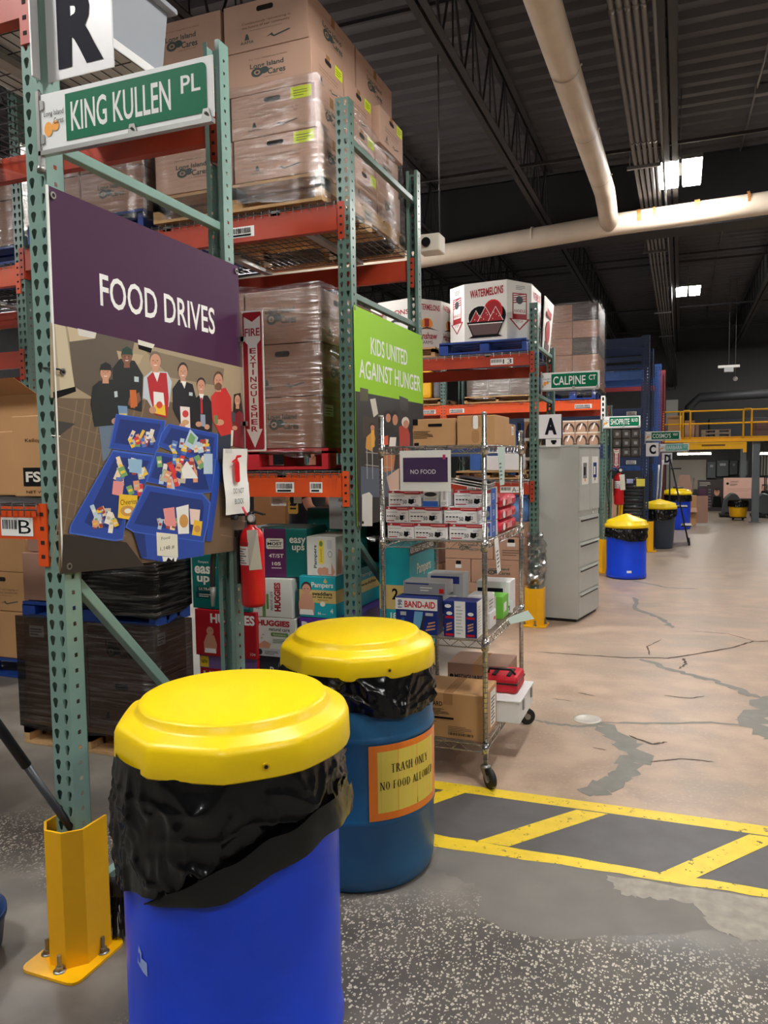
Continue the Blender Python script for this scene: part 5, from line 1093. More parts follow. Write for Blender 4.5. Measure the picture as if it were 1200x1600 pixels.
p = Pr(dp, .00002, .0022)
GL = {'T': [('h', 0, 1, 1), ('v', .5, 0, 1)], 'H': [('v', .18, 0, 1), ('v', .82, 0, 1), ('h', .18, .82, .52)], 'L': [('v', .25, 0, 1), ('h', .25, .95, 0)], 'E': [('v', .25, 0, 1), ('h', .25, .92, 1), ('h', .25, .75, .52), ('h', .25, .95, 0)], 'F': [('v', .25, 0, 1), ('h', .25, .92, 1), ('h', .25, .75, .52)], 'A': [('d', .08, 0, .5, 1, .5), ('d', .5, 1, .92, 0, 1), ('h', .25, .75, .34)],
      'N': [('v', .15, 0, 1, .5), ('d', .15, 1, .85, 0, 1), ('v', .85, 0, 1, .5)], 'Y': [('d', .06, 1, .5, .45, 1), ('d', .94, 1, .5, .45, .5), ('v', .5, 0, .48)], 'W': [('d', .02, 1, .28, 0, 1), ('d', .28, 0, .5, 1, .5), ('d', .5, 1, .74, 0, 1), ('d', .74, 0, .98, 1, .5)], 'O': [('a', .5, .5, .42, .5, 0, 360)], 'D': [('v', .22, 0, 1), ('a', .3, .5, .6, .5, -90, 90)], 'R': [('v', .22, 0, 1), ('a', .4, .75, .38, .25, -90, 90), ('h', .22, .42, 1), ('h', .22, .42, .5), ('d', .5, .5, .95, 0, 1)], 'S': [('a', .5, .74, .34, .26, 20, 270), ('a', .5, .26, .36, .26, -90, 160)]}
def serif_line(txt, u0, u1, v0, v1):
    wid = {'W': 1.35, 'O': 1.1, 'N': 1.1, 'D': 1.1, 'H': 1.08, ' ': .5, 'L': .85, 'E': .88, 'F': .82, 'S': .75}; tot = sum(wid.get(c, 1)+.12 for c in txt); k = (u1-u0)/tot; h = v1-v0; x = u0; st = h*.13
    for c in txt:
        W_ = wid.get(c, 1)*k
        for g in GL.get(c, ()):
            if g[0] == 'v':
                s_ = st*(g[4] if len(g) > 4 else 1); cx = x+W_*g[1]; p.rect(cx-s_/2, v0+h*g[2], cx+s_/2, v0+h*g[3], INK)
                for vv in (g[2], g[3]): p.rect(cx-st*.95, v0+h*vv-(st*.28 if vv > .5 else 0), cx+st*.95, v0+h*vv+(0 if vv > .5 else st*.28), INK)
            elif g[0] == 'h': p.rect(x+W_*g[1], v0+h*g[3]-st*.2, x+W_*g[2], v0+h*g[3]+st*.2, INK)
            elif g[0] == 'd':
                ax, ay, bx, by = x+W_*g[1], v0+h*g[2], x+W_*g[3], v0+h*g[4]; s_ = st*g[5]/2; p.poly2([(ax-s_, ay), (ax+s_, ay), (bx+s_, by), (bx-s_, by)], INK)
                if by == v0 or ay == v0: fx = bx if by == v0 else ax; p.rect(fx-st*.9, v0, fx+st*.9, v0+st*.28, INK)
            else:
                n = 14; o = p.nx(); vs = []
                for i in range(n+1):
                    a = R(g[5]+(g[6]-g[5])*i/n); t_ = st*(.25+.75*abs(math.cos(a))); cs, sn = math.cos(a), math.sin(a); ru, rv = W_*g[3], h*g[4]; vs += [p.pl.at(x+W_*g[1]+ru*cs, v0+h*g[2]+rv*sn, o), p.pl.at(x+W_*g[1]+(ru-t_)*cs, v0+h*g[2]+(rv-t_)*sn, o)]
                p.add(vs, [(2*i, 2*i+2, 2*i+3, 2*i+1) for i in range(n)], INK)
        x += W_+.12*k
serif_line('TRASH ONLY', .130, .322, .462, .494); serif_line('NO FOOD ALLOWED', .086, .364, .402, .432); p.poly2([(.25, .318), (.254, .318), (.252, .345)], INK); p.build('lettering', d2)
# distant drums
d3 = thing('trash_drum', 'blue barrel with pointed yellow lid beside the grey cabinet', 'trash drum', (-.655, 10.52, 0), group='trash drums with yellow lids')
c3 = (-.655, 10.52); b = B(); b.lathe([(.001, .004), (.23, .003), (.252, .012), (.256, .05), (.25, .07), (.25, .56), (.25, .66)], (*c3, 0), BLUEP, 48); b.build('barrel', d3)
liner(d3, c3, .25, .68, lerp_tab([(-180, .52), (-60, .54), (0, .50), (40, .50), (70, .56), (180, .52)]), 2.2, 1)
def cone_lid(par, c, r, zb, h): b = B(); b.lathe([(r*.96, zb), (r*1.02, zb), (r*1.02, zb+.045), (r*.93, zb+.055), (r*.93, zb+.085), (r*.86, zb+.095), (r*.06, zb+h), (.001, zb+h+.002)], (c[0], c[1], 0), YLID, 48, rad=lambda a, i: 1-.02*math.cos(8*a) if i < 3 else 1); b.build('lid', par)
cone_lid(d3, c3, .272, .665, .175)
p = Pr(Drum((*c3, 0), .251, (TW.x, TW.y)), .001); p.rect(-.07, .09, -.01, .12, WHITE, 4); p.rect(.30, .22, .36, .42, ORT, 4); p.build('sticker', d3)
d4 = thing('trash_bin', 'slate grey round bin with yellow lid in front of the rolling ladder', 'trash bin', (-.33, 13.98, 0)); c4 = (-.33, 13.98)
b = B(); b.lathe([(.001, .004), (.215, .003), (.222, .02), (.262, .60), (.27, .62), (.27, .66)], (*c4, 0), SLATE, 48); b.build('bin_body', d4)
liner(d4, c4, .262, .69, lerp_tab([(-180, .54), (0, .50), (60, .56), (180, .54)]), 5.2, 1); cone_lid(d4, c4, .285, .68, .16)
d5 = thing('trash_drum', 'far blue barrel with yellow lid behind the rolling ladder', 'trash drum', (-.06, 17.6, 0), group='trash drums with yellow lids'); c5 = (-.06, 17.6)
b = B(); b.lathe([(.001, .004), (.26, .003), (.27, .03), (.27, .72)], (*c5, 0), BLUEP, 40); b.build('barrel', d5); liner(d5, c5, .27, .74, lerp_tab([(-180, .62), (0, .60), (180, .62)]), 6.2, .8); cone_lid(d5, c5, .29, .74, .15)

# ------------------------------------------------------------------ broom and the blue bin corner
t = thing('broom', 'broom with dark handle and black bristles leaning on the yellow guard', 'broom', (-1.785, 2.0, 0))
hA = Vector((-1.785, 2.0, .19)); hB = P(0, 1138, 1, 1.70); dv = (hB-hA).normalized(); L_ = (hB-hA).length
b = B(); b.tube([hA+dv*.10, hA+dv*(L_*.80)], .0125, mat('broom handle grey', (70, 72, 76), .4, .3), 12); b.build('handle', t)
b = B(); b.tube([hA+dv*(L_*.78), hA+dv*(L_+.2)], .0155, BLACK, 12); b.build('grip', t); b = B(); b.tube([hA+dv*.01, hA+dv*.13], .0135, STEELD, 12); b.build('ferrule', t)
b = B(); rnd = random.Random(11); side = Vector((.933, .36, 0))
for i in range(230):
    u = rnd.uniform(-1, 1); s0 = hA+side*u*.045+Vector((0, rnd.uniform(-.012, .012), rnd.uniform(-.035, -.005))); e = hA+side*(u*.105-.045)+Vector((rnd.uniform(-.02, .02), rnd.uniform(-.035, .035), -.19+rnd.uniform(0, .02))); e.z = max(e.z, .003); b.tube([s0, s0.lerp(e, .55)+Vector((0, 0, .006)), e], .0016, BLACK, 4, False)
b.build('bristles', t); b = B(); b.box(hA.x-.05, hA.x+.05, hA.y-.02, hA.y+.02, hA.z-.04, hA.z+.02, BLACK, rot=Matrix.Rotation(.37, 3, 'Z')); b.build('brush_head', t, bevel=.01)
t = thing('tub', 'corner of a dark blue plastic tub at the bottom left edge', 'tub', (-2.225, 1.73, 0)); b = B(); cx, cy = -2.225, 1.73
b.lathe([(.001, .003), (.155, .002), (.16, .02), (.172, .115), (.178, .12), (.178, .135), (.17, .135), (.15, .02)], (cx, cy, 0), mat('navy tub plastic', (20, 48, 92), .4), 40); b.build('shell', t)

# ------------------------------------------------------------------ wire cart
CX0, CX1, CY0, CY1 = -1.405, -.878, 3.61, 4.52
ct = thing('wire_cart', 'chrome wire shelving cart on casters in front of row A', 'cart', ((CX0+CX1)/2, (CY0+CY1)/2, 0))
for x, y in ((CX0, CY0), (CX1, CY0), (CX1, CY1), (CX0, CY1)):
    b = B(); b.tube([(x, y, .13), (x, y, 1.825 if y < 4 else 1.76)], .0127, CHROME, 16)
    z = .16
    while z < 1.78: b.tube([(x, y, z), (x, y, z+.0025)], .0131, STEELD, 16, False); z += .0254
    b.tube([(x, y, 1.82 if y < 4 else 1.755), (x, y, 1.83 if y < 4 else 1.765)], .0135, GALV, 16); po = b.build('pole', ct)
SHZ = (.20, .72, 1.205, 1.672)
for z in SHZ:
    b = B(); r = .0026
    for (xa, ya, xb, yb) in ((CX0, CY0, CX1, CY0), (CX1, CY0, CX1, CY1), (CX1, CY1, CX0, CY1), (CX0, CY1, CX0, CY0)):
        b.tube([(xa, ya, z), (xb, yb, z)], .0036, CHROME, 6); b.tube([(xa, ya, z-.036), (xb, yb, z-.036)], .0036, CHROME, 6); n = int(max(abs(xb-xa), abs(yb-ya))/.042); pts = []
        for i in range(n+1): pts.append((xa+(xb-xa)*i/n, ya+(yb-ya)*i/n, z if i % 2 else z-.036))
        b.tube(pts, .0024, CHROME, 5, False)
    n = int((CY1-CY0)/.024)
    for i in range(1, n): y = CY0+(CY1-CY0)*i/n; b.tube([(CX0, y, z), (CX1, y, z)], .0018, CHROME, 4, False)
    for f in (.33, .66): x = CX0+(CX1-CX0)*f; b.tube([(x, CY0, z-.006), (x, CY1, z-.006)], .0026, CHROME, 5, False)
    for x, y in ((CX0, CY0), (CX1, CY0), (CX1, CY1), (CX0, CY1)): b.lathe([(.0132, z-.045), (.019, z-.045), (.017, z+.012), (.0132, z+.012)], (x, y, 0), CHROME, 16)
    b.build('wire_shelf', ct, fix=False)
for (x, y), sw in (((CX0, CY0), (.02, .02)), ((CX1, CY0), (.028, -.03)), ((CX1, CY1), (.03, .02)), ((CX0, CY1), (-.02, .02))):
    c = thing('caster', '', '', (x, y, 0)) if False else None
    b = B(); b.tube([(x, y, .095), (x, y, .15)], .010, STEELD, 10); b.lathe([(.026, .09), (.026, .1), (.012, .104)], (x, y, 0), STEELD, 16, cap0=True)
    s = Vector((sw[0], sw[1], 0)); n = Vector((-s.y, s.x, 0)).normalized()*.019
    for sg in (-1, 1): o = n*sg; w2 = s.normalized()*.022; h = Vector((x, y, 0)); b.prism([h+o-w2+Vector((0, 0, .09)), h+o+w2+Vector((0, 0, .09)), h+s+o+w2*.5+Vector((0, 0, .035)), h+s+o-w2*.3+Vector((0, 0, .035))], o*.12, STEELD)
    cs = b.build('caster', ct)
    wc = Vector((x, y, .049))+s; b = B(); nn = n.normalized(); b.tube([wc-nn*.014, wc-nn*.011, wc+nn*.011, wc+nn*.014], [.040, .048, .048, .040], RUBBER, 24); b.tube([wc-nn*.016, wc+nn*.016], .018, STEELD, 14); b.build('wheel', cs)
    b = B(); k = Vector((x, y, 0))+s*1.1; b.prism([k+Vector((0, 0, .075))-n*.5, k+Vector((0, 0, .075))+n*.5, k+s*.9+Vector((0, 0, .02))+n*.5, k+s*.9+Vector((0, 0, .02))-n*.5], (0, 0, .006), STEELD); b.build('brake_pedal', cs)
# things on the cart: top shelf
carton('small tan carton with dark corner marks, left on the cart top', -1.37, -1.125, 4.0, 4.35, 1.676, 1.825, KRAFT, 'tan cartons on the wire cart top', tape='x', art={'f': lambda p, w, h: (p.rect(0, h*.78, w*.12, h, INK), p.rect(w*.03, h*.02, w*.14, h*.14, INK), p.lines(w*.02, h*.30, w*.5, h*.6, 5, INK), p.rect(w*.36, h*.72, w*.68, h*.82, INK)), 'r': lambda p, w, h: (p.rect(w*.2, h*.7, w*.45, h*.95, INK), p.lines(w*.1, h*.3, w*.9, h*.6, 4, INK))})
carton('large plain tan carton in the middle of the cart top', -1.115, -.905, 3.98, 4.32, 1.676, 1.835, KRAFT, 'tan cartons on the wire cart top', tape='s', art={'f': lambda p, w, h: (p.rr(w*.42, h*.55, w*.55, h*.99, .01, WHITE), p.rr(w*.38, h*.08, w*.58, h*.52, .02, TAPE))})
carton('tan carton with a white label at the right back of the cart top', -1.10, -.905, 4.325, 4.50, 1.676, 1.80, KRAFT, 'tan cartons on the wire cart top', art={'r': lambda p, w, h: (p.rect(w*.3, h*.5, w*.62, h*.9, WHITE), p.lines(w*.33, h*.56, w*.58, h*.85, 4, INK))})
t = thing('notice', 'NO FOOD notice in a clear sleeve hanging from the cart top shelf', 'sign', (-1.17, 3.60, 1.55)); b = B(); b.box(-1.302, -1.040, 3.596, 3.5985, 1.452, 1.652, WHITE); b.build('sheet', t)
p = Pr(Plane((-1.302, 3.5955, 1.452), (1, 0, 0), (0, 0, 1)), .0003); p.rect(.017, .045, .247, .165, mat('dark plum print', (64, 40, 84), .4)); p.rect(.05, .045, .20, .165, mat('mid plum print', (84, 44, 92), .4)) if False else None; p.text('NO FOOD', .056, .085, .186, .106, WHITE); p.rect(.222, .155, .236, .178, mat('magenta tab', (190, 40, 100), .5)); p.build('printing', t)
b = B(); vs = []; fs = []
for j in range(9):
    for i in range(9): vs.append((-1.306+.27*i/8, 3.592+.004*math.sin(i*1.7+j*2.3), 1.445+.215*j/8))
for j in range(8):
    for i in range(8): fs.append((j*9+i, j*9+i+1, j*9+i+10, j*9+i+9))
b.add(vs, fs, film('clear sleeve film', (.96, .96, .96), .03, .14, (1, 1, 1)), True); b.build('clear_sleeve', t)
for x in (-1.285, -1.17, -1.06): b = B(); b.tube([(x, 3.6, 1.645), (x, 3.594, 1.66), (x, 3.602, 1.676)], .0025, BLACK, 5); b.build('cable_tie', t)
# mask boxes
MG = 'white and red mask boxes on the cart'; GREY3 = mat('print grey', (120, 120, 120), .5)
def maskbox(label, x, y, z, w=.172, d=.10, h=.08):
    def art(p, w, h):
        p.poly2([(0, h*.84), (w*.45, h*.84), (w*.56, h*.78), (w, h*.78), (w, h), (0, h)], DRED); p.rect(w*.5, h*.86, w*.95, h*.93, mat('pink print', (226, 140, 140), .5)); p.poly2([(w*.10, h*.87), (w*.15, h*.98), (w*.20, h*.87)], WHITE); p.text('Disposable Protective Mask', w*.06, h*.62, w*.52, h*.70, INK); p.lines(w*.7, h*.56, w*.94, h*.68, 2, GREY3)
        for k in range(4): p.rect(w*(.06+k*.10), h*.38, w*(.13+k*.10), h*.45, INK); p.rect(w*(.07+k*.10), h*.26, w*(.11+k*.10), h*.29, GREY3)
        p.rect(w*.06, h*.10, w*.38, h*.16, DRED); p.text('50', w*.45, h*.18, w*.58, h*.42, INK, .01); p.poly2([(w*.62, h*.22), (w*.64, h*.50), (w*.72, h*.46), (w*.80, h*.50), (w*.80, h*.24), (w*.72, h*.14)], INK); p.poly2([(w*.80, h*.46), (w*.86, h*.44), (w*.86, h*.28), (w*.80, h*.26), (w*.80, h*.29), (w*.85, h*.31), (w*.85, h*.41), (w*.80, h*.43)], INK); p.rect(w*.82, h*.08, w*.94, h*.12, GREY3)
    def arts(p, w, h): p.rect(0, h*.80, w, h, DRED); p.lines(w*.1, h*.2, w*.8, h*.6, 4, GREY3)
    return carton(label, x, x+w, y, y+d, z, z+h, WPLAS, MG, tape=None, cat='mask box', name='mask_box', art={'f': art, 'r': arts})
z0 = 1.2085
mb = []
for row, xs, yy in ((0, (-1.388, -1.244, -1.062), 3.635), (1, (-1.398, -1.274, -1.090), 3.64), (2, (-1.386,), 3.65)):
    for i, x in enumerate(xs): mb.append(('mask box in the %s row on the cart, %s' % (('bottom', 'middle', 'top')[row], ('at the left pole', 'middle', 'at the right pole')[i]), x, yy, z0+row*.0815, .142 if (i == 0 and row == 0) else .122 if (i == 0 and row == 1) else .172))
for lb, x, yy, z, ww in mb: maskbox(lb, x, yy, z, ww)
maskbox('mask box set back on the top row beside the right pole', -1.055, 3.70, z0+.163, .165)
def sbox(label, x0, x1, y0, y1, z0, z1, base, art, cat='box', name='product_box', group=None, rot=0): return carton(label, x0, x1, y0, y1, z0, z1, base, group, tape=None, cat=cat, name=name, art=art, rot=rot)
MBLUE = mat('medical blue print', (48, 96, 186), .4); DBLUE = mat('deep blue print', (24, 44, 120), .4); LGREY = mat('light grey print', (186, 188, 190), .4)
sbox('white and blue glove box on the mask boxes', -1.205, -1.125, 3.66, 3.76, z0+.163, z0+.24, WPLAS, {'f': lambda p, w, h: (p.rect(0, 0, w, h*.36, MBLUE), p.rect(w*.1, h*.4, w*.9, h*.6, LGREY), p.ell(w*.5, h*.8, w*.4, h*.15, GREY1))})
sbox('slim white box beside the glove box on the mask boxes', -1.115, -1.075, 3.66, 3.76, z0+.163, z0+.25, WPLAS, {'f': lambda p, w, h: (p.rect(w*.4, h*.4, w*.7, h*.9, LGREY), p.lines(w*.1, h*.1, w*.9, h*.3, 3, GREY3))})
t = thing('paper_bundle', 'white papers and pouches lying on top of the mask boxes', 'papers', (-.98, 3.8, 1.46)); 
for k in range(4):
    b = B(); zz = z0+.245+k*.012; b.prism([(-1.09+k*.02, 3.70, zz+.035-k*.002), (-.90+k*.01, 3.72, zz), (-.89, 3.9, zz+.004), (-1.08, 3.9, zz+.03)], (0, 0, .004), (WHITE, LGREY, WHITE, GREY1)[k]); b.build('sheet', t)
for k in range(3):
    b = B((-.93, 4.22, 1.21+k*.065)); zz = 1.2095+k*.066; b.box(-1.03, -.885, 4.0, 4.42, zz, zz+.062, mat('red pouch plastic', (208, 24, 54), .2, bump=.5, bscale=26)); o = b.build('red_pouch', bevel=.022)
    tag(o, 'red shrink wrapped pouch on the cart, %s of the stack of three' % ('bottom', 'middle', 'top')[k], 'pouch', 'red pouches on the cart'); p = Pr(Plane((-.884, 4.0, zz), (0, 1, 0), (0, 0, 1)), .0004); p.ell(.08, .03, .03, .02, WHITE); p.rect(.16, .015, .28, .045, mat('pink print', (226, 140, 140), .5)); p.build('printing', o)
for k in range(3): sbox('blue and white box standing by the right cart pole, %s of three' % ('lowest', 'middle', 'topmost')[k], -.955, -.89, 3.80, 3.95, z0+k*.083, z0+.08+k*.083, WPLAS, {'f': lambda p, w, h: (p.rect(w*.42, h*.08, w*.95, h*.92, MBLUE), p.ell(w*.7, h*.45, w*.18, h*.2, LGREY)), 'r': lambda p, w, h: (p.rect(0, 0, w*.7, h, MBLUE), p.text('50', w*.2, h*.3, w*.5, h*.7, WHITE))}, group='blue and white boxes by the cart pole')
for i, (pts, lb) in enumerate((([(-.866, 3.84, 1.665), (-.866, 4.02, 1.668), (-.862, 3.98, 1.47), (-.862, 3.88, 1.468)], 'pale green tag hanging from the cart top shelf'), ([(-.87, 3.78, 1.20), (-.87, 3.86, 1.205), (-.862, 3.89, 1.03), (-.862, 3.81, 1.02)], 'white paper tag hanging from the cart middle shelf'), ([(-.875, 4.1, .735), (-.80, 4.3, .745), (-.77, 4.34, .69), (-.86, 4.12, .70)], 'pale tag curling off the lower cart shelf'))):
    q0 = Vector(pts[0]); b = B(tuple(q0)); b.prism(pts, (.0015, 0, 0), mat('pale green card', (196, 216, 206), .5) if i != 1 else WHITE); o = b.build('hanging_tag'); tag(o, lb, 'tag')
    if i < 2: p = Pr(Plane(pts[3], Vector(pts[2])-Vector(pts[3]), Vector(pts[0])-Vector(pts[3])), .0004, .002); p.lines(.012, .03, .07, .13, 5, GINK); p.build('printing', o)
# lower shelf
z0 = .7235
def bandaid(p, w, h):
    p.rect(0, h*.66, w, h*.97, WHITE); p.text('BAND-AID', w*.22, h*.72, w*.95, h*.90, RED, .03); p.vtext('198', w*.06, h*.70, w*.16, h*.92, DBLUE, .02); p.poly2([(w*.40, h*.05), (w*.60, h*.05), (w*.66, h*.62), (w*.46, h*.62)], mat('sky print', (110, 170, 210), .4)); p.poly2([(w*.55, h*.02), (w*.62, h*.02), (w*.72, h*.50), (w*.66, h*.52)], GREY1)
    for k in range(3): p.poly2([(w*(.72+.03*k), h*(.10+.09*k)), (w*(.94), h*(.16+.09*k)), (w*.95, h*(.20+.09*k)), (w*(.72+.03*k), h*(.15+.09*k))], SKIN)
    p.rect(w*.12, h*.5, w*.26, h*.6, LGREY); p.rect(w*.72, h*.52, w*.9, h*.6, LGREY); p.rect(w*.14, h*.2, w*.22, h*.44, MBLUE)
o = sbox('blue BAND-AID bandage box standing at the left of the lower cart shelf', -1.352, -1.128, 3.64, 3.74, z0, .912, DBLUE, {'f': bandaid})
def bb(p, w, h):
    p.rect(w*.33, 0, w*.66, h, WHITE); p.lines(w*.38, h*.1, w*.6, h*.92, 9, LGREY)
    for u in (.06, .70):
        p.rect(w*u, h*.52, w*(u+.24), h*.58, RED); p.rect(w*u, h*.04, w*(u+.24), h*.10, RED); p.ell(w*(u+.12), h*.66, w*.09, h*.05, WHITE)
        for k in range(3): p.poly2([(w*(u+.03), h*(.16+k*.08)), (w*(u+.2), h*(.22+k*.08)), (w*(u+.2), h*(.26+k*.08)), (w*(u+.03), h*(.21+k*.08))], SKIN)
    p.rect(w*.67, h*.6, w*.99, h*.98, MBLUE) if False else None; p.ell(w*.14, h*.86, w*.1, h*.05, WHITE)
sbox('blue and white bandage carton in the middle of the lower cart shelf', -1.095, -.925, 3.635, 3.75, z0, .905, DBLUE, {'f': bb, 'r': lambda p, w, h: (p.rect(0, 0, w, h, WHITE), p.lines(w*.2, h*.1, w*.8, h*.9, 10, LGREY))})
glv = lambda p, w, h: (p.rect(w*.02, h*.1, w*.98, h*.9, mat('silver grey print', (150, 152, 156), .35)), p.rect(w*.06, h*.76, w*.6, h*.86, DBLUE), p.lines(w*.4, h*.3, w*.7, h*.7, 2, WHITE), p.rect(w*.84, h*.16, w*.95, h*.5, RED))
sbox('grey glove box lying on top at the left of the lower cart shelf', -1.33, -1.10, 3.70, 3.83, .916, .985, LGREY, {'f': glv})
sbox('white glove box at the back of the lower shelf, under the loose grey boxes', -1.36, -1.12, 3.80, 3.93, z0, .80, WPLAS, {'f': glv})
sbox('second white glove box stacked behind the bandage box', -1.35, -1.11, 3.80, 3.93, .803, .88, WPLAS, {'f': lambda p, w, h: (p.rect(0, 0, w, h*.9, MBLUE), p.lines(w*.1, h*.2, w*.6, h*.7, 3, WHITE))})
sbox('grey glove box stacked behind on the lower cart shelf', -1.28, -1.08, 3.95, 4.08, z0, .99, LGREY, {'f': lambda p, w, h: (p.rect(w*.1, h*.8, w*.9, h*.95, DBLUE), p.lines(w*.1, h*.1, w*.9, h*.7, 6, GREY3))})
LIMEP = mat('bright green print', (110, 190, 60), .4)
for i, (lb, x0_, x1_, y0_, y1_, zz, hh, base, art) in enumerate((
    ('white box with green side on the right of the lower cart shelf', -1.00, -.90, 4.12, 4.26, z0, .125, LIMEP, {'f': lambda p, w, h: (p.rect(w*.0, 0, w*.6, h, WHITE), p.text('8F', w*.2, h*.3, w*.45, h*.6, GREY1)), 'r': lambda p, w, h: p.rect(w*.1, h*.3, w*.6, h*.7, WHITE)}),
    ('large white box with navy lettering at the back right of the lower shelf', -1.10, -.905, 4.32, 4.48, z0, .175, WPLAS, {'f': lambda p, w, h: (p.rect(w*.03, h*.62, w*.8, h*.78, NAVYINK), p.lines(w*.05, h*.2, w*.5, h*.5, 3, GREY3))}),
    ('small white box marked M at the right edge of the lower shelf', -.94, -.885, 4.30, 4.315, z0, .07, WPLAS, {'f': lambda p, w, h: p.text('M', w*.3, h*.2, w*.7, h*.6, INK)}),
    ('white box with open oval slot near the right cart pole', -1.02, -.91, 3.85, 3.99, z0, .085, WPLAS, {'r': lambda p, w, h: (p.rect(w*.55, h*.2, w*.95, h*.8, WHITE), p.rect(w*.6, h*.4, w*.9, h*.6, RED)), 'f': lambda p, w, h: p.ell(w*.5, h*.4, w*.35, h*.3, LGREY)}),
    ('white box stacked on the slotted box near the right cart pole', -1.03, -.92, 3.86, 4.0, z0+.0875, .085, WPLAS, {'f': lambda p, w, h: p.rect(w*.1, h*.2, w*.9, h*.8, LGREY), 'r': lambda p, w, h: p.lines(w*.1, h*.2, w*.8, h*.8, 3, GREY3)}))):
    sbox(lb, x0_, x1_, y0_, y1_, zz, zz+hh, base, art)
t = thing('glove_pile', 'clump of lilac gloves between the boxes on the lower cart shelf', 'gloves', (-1.0, 4.05, .8)); b = B(); b.sphere((-1.05, 4.10, .80), .05, mat('lilac glove', (170, 150, 206), .5, bump=.4, bscale=30), 14, 8, (1.4, 1, .6)); b.tube([(-1.05, 4.1, .73), (-1.05, 4.1, .79)], .03, WPLAS, 12); b.build('gloves', t)
# bottom shelf
z0 = .2035
MEDI = mat('plain brown board', (196, 150, 100), .65, var=.05)
def medi(p, w, h): p.text('MEDIGUARD', w*-.0+.01, h*.70, w*.42, h*.80, INK, .02); p.lines(.01, h*.50, w*.55, h*.66, 5, INK, .4); p.rect(.01, h*.42, w*.58, h*.465, INK); p.lines(.01, h*.30, w*.36, h*.38, 2, FINK); p.lines(w*.5, h*.16, w*.86, h*.30, 4, FINK); rn = random.Random(4); u = w*.5; 
def medib(p, w, h):
    medi(p, w, h); rn = random.Random(4); u = w*.5
    while u < w*.86: d = rn.choice((.002, .004)); p.rect(u, h*.08, u+d, h*.14, INK); u += d+rn.choice((.002, .004))
carton('tan medical carton with a black text band on the bottom cart shelf', -1.26, -.895, 3.64, 3.93, z0, .435, MEDI, 'medical cartons on the bottom cart shelf', tape='s', art={'f': medib, 'r': lambda p, w, h: (p.rect(w*.5, h*.1, w*.9, h*.9, WHITE), p.lines(w*.55, h*.15, w*.85, h*.8, 8, INK))})
carton('darker tan carton lettered MEDIGUARD at the back of the bottom shelf', -1.25, -.90, 4.22, 4.50, z0, .43, CARDD, 'medical cartons on the bottom cart shelf', tape='s', art={'f': lambda p, w, h: (p.text('MEDIGUARD', w*.12, h*.60, w*.62, h*.72, INK, .02), p.ell(w*.07, h*.66, .012, .012, INK), p.lines(w*.08, h*.2, w*.6, h*.5, 4, FINK))})
t = thing('first_aid_cabinet', 'white first aid cabinet lying flat, jutting off the bottom cart shelf', 'first aid cabinet', (-.95, 4.05, z0)); BX = mat('white enamel', (226, 228, 226), .35)
b = B(); b.box(-1.17, -.79, 3.965, 4.205, z0+.001, .325, BX) if False else b.box(-1.14, -.775, 3.95, 4.33, z0+.001, .315, BX)
b.build('body', t, bevel=.004); b = B(); b.box(-1.145, -.77, 3.945, 4.335, .317, .328, BX); b.build('lid', t, bevel=.003)
p = Pr(Plane((-1.145, 3.945, .328), (1, 0, 0), (0, 1, 0)), .0004); p.rect(.18, .08, .30, .22, WHITE); p.rect(.23, .13, .26, .17, LEAF); p.build('label', t)
b = B(); b.box(-.93, -.905, 3.9485, 3.95, z0+.002, .315, LGREY)
b.build('strap', t)
for y in (4.02, 4.25): b = B(); b.box(-.775, -.768, y, y+.03, .26, .316, STEELD); b.build('latch', t)
t = thing('first_aid_bag', 'red first aid bag with black straps on the white cabinet', 'bag', (-.92, 4.12, .33)); REDF = mat('red nylon', (196, 18, 40), .6, bump=.2, bscale=30)
b = B(); b.box(-1.0, -.81, 4.05, 4.27, .3295, .425, REDF); b.build('pouch', t, bevel=.02)
b = B(); b.box(-1.002, -.808, 4.047, 4.273, .378, .388, BLACK); b.build('zip', t, bevel=.002)
for x in (-.95, -.87): b = B(); b.box(x, x+.022, 4.06, 4.20, .425, .431, BLACK); b.build('strap', t)
b = B(); b.tube([(-.98, 4.10, .425), (-.97, 4.09, .452), (-.85, 4.09, .455), (-.83, 4.10, .425)], .007, BLACK, 8); b.build('carry_handle', t)
# ------------------------------------------------------------------ row A loads
BINW = mat('white corrugated bin', (232, 230, 224), .55, var=.03)
def melon_art(p, w, h):
    BLK = INK; p.slant('WATERMELONS', w*.14, h*.74, w*.92, h*.88, DRED, h*.05, .03)
    p.ell(w*.38, h*.40, w*.28, h*.2, BLK); p.ell(w*.74, h*.42, w*.24, h*.2, BLK); p.ell(w*.68, h*.50, w*.22, h*.20, RED); p.ell(w*.68, h*.50, w*.19, h*.175, DRED)
    for a, c, s in ((.28, .36, .8), (.5, .36, 1.05), (.74, .36, 1.0)): p.poly2([(w*(a-.19*s), h*.32), (w*a, h*(.36+.22*s)), (w*(a+.19*s), h*.32)], WHITE); p.poly2([(w*(a-.17*s), h*.325), (w*a, h*(.35+.215*s)), (w*(a+.17*s), h*.325)], DRED)
    for k in range(12): p.ell(w*(.25+.05*k+.01*(k % 3)), h*(.37+.035*(k*7 % 4)), w*.008, h*.010, WHITE)
    p.poly2([(w*.06, h*.33), (w*.94, h*.33), (w*.80, h*.08), (w*.20, h*.08)], BLK); p.poly2([(w*.10, h*.30), (w*.90, h*.30), (w*.78, h*.10), (w*.22, h*.10)], mat('tub brown print', (96, 74, 74), .5)); p.rect(w*.10, h*.285, w*.90, h*.30, WHITE); p.poly2([(w*.1, h*.05), (w*.9, h*.06), (w*.8, h*.09), (w*.2, h*.09)], BLK)
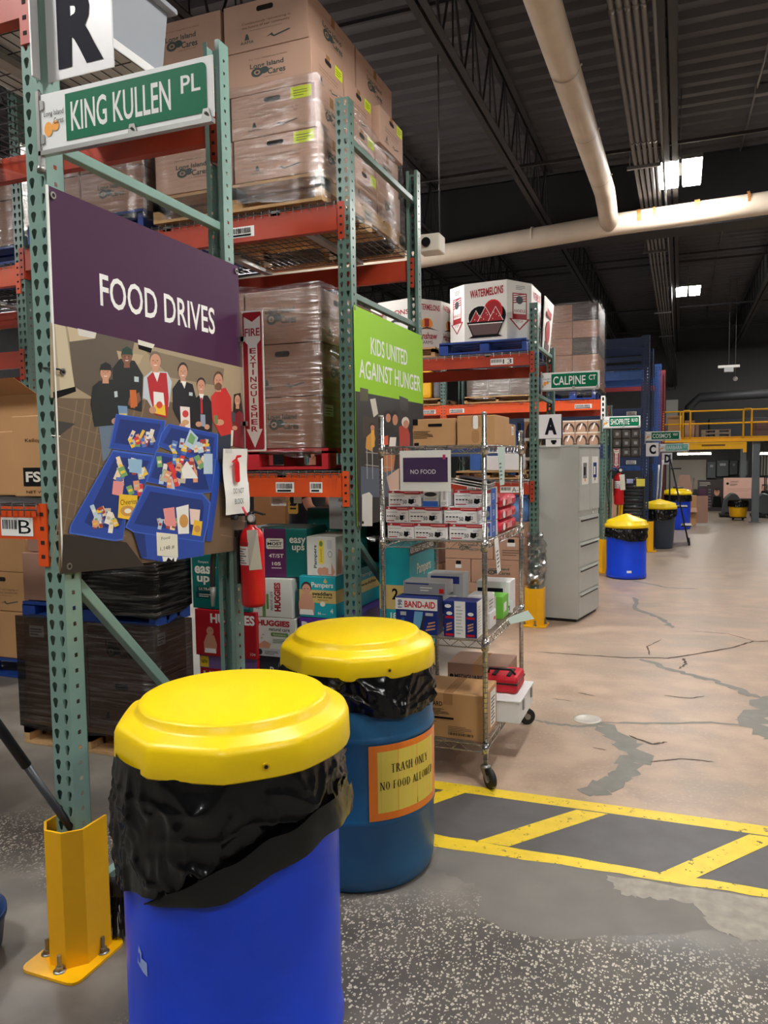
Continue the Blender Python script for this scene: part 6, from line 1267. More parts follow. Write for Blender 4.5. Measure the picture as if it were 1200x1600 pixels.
def hand_art(p, w, h):
    p.rect(w*.22, h*.42, w*.80, h*.80, DRED); p.rect(w*.26, h*.44, w*.76, h*.78, WHITE)
    for k in range(4): p.poly2([(w*.26, h*(.62+.04*k)), (w*.76, h*(.66+.04*k)), (w*.76, h*(.68+.04*k)), (w*.26, h*(.64+.04*k))], DRED)
    p.ell(w*.5, h*.68, w*.14, h*.07, GREY1); p.poly2([(w*.08, h*.36), (w*.22, h*.36), (w*.22, h*.44), (w*.80, h*.44), (w*.80, h*.36), (w*.94, h*.36), (w*.5, h*.16)], DRED); p.poly2([(w*.18, h*.345), (w*.82, h*.345), (w*.5, h*.19)], WHITE); p.text('HANDLE', w*.28, h*.47, w*.74, h*.52, DRED); p.text('STOP', w*.36, h*.29, w*.64, h*.335, DRED); p.lines(w*.35, h*.86, w*.75, h*.94, 3, GREY3)
def melon_bin(label, x0, x1, y0, y1, z0, z1, cut, rot, arts, flare=.0):
    t = thing('produce_bin', label, 'produce bin', ((x0+x1)/2, (y0+y1)/2, z0)); c = Vector(((x0+x1)/2, (y0+y1)/2, 0)); m = Matrix.Rotation(rot, 3, 'Z')
    pts = [(x0+cut, y0), (x1-cut, y0), (x1, y0+cut), (x1, y1-cut), (x1-cut, y1), (x0+cut, y1), (x0, y1-cut), (x0, y0+cut)]
    P3 = [m @ (Vector((x, y, 0))-c)+c for x, y in pts]; n = 8; b = B(); k = 1+flare
    lo = [p+Vector((0, 0, z0)) for p in P3]; hi = [c+(p-c)*k+Vector((0, 0, z1+.012*math.sin(i*2.1))) for i, p in enumerate(P3)]; li = [c+(p-c)*.975+Vector((0, 0, z0+.01)) for p in P3]; hI = [c+(p-c)*k*.975+Vector((0, 0, q.z)) for p, q in zip(P3, hi)]
    vs = lo+hi+li+hI; fs = []
    for i in range(n): j = (i+1) % n; fs += [(i, j, 8+j, 8+i), (8+i, 8+j, 24+j, 24+i), (24+i, 24+j, 16+j, 16+i)]
    fs += [tuple(range(7, -1, -1)), tuple(range(16, 24))]; b.add(vs, fs, BINW); b.build('bin_wall', t)
    for i, fn in arts: 
        a, d = lo[i], lo[(i+1) % n]; pr = Pr(Plane(a, d-a, hi[i]-a), .0006, .0015); fn(pr, (d-a).length, z1-z0); pr.build('printing', t)
    return t
pallet('blue pallet under the watermelon bin on row A', -2.24, -1.38, 7.37, 8.36, 2.615, .12, BPAL)
melon_bin('white octagonal produce bin printed WATERMELONS on the blue pallet', -2.19, -1.37, 7.40, 8.34, 2.738, 3.29, .20, 0, [(0, melon_art), (1, hand_art), (7, hand_art), (2, melon_art)])
b = B((-1.34, 8.2, 2.75)); b.prism([(-1.33, 7.95, 2.70), (-1.33, 8.35, 2.66), (-1.28, 8.38, 3.2), (-1.30, 7.92, 3.22)], (.008, 0, 0), BINW); o = b.build('bin_flap'); tag(o, 'loose white printed panel standing behind the right side of the watermelon bin', 'panel')
p = Pr(Plane((-1.3215, 7.95, 2.70), (0, 1, -.1), (.05, 0, .52)), .0006, .004); p.rect(.05, .35, .3, .42, DRED); p.ell(.18, .2, .12, .12, DRED); p.rect(.06, .02, .32, .1, mat('tub brown print', (96, 74, 74), .5)); p.build('printing', o)
def bin2(p, w, h): p.slant('WATERMELONS', w*.1, h*.80, w*.95, h*.92, DRED, -h*.04, .02); p.ell(w*.5, h*.5, w*.2, h*.12, ORIN); p.rect(w*.42, h*.44, w*.58, h*.6, DRED); p.poly2([(w*.15, h*.36), (w*.5, h*.44), (w*.9, h*.36), (w*.5, h*.40)], GREY1); p.text('Hanshaw', w*.12, h*.18, w*.85, h*.32, DRED, .02); p.text('FARMS', w*.3, h*.08, w*.7, h*.15, GREY1)
pallet('pallet under the second produce bin left of the watermelon bin', -3.1, -2.30, 7.42, 8.36, 2.615, .10, WOOD)
melon_bin('second white produce bin with farm lettering, left of the watermelon bin', -3.07, -2.25, 7.42, 8.24, 2.718, 3.20, .22, R(-8), [(0, lambda p, w, h: (p.text('MELONS', w*.1, h*.7, w*.9, h*.8, DRED, .02), p.poly2([(w*.1, h*.5), (w*.5, h*.62), (w*.9, h*.5), (w*.5, h*.56)], GREY1))), (1, bin2), (2, bin2)], .0)
# row A lower levels
pallet('wood pallet on the low orange beam of row A', -2.10, -1.46, 7.45, 8.3, 1.39, .085, WOOD)
for lb, x0_, x1_, z0_, z1_, mt_ in (('blue plastic case on the wood pallet of row A', -1.97, -1.86, 1.478, 1.65, BLUER), ('white carton on the wood pallet of row A, left of two', -1.84, -1.66, 1.478, 1.62, WPLAS), ('white carton on the wood pallet of row A, right of two', -1.65, -1.47, 1.478, 1.64, WPLAS)):
    carton(lb, x0_, x1_, 7.5, 7.8, z0_, z1_, mt_, None, tape=None)
b = B((-2.1, 7.6, 1.48)); b.tube([(-2.12, 7.6, 1.49), (-2.1, 7.58, 1.60), (-2.05, 7.58, 1.52), (-2.0, 7.6, 1.62), (-1.98, 7.62, 1.49)], .012, RUBBER, 8); tag(b.build('cable'), 'black hose looped beside the blue case', 'hose')
for k, (z0_, z1_) in enumerate(((1.39, 1.60), (1.605, 1.80), (1.805, 2.0))):
    carton('tan patterned tray carton behind row A post, %s of three' % ('lowest', 'middle', 'topmost')[k], -1.62+.1, -1.40, 8.0, 8.35, z0_, z1_, KRAFT, 'tray cartons behind the row A post', art={'f': lambda p, w, h: (p.ell(w*.8, h*.1, w*.7, h*.8, mat('tray dark print', (60, 44, 38), .6)), p.rect(0, h*.84, w, h, CREAM))}, tape=None)
GA = 'charity cartons on the floor of row A'
pallet('wood pallet under the charity cartons of row A', -2.25, -1.38, 7.42, 8.3, .002, .125, WOOD)
ZA = (.13, .36, .595, .825)
def lab2(p, w, h): p.rr(w*.42, h*.70, w*.62, h*.92, .01, INK); p.rect(w*.40, h*.60, w*.64, h*.76, WHITE); p.lines(w*.25, h*.2, w*.9, h*.5, 3, FINK)
for k, (sp, arts) in enumerate((((-2.22, -1.80, -1.38), (art_end, art_logo)), ((-2.22, -1.95, -1.38), (lab2, art_logo)), ((-2.22, -1.72, -1.38), (art_logo, lab2)))):
    for i in range(2): carton('charity carton on the floor behind the cart, %s row, %s' % (('bottom', 'middle', 'top')[k], ('left', 'right')[i]), sp[i]+.004, sp[i+1]-.004, 7.44, 7.84, ZA[k], ZA[k+1]-.004, CARD, GA, art={'f': arts[i]})
carton('small brown carton under the blue bundle on row A', -1.62, -1.385, 7.48, 7.8, .828, .965, CARD, None)
carton('tan carton stack base left of the charity cartons', -2.75, -2.32, 7.5, 7.9, .002, .5, KRAFT, None, f='label'); carton('tan carton on the stack left of the charity cartons', -2.73, -2.34, 7.5, 7.9, .503, .86, CARDD, None, f='end')
b = B((-1.5, 7.6, .97)); b.sphere((-1.475, 7.63, 1.07), .13, mat('light blue cloth', (112, 156, 222), .7, bump=.25, bscale=10), 24, 14, (.85, 1, 1.1)); tag(b.build('cloth_bundle'), 'rounded light blue cloth bundle beside the row A post', 'bundle')
b = B((-1.3, 7.4, .4)); rnd = random.Random(3); n, m = 18, 16; vs = []; fs = []
for j in range(m+1):
    for k in range(n): a = 2*math.pi*k/n; rr = (.072+.055*math.sin(math.pi*j/m))*rnd.uniform(.8, 1.15); vs.append((XA-.039+math.cos(a)*rr, YA0+.036+math.sin(a)*rr, .38+.5*j/m))
for j in range(m):
    for k in range(n): fs.append((j*n+k, j*n+(k+1) % n, (j+1)*n+(k+1) % n, (j+1)*n+k))
b.add(vs, fs, film('crumpled bright film', (.85, .85, .85), .25, .75, (1, 1, 1))); tag(b.build('film_wad', fix=False), 'crumpled shiny film wound round the row A post above its yellow guard', 'plastic film')

# ------------------------------------------------------------------ row B loads
t = pallet('blue pallet under the big brown wrapped stack on row B', -1.78, -1.12, 11.05, 12.0, 2.39, .15, BPAL)
GB = 'brown wrapped bundles of the big stack on row B'
for k in range(5):
    for i, (a, c) in enumerate(((-1.79, -1.43), (-1.425, -1.075))):
        z0_ = 2.545+k*.232; carton('brown wrapped bundle of the tall row B stack, %s layer, %s' % (('bottom', 'second', 'middle', 'fourth', 'topmost')[k], ('left', 'right')[i]), a, c, 11.06, 11.98, z0_, z0_+.228, mat('dark wrapped board', (74, 66, 64), .4) if (k in (2, 4) and i == 1) else CARDD, GB, tape=None)
wrap('crinkled stretch wrap hanging off the big brown stack on row B', -1.79, -1.07, 11.05, 11.99, 2.45, 3.72, FILMD)
wood_b = pallet('wood pallet under the wrapped load on row B, left of the A post', -2.98, -2.0, 11.05, 12.0, 2.39, .1, WOOD)
for i in range(3): carton('grey wrapped bundle on row B behind the watermelon rack, %s' % ('left', 'middle', 'right')[i], -2.95+i*.32, -2.64+i*.32, 11.08, 11.6, 2.493, 2.86, mat('wrapped grey tan goods', (132, 118, 110), .4, bump=.5, bscale=9), 'grey wrapped bundles on row B', tape=None)
wrap('clear stretch wrap on the grey bundles of row B', -2.96, -1.99, 11.07, 11.7, 2.46, 2.87, FILMD)
pallet('wood pallet on row B under the yellow sack', -4.0, -3.35, 11.05, 12.0, 2.39, .1, WOOD)
b = B((-3.6, 11.3, 2.5)); b.box(-3.9, -3.50, 11.08, 11.5, 2.495, 2.92, mat('yellow sack', (236, 176, 30), .5)); o = b.build('sack', bevel=.05); tag(o, 'yellow printed sack on row B left of the wrapped bundles', 'sack'); p = Pr(Plane((-3.9, 11.078, 2.495), (1, 0, 0), (0, 0, 1)), .001); p.rect(.2, .26, .40, .36, INK); p.text('ES', .26, .28, .38, .34, WHITE, .02); p.build('printing', o)
b = B((-3.3, 11.3, 2.5)); b.box(-3.48, -3.36, 11.1, 11.5, 2.495, 2.78, mat('grey wrapped goods', (110, 110, 116), .3, bump=.5, bscale=12)); b2 = b.build('bundle', bevel=.04); tag(b2, 'grey wrapped bundle between the yellow sack and the post on row B', 'bundle')
GT2 = 'produce trays above the cabinet'
def tray(p, w, h): p.ell(w*.5, h*.25, w*.46, h*.55, mat('tray dark print', (60, 44, 38), .6)); p.ell(w*.5, h*.1, w*.36, h*.5, CARD); p.poly2([(w*.3, h*.2), (w*.42, h*.2), (w*.62, h*.7), (w*.5, h*.75)], WHITE); p.rect(0, h*.9, w, h, CREAM)
for i in range(3):
    for k in range(2): carton('produce tray on row B above the grey cabinet, %s row, %s' % (('lower', 'upper')[k], ('left', 'middle', 'right')[i]), -1.56+i*.172, -1.393+i*.172, 11.08, 11.5, 1.775+k*.165, 1.935+k*.165, CARD, GT2, tape=None, art={'f': tray})
# ------------------------------------------------------------------ grey cabinet
c0 = Vector((-.90, 7.51, 0)); a9 = R(-10.5); U = Vector((math.cos(a9), math.sin(a9), 0)); U = Vector((.985, -.075, 0)).normalized(); V = Vector((.19, .98, 0)).normalized()
CW, CDp, CH = .40, .66, 1.695
t = thing('filing_cabinet', 'grey metal filing cabinet with two small doors above four drawers', 'cabinet', tuple(c0))
def cbox(b, u0, u1, v0, v1, z0, z1, mt):   # u from the front plane inwards, v along the front
    q = [c0-U*u0+V*v0, c0-U*u0+V*v1, c0-U*u1+V*v1, c0-U*u1+V*v0]; b.prism([p_+Vector((0, 0, z0)) for p_ in reversed(q)][::-1], (0, 0, z1-z0), mt)
b = B(); cbox(b, .012, CW, 0, CDp, .03, CH, CABG); b.build('body', t); b = B(); cbox(b, -.004, CW+.004, -.006, CDp+.006, CH, CH+.022, CABG); b.build('top', t); b = B(); cbox(b, .03, CW-.01, .01, CDp-.01, .001, .03, BLACK); b.build('plinth', t)
pf = Plane(c0, V, (0, 0, 1))
dz = (1.02, .775, .53, .285, .04)
for k in range(4):
    b = B(); cbox(b, 0, .012, .012, CDp-.012, dz[k+1]+.006, dz[k]-.006, CABG); o = b.build('drawer', t)
    b = B(); cbox(b, -.001, 0, .05, CDp-.05, dz[k]-.05, dz[k]-.026, CABD); cbox(b, -.012, -.001, .05, CDp-.05, dz[k]-.03, dz[k]-.022, CABG); b.build('pull', o)
for i, (v0, v1) in enumerate(((.012, CDp/2-.003), (CDp/2+.003, CDp-.012))):
    b = B(); cbox(b, 0, .012, v0, v1, 1.075, 1.675, CABG); o = b.build('door', t); p = Pr(pf, .0008, .001); p.rect(v0+.06, 1.33, v1-.05, 1.60, WHITE); p.rect(v0+.10, 1.39, v1-.10, 1.54, (GREY3, DBLUE)[i]); p.rect(v0+.12, 1.42, v1-.14, 1.50, (INK, WHITE)[i]); p.rect(v0+.14, 1.36, v0+.18, 1.39, (ORIN, GREY3)[i]); p.build('posted_sheet', o)
b = B(); cbox(b, -.006, .002, CDp*.62, CDp*.66, 1.085, 1.10, CREAM); cbox(b, -.006, .002, CDp*.62, CDp*.66, 1.035, 1.05, CREAM); b.build('lock', t)
# ------------------------------------------------------------------ row C goods
PK = mat('dark wrapped pack', (104, 98, 92), .28, bump=.6, bscale=10)
for k in range(4):
    for i in range(4):
        zz = 1.575+k*.155; b = B((-1.2+i*.14, 13.7, zz)); x_ = -1.235+i*.148; b.box(x_, x_+.145, 13.66, 14.2, zz, zz+.152, PK); o = b.build('wrapped_pack', bevel=.025); tag(o, 'wrapped grey pack under SHOPRITE BLVD, %s row, %s' % (('bottom', 'second', 'third', 'top')[k], ('far left', 'left of middle', 'right of middle', 'far right')[i]), 'pack', 'film wrapped packs on the navy rack'); p = Pr(Plane((x_, 13.658, zz), (1, 0, 0), (0, 0, 1)), .001); p.rect(.05, .05, .10, .10, LGREY); p.build('label', o)
pallet('pallet under the film wrapped packs on the navy rack', -1.26, -.63, 13.64, 14.6, 1.562, .012, BLACK) if False else None
t = thing('roller_conveyor', 'upright stack of black conveyor rollers beside the navy rack', 'conveyor', (-.7, 13.0, 0))
for x in (-.865, -.545): b = B(); b.box(x-.012, x+.012, 12.96, 13.04, .001, 1.28, BLACK); b.build('side_rail', t)
for k in range(11): b = B(); z = .12+k*.108; b.tube([(-.85, 13.0, z), (-.56, 13.0, z)], .04, mat('roller dark steel', (70, 72, 76), .3, .6), 16); b.build('roller', t)
p = Pr(Plane((-.86, 12.955, 1.1), (1, 0, 0), (0, 0, 1)), .001); p.rect(.20, .0, .33, .12, mat('sticky yellow note', (236, 224, 90), .5)); p.rect(.05, .05, .15, .12, mat('pale blue note', (170, 180, 220), .5)); p.build('paper_note', t)
for i, (xa_, xb_) in enumerate(((-.90, -.86), (-.955, -.89))): b = B((xa_, 12.85, 0)); b.bar((xa_, 12.85, .003), (xb_, 12.95, 1.26-.02*i), .03, .03, YELP); tag(b.build('pole'), 'yellow pole leaning by the rollers, %s of two' % ('right', 'left')[i], 'pole', 'yellow poles by the rollers')
b = B((-1.05, 12.8, 0)); b.prism([(-1.16, 12.72, .002), (-.96, 12.72, .002), (-.94, 12.8, 1.22), (-1.14, 12.8, 1.22)], (0, .012, 0), CARD); tag(b.build('cardboard_sheet'), 'flattened cardboard leaning left of the yellow poles', 'cardboard')
t = thing('traffic_cone', 'tip of an orange cone behind the blue barrel', 'cone', (-.74, 12.7, 0)); b = B(); b.lathe([(.13, .03), (.02, .68), (.001, .685)], (-.74, 12.7, 0), mat('cone orange', (240, 70, 40), .4), 20); b.build('cone_body', t); b = B(); b.box(-.9, -.58, 12.54, 12.86, .002, .03, BLACK); b.build('base', t)
# rolling ladder
LB = mat('ladder black steel', (26, 28, 32), .4, .3); t = thing('rolling_ladder', 'black rolling warehouse ladder between the letter signs and the cardboard', 'ladder', (-.05, 14.7, 0))
for dy in (0, .5):
    b = B(); b.tube([(-.17, 14.45+dy, 1.52), (.14, 14.45+dy, .05)], .011, LB, 8); b.build('rail', t); b = B(); b.tube([(-.18, 14.45+dy, .02), (-.18, 14.45+dy, 1.60)], .011, LB, 8); b.build('upright', t)
for z, x in ((1.34, -.06), (1.0, -.02), (.66, .05), (.33, .12)): b = B(); b.box(x-.10, x+.07, 14.45, 14.95, z, z+.02, LB); b.build('tread', t)
for x, y in ((.15, 14.45), (.15, 14.95), (-.18, 14.45), (-.18, 14.95)): b = B(); b.tube([(x-.01, y, .045), (x+.02, y, .045)], .042, RUBBER, 14); b.build('wheel', t)
for x, h in ((-.36, 1.5), (-.42, 1.42)): b = B((x, 14.3, 0)); b.tube([(x, 14.25, .003), (x+.06, 14.4, h)], .018, GALV, 8); tag(b.build('pole'), 'grey pole leaning on the navy rack, %s of two' % ('right' if x > -.4 else 'left'), 'pole', 'grey poles by the navy rack')
# cardboard by the mezzanine
t = thing('open_carton', 'tall stack of open empty cartons under the yellow mezzanine', 'carton', (.2, 19, 0)); b = B(); b.box(-.06, .26, 18.9, 19.3, .002, .70, CARD); b.build('body', t); b = B(); b.prism([(-.10, 18.9, .70), (.26, 18.9, .70), (.20, 18.98, 1.12), (-.02, 18.98, 1.12)], (0, .01, 0), CARDD); b.prism([(.26, 18.9, .70), (.30, 18.95, 1.05), (.28, 19.1, 1.05), (.26, 19.3, .70)], (.008, 0, 0), CARD); b.build('flap', t)
t = thing('open_carton', 'lower open carton with folded flaps beside the tall empty stack', 'carton', (.45, 18.8, 0)); b = B(); b.box(.10, .34, 18.55, 18.85, .002, .66, KRAFT); b.build('body', t); b = B(); b.prism([(.34, 18.55, .05), (.58, 18.62, .05), (.58, 18.62, .66), (.34, 18.55, .66)], (0, .01, 0), CARDD); b.prism([(.10, 18.55, .40), (.34, 18.55, .40), (.36, 18.45, .30), (.12, 18.45, .30)], (0, .01, 0), CARD); b.build('flap', t)
# ------------------------------------------------------------------ mezzanine
MZ0, MZ1, MZY = 1.875, 1.985, 19.5
mz = thing('mezzanine', 'yellow railed mezzanine platform on grey columns at the far end', 'mezzanine', (2, MZY, 0))
b = B(); b.box(-.55, 6.9, MZY, MZY+.06, MZ0, MZ1, YELP); b.box(-.55, 6.9, MZY-.03, MZY+.09, MZ1-.012, MZ1+.004, YELP); b.box(-.55, 6.9, MZY-.03, MZY+.09, MZ0-.004, MZ0+.01, YELP); b.build('edge_beam', mz)
b = B(); b.box(-.55, 6.9, MZY+.06, 24.4, MZ1-.08, MZ1, mat('mezzanine deck', (70, 72, 76), .7)); b.build('deck', mz)
b = B(); b.box(.08, 1.38, MZY-.10, MZY-.02, 1.70, MZ0-.02, YELP); b.box(.08, 1.38, MZY-.12, MZY, 1.82, 1.86, YELP); b.box(.05, .12, MZY-.11, MZY, 1.62, 1.86, YELP); b.box(1.33, 1.40, MZY-.11, MZY, 1.62, 1.86, YELP); b.build('kick_panel', mz)
p = Pr(Plane((.45, MZY-.101, 1.73), (1, 0, 0), (0, 0, 1)), .001); p.rect(.0, .04, .5, .08, mat('worn dark lettering', (120, 90, 10), .6)); p.build('worn_lettering', mz)
for z in (2.30, 2.595): b = B(); b.tube([(-.55, MZY+.02, z), (.02, MZY+.02, z), (6.9, MZY+.02, z)], .019, YELP, 8); b.build('guard_rail', mz)
for x0_, x1_ in ((.04, .20), (1.33, 1.50)):
    b = B(); pts = [(x0_, MZY-.02, MZ1-.02), (x0_, MZY-.02, 2.56), (x0_+.02, MZY-.02, 2.61), (x1_-.02, MZY-.02, 2.61), (x1_, MZY-.02, 2.56), (x1_, MZY-.02, MZ1-.02)]; b.tube(pts, .02, YELP, 8); b.build('rail_post', mz)
for x in (-.4, -.02, 2.9, 4.3, 5.6): b = B(); b.tube([(x, MZY+.02, MZ1), (x, MZY+.02, 2.595)], .02, YELP, 8); b.build('rail_post', mz)
for x, y in ((1.62, MZY+.15), (5.2, MZY+.15), (1.62, 23.6), (5.2, 23.6)): b = B(); b.box(x-.075, x+.075, y-.075, y+.075, .012, MZ0, mat('column grey paint', (98, 106, 108), .5)); b.box(x-.13, x+.13, y-.13, y+.13, .002, .014, STEELD); b.build('column', mz)
for i, (x0_, x1_, z1_, mt_) in enumerate(((-.30, .04, 2.52, KRAFT), (.08, .30, 2.40, CARD), (.32, .40, 2.30, CARDD))): carton('tan carton standing on the mezzanine behind the railing, %s of three' % ('left', 'middle', 'right')[i], x0_, x1_, 19.8+.2*i, 20.3+.2*i, MZ1+.001, z1_, mt_, 'cartons on the mezzanine')
b = B((-.1, 20.6, MZ1)); b.box(-.36, -.08, 20.6, 20.66, MZ1+.001, 2.95, mat('pale panel', (170, 170, 166), .6)); tag(b.build('panel'), 'pale upright panel at the left end of the mezzanine', 'panel')
for k in range(2): pallet('grey wood pallet lying on the mezzanine, %s of two' % ('lower', 'upper')[k], .45, 1.08, 19.7, 20.5, MZ1+.001+k*.09, .085, mat('grey weathered wood', (150, 136, 118), .8))
carton('dark wrapped load on the mezzanine at the right edge', 1.55, 2.6, 19.8, 20.6, MZ1+.001, 2.36, mat('mauve wrapped goods', (104, 78, 78), .5, bump=.4), None, tape=None)
b = B((.9, 22, 2.2)); b.tube([(.2, 22.4, 2.0), (.2, 22.4, 2.85), (.45, 22.4, 3.1), (2.6, 22.4, 3.15)], .12, DKST, 14); tag(b.build('duct'), 'dark curved duct above the mezzanine', 'duct')
b = B((1.2, 22.8, 2)); b.box(.7, 2.6, 22.8, 23.6, MZ1+.001, 2.55, mat('dark machinery', (44, 46, 52), .5)); tag(b.build('machine_housing', bevel=.03), 'dark machine housing at the back of the mezzanine', 'machine')
for i, (x0_, x1_, zz) in enumerate(((-.1, .74, 1.60), (1.84, 2.6, 1.58))):
    t = thing('tube_light', 'lit twin tube light hung under the mezzanine, %s' % ('left of the grey column', 'right of the grey column')[i], 'ceiling light', (x0_, 21.5, zz), group='tube lights under the mezzanine'); b = B(); b.box(x0_, x1_, 21.3, 21.7, zz+.03, zz+.06, GALV); b.tube([(x0_+.1, 21.5, zz+.06), (x0_+.1, 21.5, MZ1-.08)], .006, CON, 5); b.tube([(x1_-.1, 21.5, zz+.06), (x1_-.1, 21.5, MZ1-.08)], .006, CON, 5); b.build('reflector', t)
    for y in (21.38, 21.62): b = B(); b.tube([(x0_+.02, y, zz), (x1_-.02, y, zz)], .022, TUBEGLOW, 10) if False else b.tube([(x0_+.02, y, zz), (x1_-.02, y, zz)], .024, MATS.get('lit tube') or emis('lit tube', (1, .96, .9), 42), 10); b.build('tube', t)
# far wall fittings
for i, (x0_, x1_, z0_, z1_) in enumerate(((.72, .95, .88, 1.36), (.98, 1.29, .93, 1.40), (1.32, 1.53, .98, 1.39), (1.56, 1.80, .96, 1.39))):
    t = thing('meter_box', 'grey electrical box on the far wall, %s from the left of four' % ('first', 'second', 'third', 'fourth')[i], 'electrical panel', (x0_, 24.4, z0_), group='electrical boxes on the far wall'); b = B(); b.box(x0_, x1_, 24.32, 24.495, z0_, z1_, mat('panel grey', (96, 104, 104), .5)); b.build('housing', t, bevel=.008); b = B(); b.box(x0_+.08, x1_-.07, 24.31, 24.32, z1_-.16, z1_-.09, LGREY); b.build('dial', t)
b = B(); b.box(-.4, .70, 24.46, 24.49, .55, 1.42, mat('pale wall panel', (186, 180, 168), .7)); o = b.build('wall_panel'); tag(o, 'pale board on the far wall behind the open cartons', 'wall panel')
t = thing('pipe_bank', 'row of pale vertical pipes on the far wall right of the column', 'pipes', (2.1, 24.4, .9))
for k in range(9): b = B(); x = 1.94+k*.075; b.tube([(x, 24.42, .95), (x, 24.42, 1.52)], .026, CREAM, 8); b.build('pipe', t)
t = thing('display_board', 'pink display board with a small logo standing by the far wall', 'display board', (1.7, 23.3, 0)); PINKB = mat('pink board print', (236, 190, 174), .6); b = B(); b.box(1.12, 2.35, 23.3, 23.36, .35, .92, PINKB); b.box(1.12, 2.35, 23.3, 23.36, .002, .35, GREY1); b.build('panel', t)
p = Pr(Plane((1.12, 23.298, 0), (1, 0, 0), (0, 0, 1)), .001); p.ell(.10, .76, .035, .035, INK); p.text('COMMUNITY', .16, .79, .38, .83, INK); p.lines(.16, .70, .36, .77, 3, INK); p.lines(.1, .55, .9, .65, 3, mat('pink stripe', (214, 160, 146), .6)); p.ell(1.02, .62, .06, .09, SKIN); p.poly2([(.9, .36), (1.15, .36), (1.1, .56), (.95, .56)], INK); p.poly2([(.95, .60), (.96, .74), (1.09, .74), (1.10, .58), (1.06, .70), (.98, .70)], HR); p.build('printing', t)
t = thing('display_board', 'dark display board with a portrait, left of the pink board', 'display board', (.9, 23.3, 0)); b = B(); b.box(.45, 1.10, 23.3, 23.36, .002, .86, mat('dark board print', (54, 44, 48), .5)); b.build('panel', t)
p = Pr(Plane((.45, 23.298, 0), (1, 0, 0), (0, 0, 1)), .001); p.lines(.05, .70, .35, .82, 3, CREAM); p.lines(.28, .1, .36, .66, 7, GREY3) ; p.rect(.05, .08, .22, .62, mat('plum panel', (84, 40, 76), .5)); p.ell(.50, .52, .07, .10, SKIN); p.poly2([(.38, .1), (.64, .1), (.60, .40), (.42, .40)], INK); p.ell(.50, .60, .06, .04, HR); p.rect(.45, .53, .55, .545, INK); p.build('printing', t)
SCG = mat('scrubber grey plastic', (82, 88, 90), .45)
for i, (x, lb) in enumerate(((1.20, 'grey floor scrubber machine left of the yellow bin on wheels'), (1.92, 'grey floor scrubber machine right of the grey column'))):
    t = thing('floor_scrubber', lb, 'floor scrubber', (x, 21.2, 0)); b = B(); b.prism([(x-.22, 21.0, .06), (x+.22, 21.0, .06), (x+.23, 21.0, .40), (x+.12, 21.0, .58), (x-.02, 21.0, .60), (x-.16, 21.0, .46)], (0, .5, 0), SCG); b.build('body', t, bevel=.04); b = B(); b.box(x-.27, x+.05, 20.96, 21.5, .012, .08, BLACK); b.build('brush_deck', t, bevel=.01)
    for xx in (x-.1, x+.15): b = B(); b.tube([(xx, 20.97, .07), (xx, 21.0, .07)], .068, RUBBER, 16); b.build('wheel', t)
t = thing('rolling_bin', 'yellow bin with a black liner on a wheeled dolly by the grey column', 'bin', (1.30, 20.25, 0)); c = (1.30, 20.25); b = B(); b.lathe([(.001, .07), (.17, .07), (.185, .09), (.215, .40), (.21, .41)], (*c, 0), YELP, 32); b.build('bin_body', t); liner(t, c, .212, .47, lerp_tab([(-180, .33), (0, .32), (180, .33)]), 7.7, .8)
b = B(); b.lathe([(.001, .05), (.19, .05), (.19, .07)], (*c, 0), BLACK, 24)
b.build('dolly', t)
for k in range(4): a = k*1.57+.6; b = B(); b.tube([(c[0]+.15*math.cos(a)-.012, c[1]+.15*math.sin(a), .027), (c[0]+.15*math.cos(a)+.012, c[1]+.15*math.sin(a), .027)], .026, RUBBER, 12); b.build('caster', t)
t = thing('wire_shelving', 'black wire shelving at the far right edge', 'shelving', (2.2, 22.2, 0))
for x in (2.08, 2.6): b = B(); b.tube([(x, 22.2, .002), (x, 22.2, 1.0)], .014, LB, 8); b.tube([(x, 22.6, .002), (x, 22.6, 1.0)], .014, LB, 8); b.build('post', t)
for z in (.25, .6, .95): b = B(); b.box(2.08, 2.6, 22.2, 22.6, z, z+.02, LB); b.build('shelf', t)
# ceiling bits
t = thing('emergency_light', 'small beige emergency lamp box near the green post under the ceiling', 'lamp', (-1.8, 5.7, 3.2)); b = B(); b.box(-1.87, -1.70, 5.62, 5.78, 3.16, 3.29, CREAM); b.build('case', t, bevel=.01); b = B(); b.tube([(-1.80, 5.61, 3.225), (-1.80, 5.60, 3.225)], .035, INK, 14); b.build('speaker', t); b = B(); b.tube([(-1.72, 5.7, 3.29), (-1.72, 5.7, 4.6)], .005, DKST, 5); b.build('drop_rod', t)
t = thing('ceiling_unit', 'white wireless unit hanging from the ceiling near the conduits', 'ceiling unit', (.9, 18, 3.4)); b = B(); b.box(.72, 1.14, 18, 18.12, 3.42, 3.47, WHITE); b.box(.84, 1.02, 18, 18.12, 3.33, 3.42, LGREY); b.build('case', t); b = B(); b.tube([(.93, 18.06, 3.47), (.93, 18.06, ZC-.05)], .006, CON, 5); b.build('drop_rod', t)
b = B((1.08, 18.4, 3.2)); b.sphere((1.08, 18.4, 3.21), .05, WHITE, 14, 8); b.tube([(1.08, 18.4, 3.24), (1.08, 18.4, ZC-.05)], .008, CON, 5); tag(b.build('camera_dome'), 'small white dome camera below the wireless unit', 'camera')

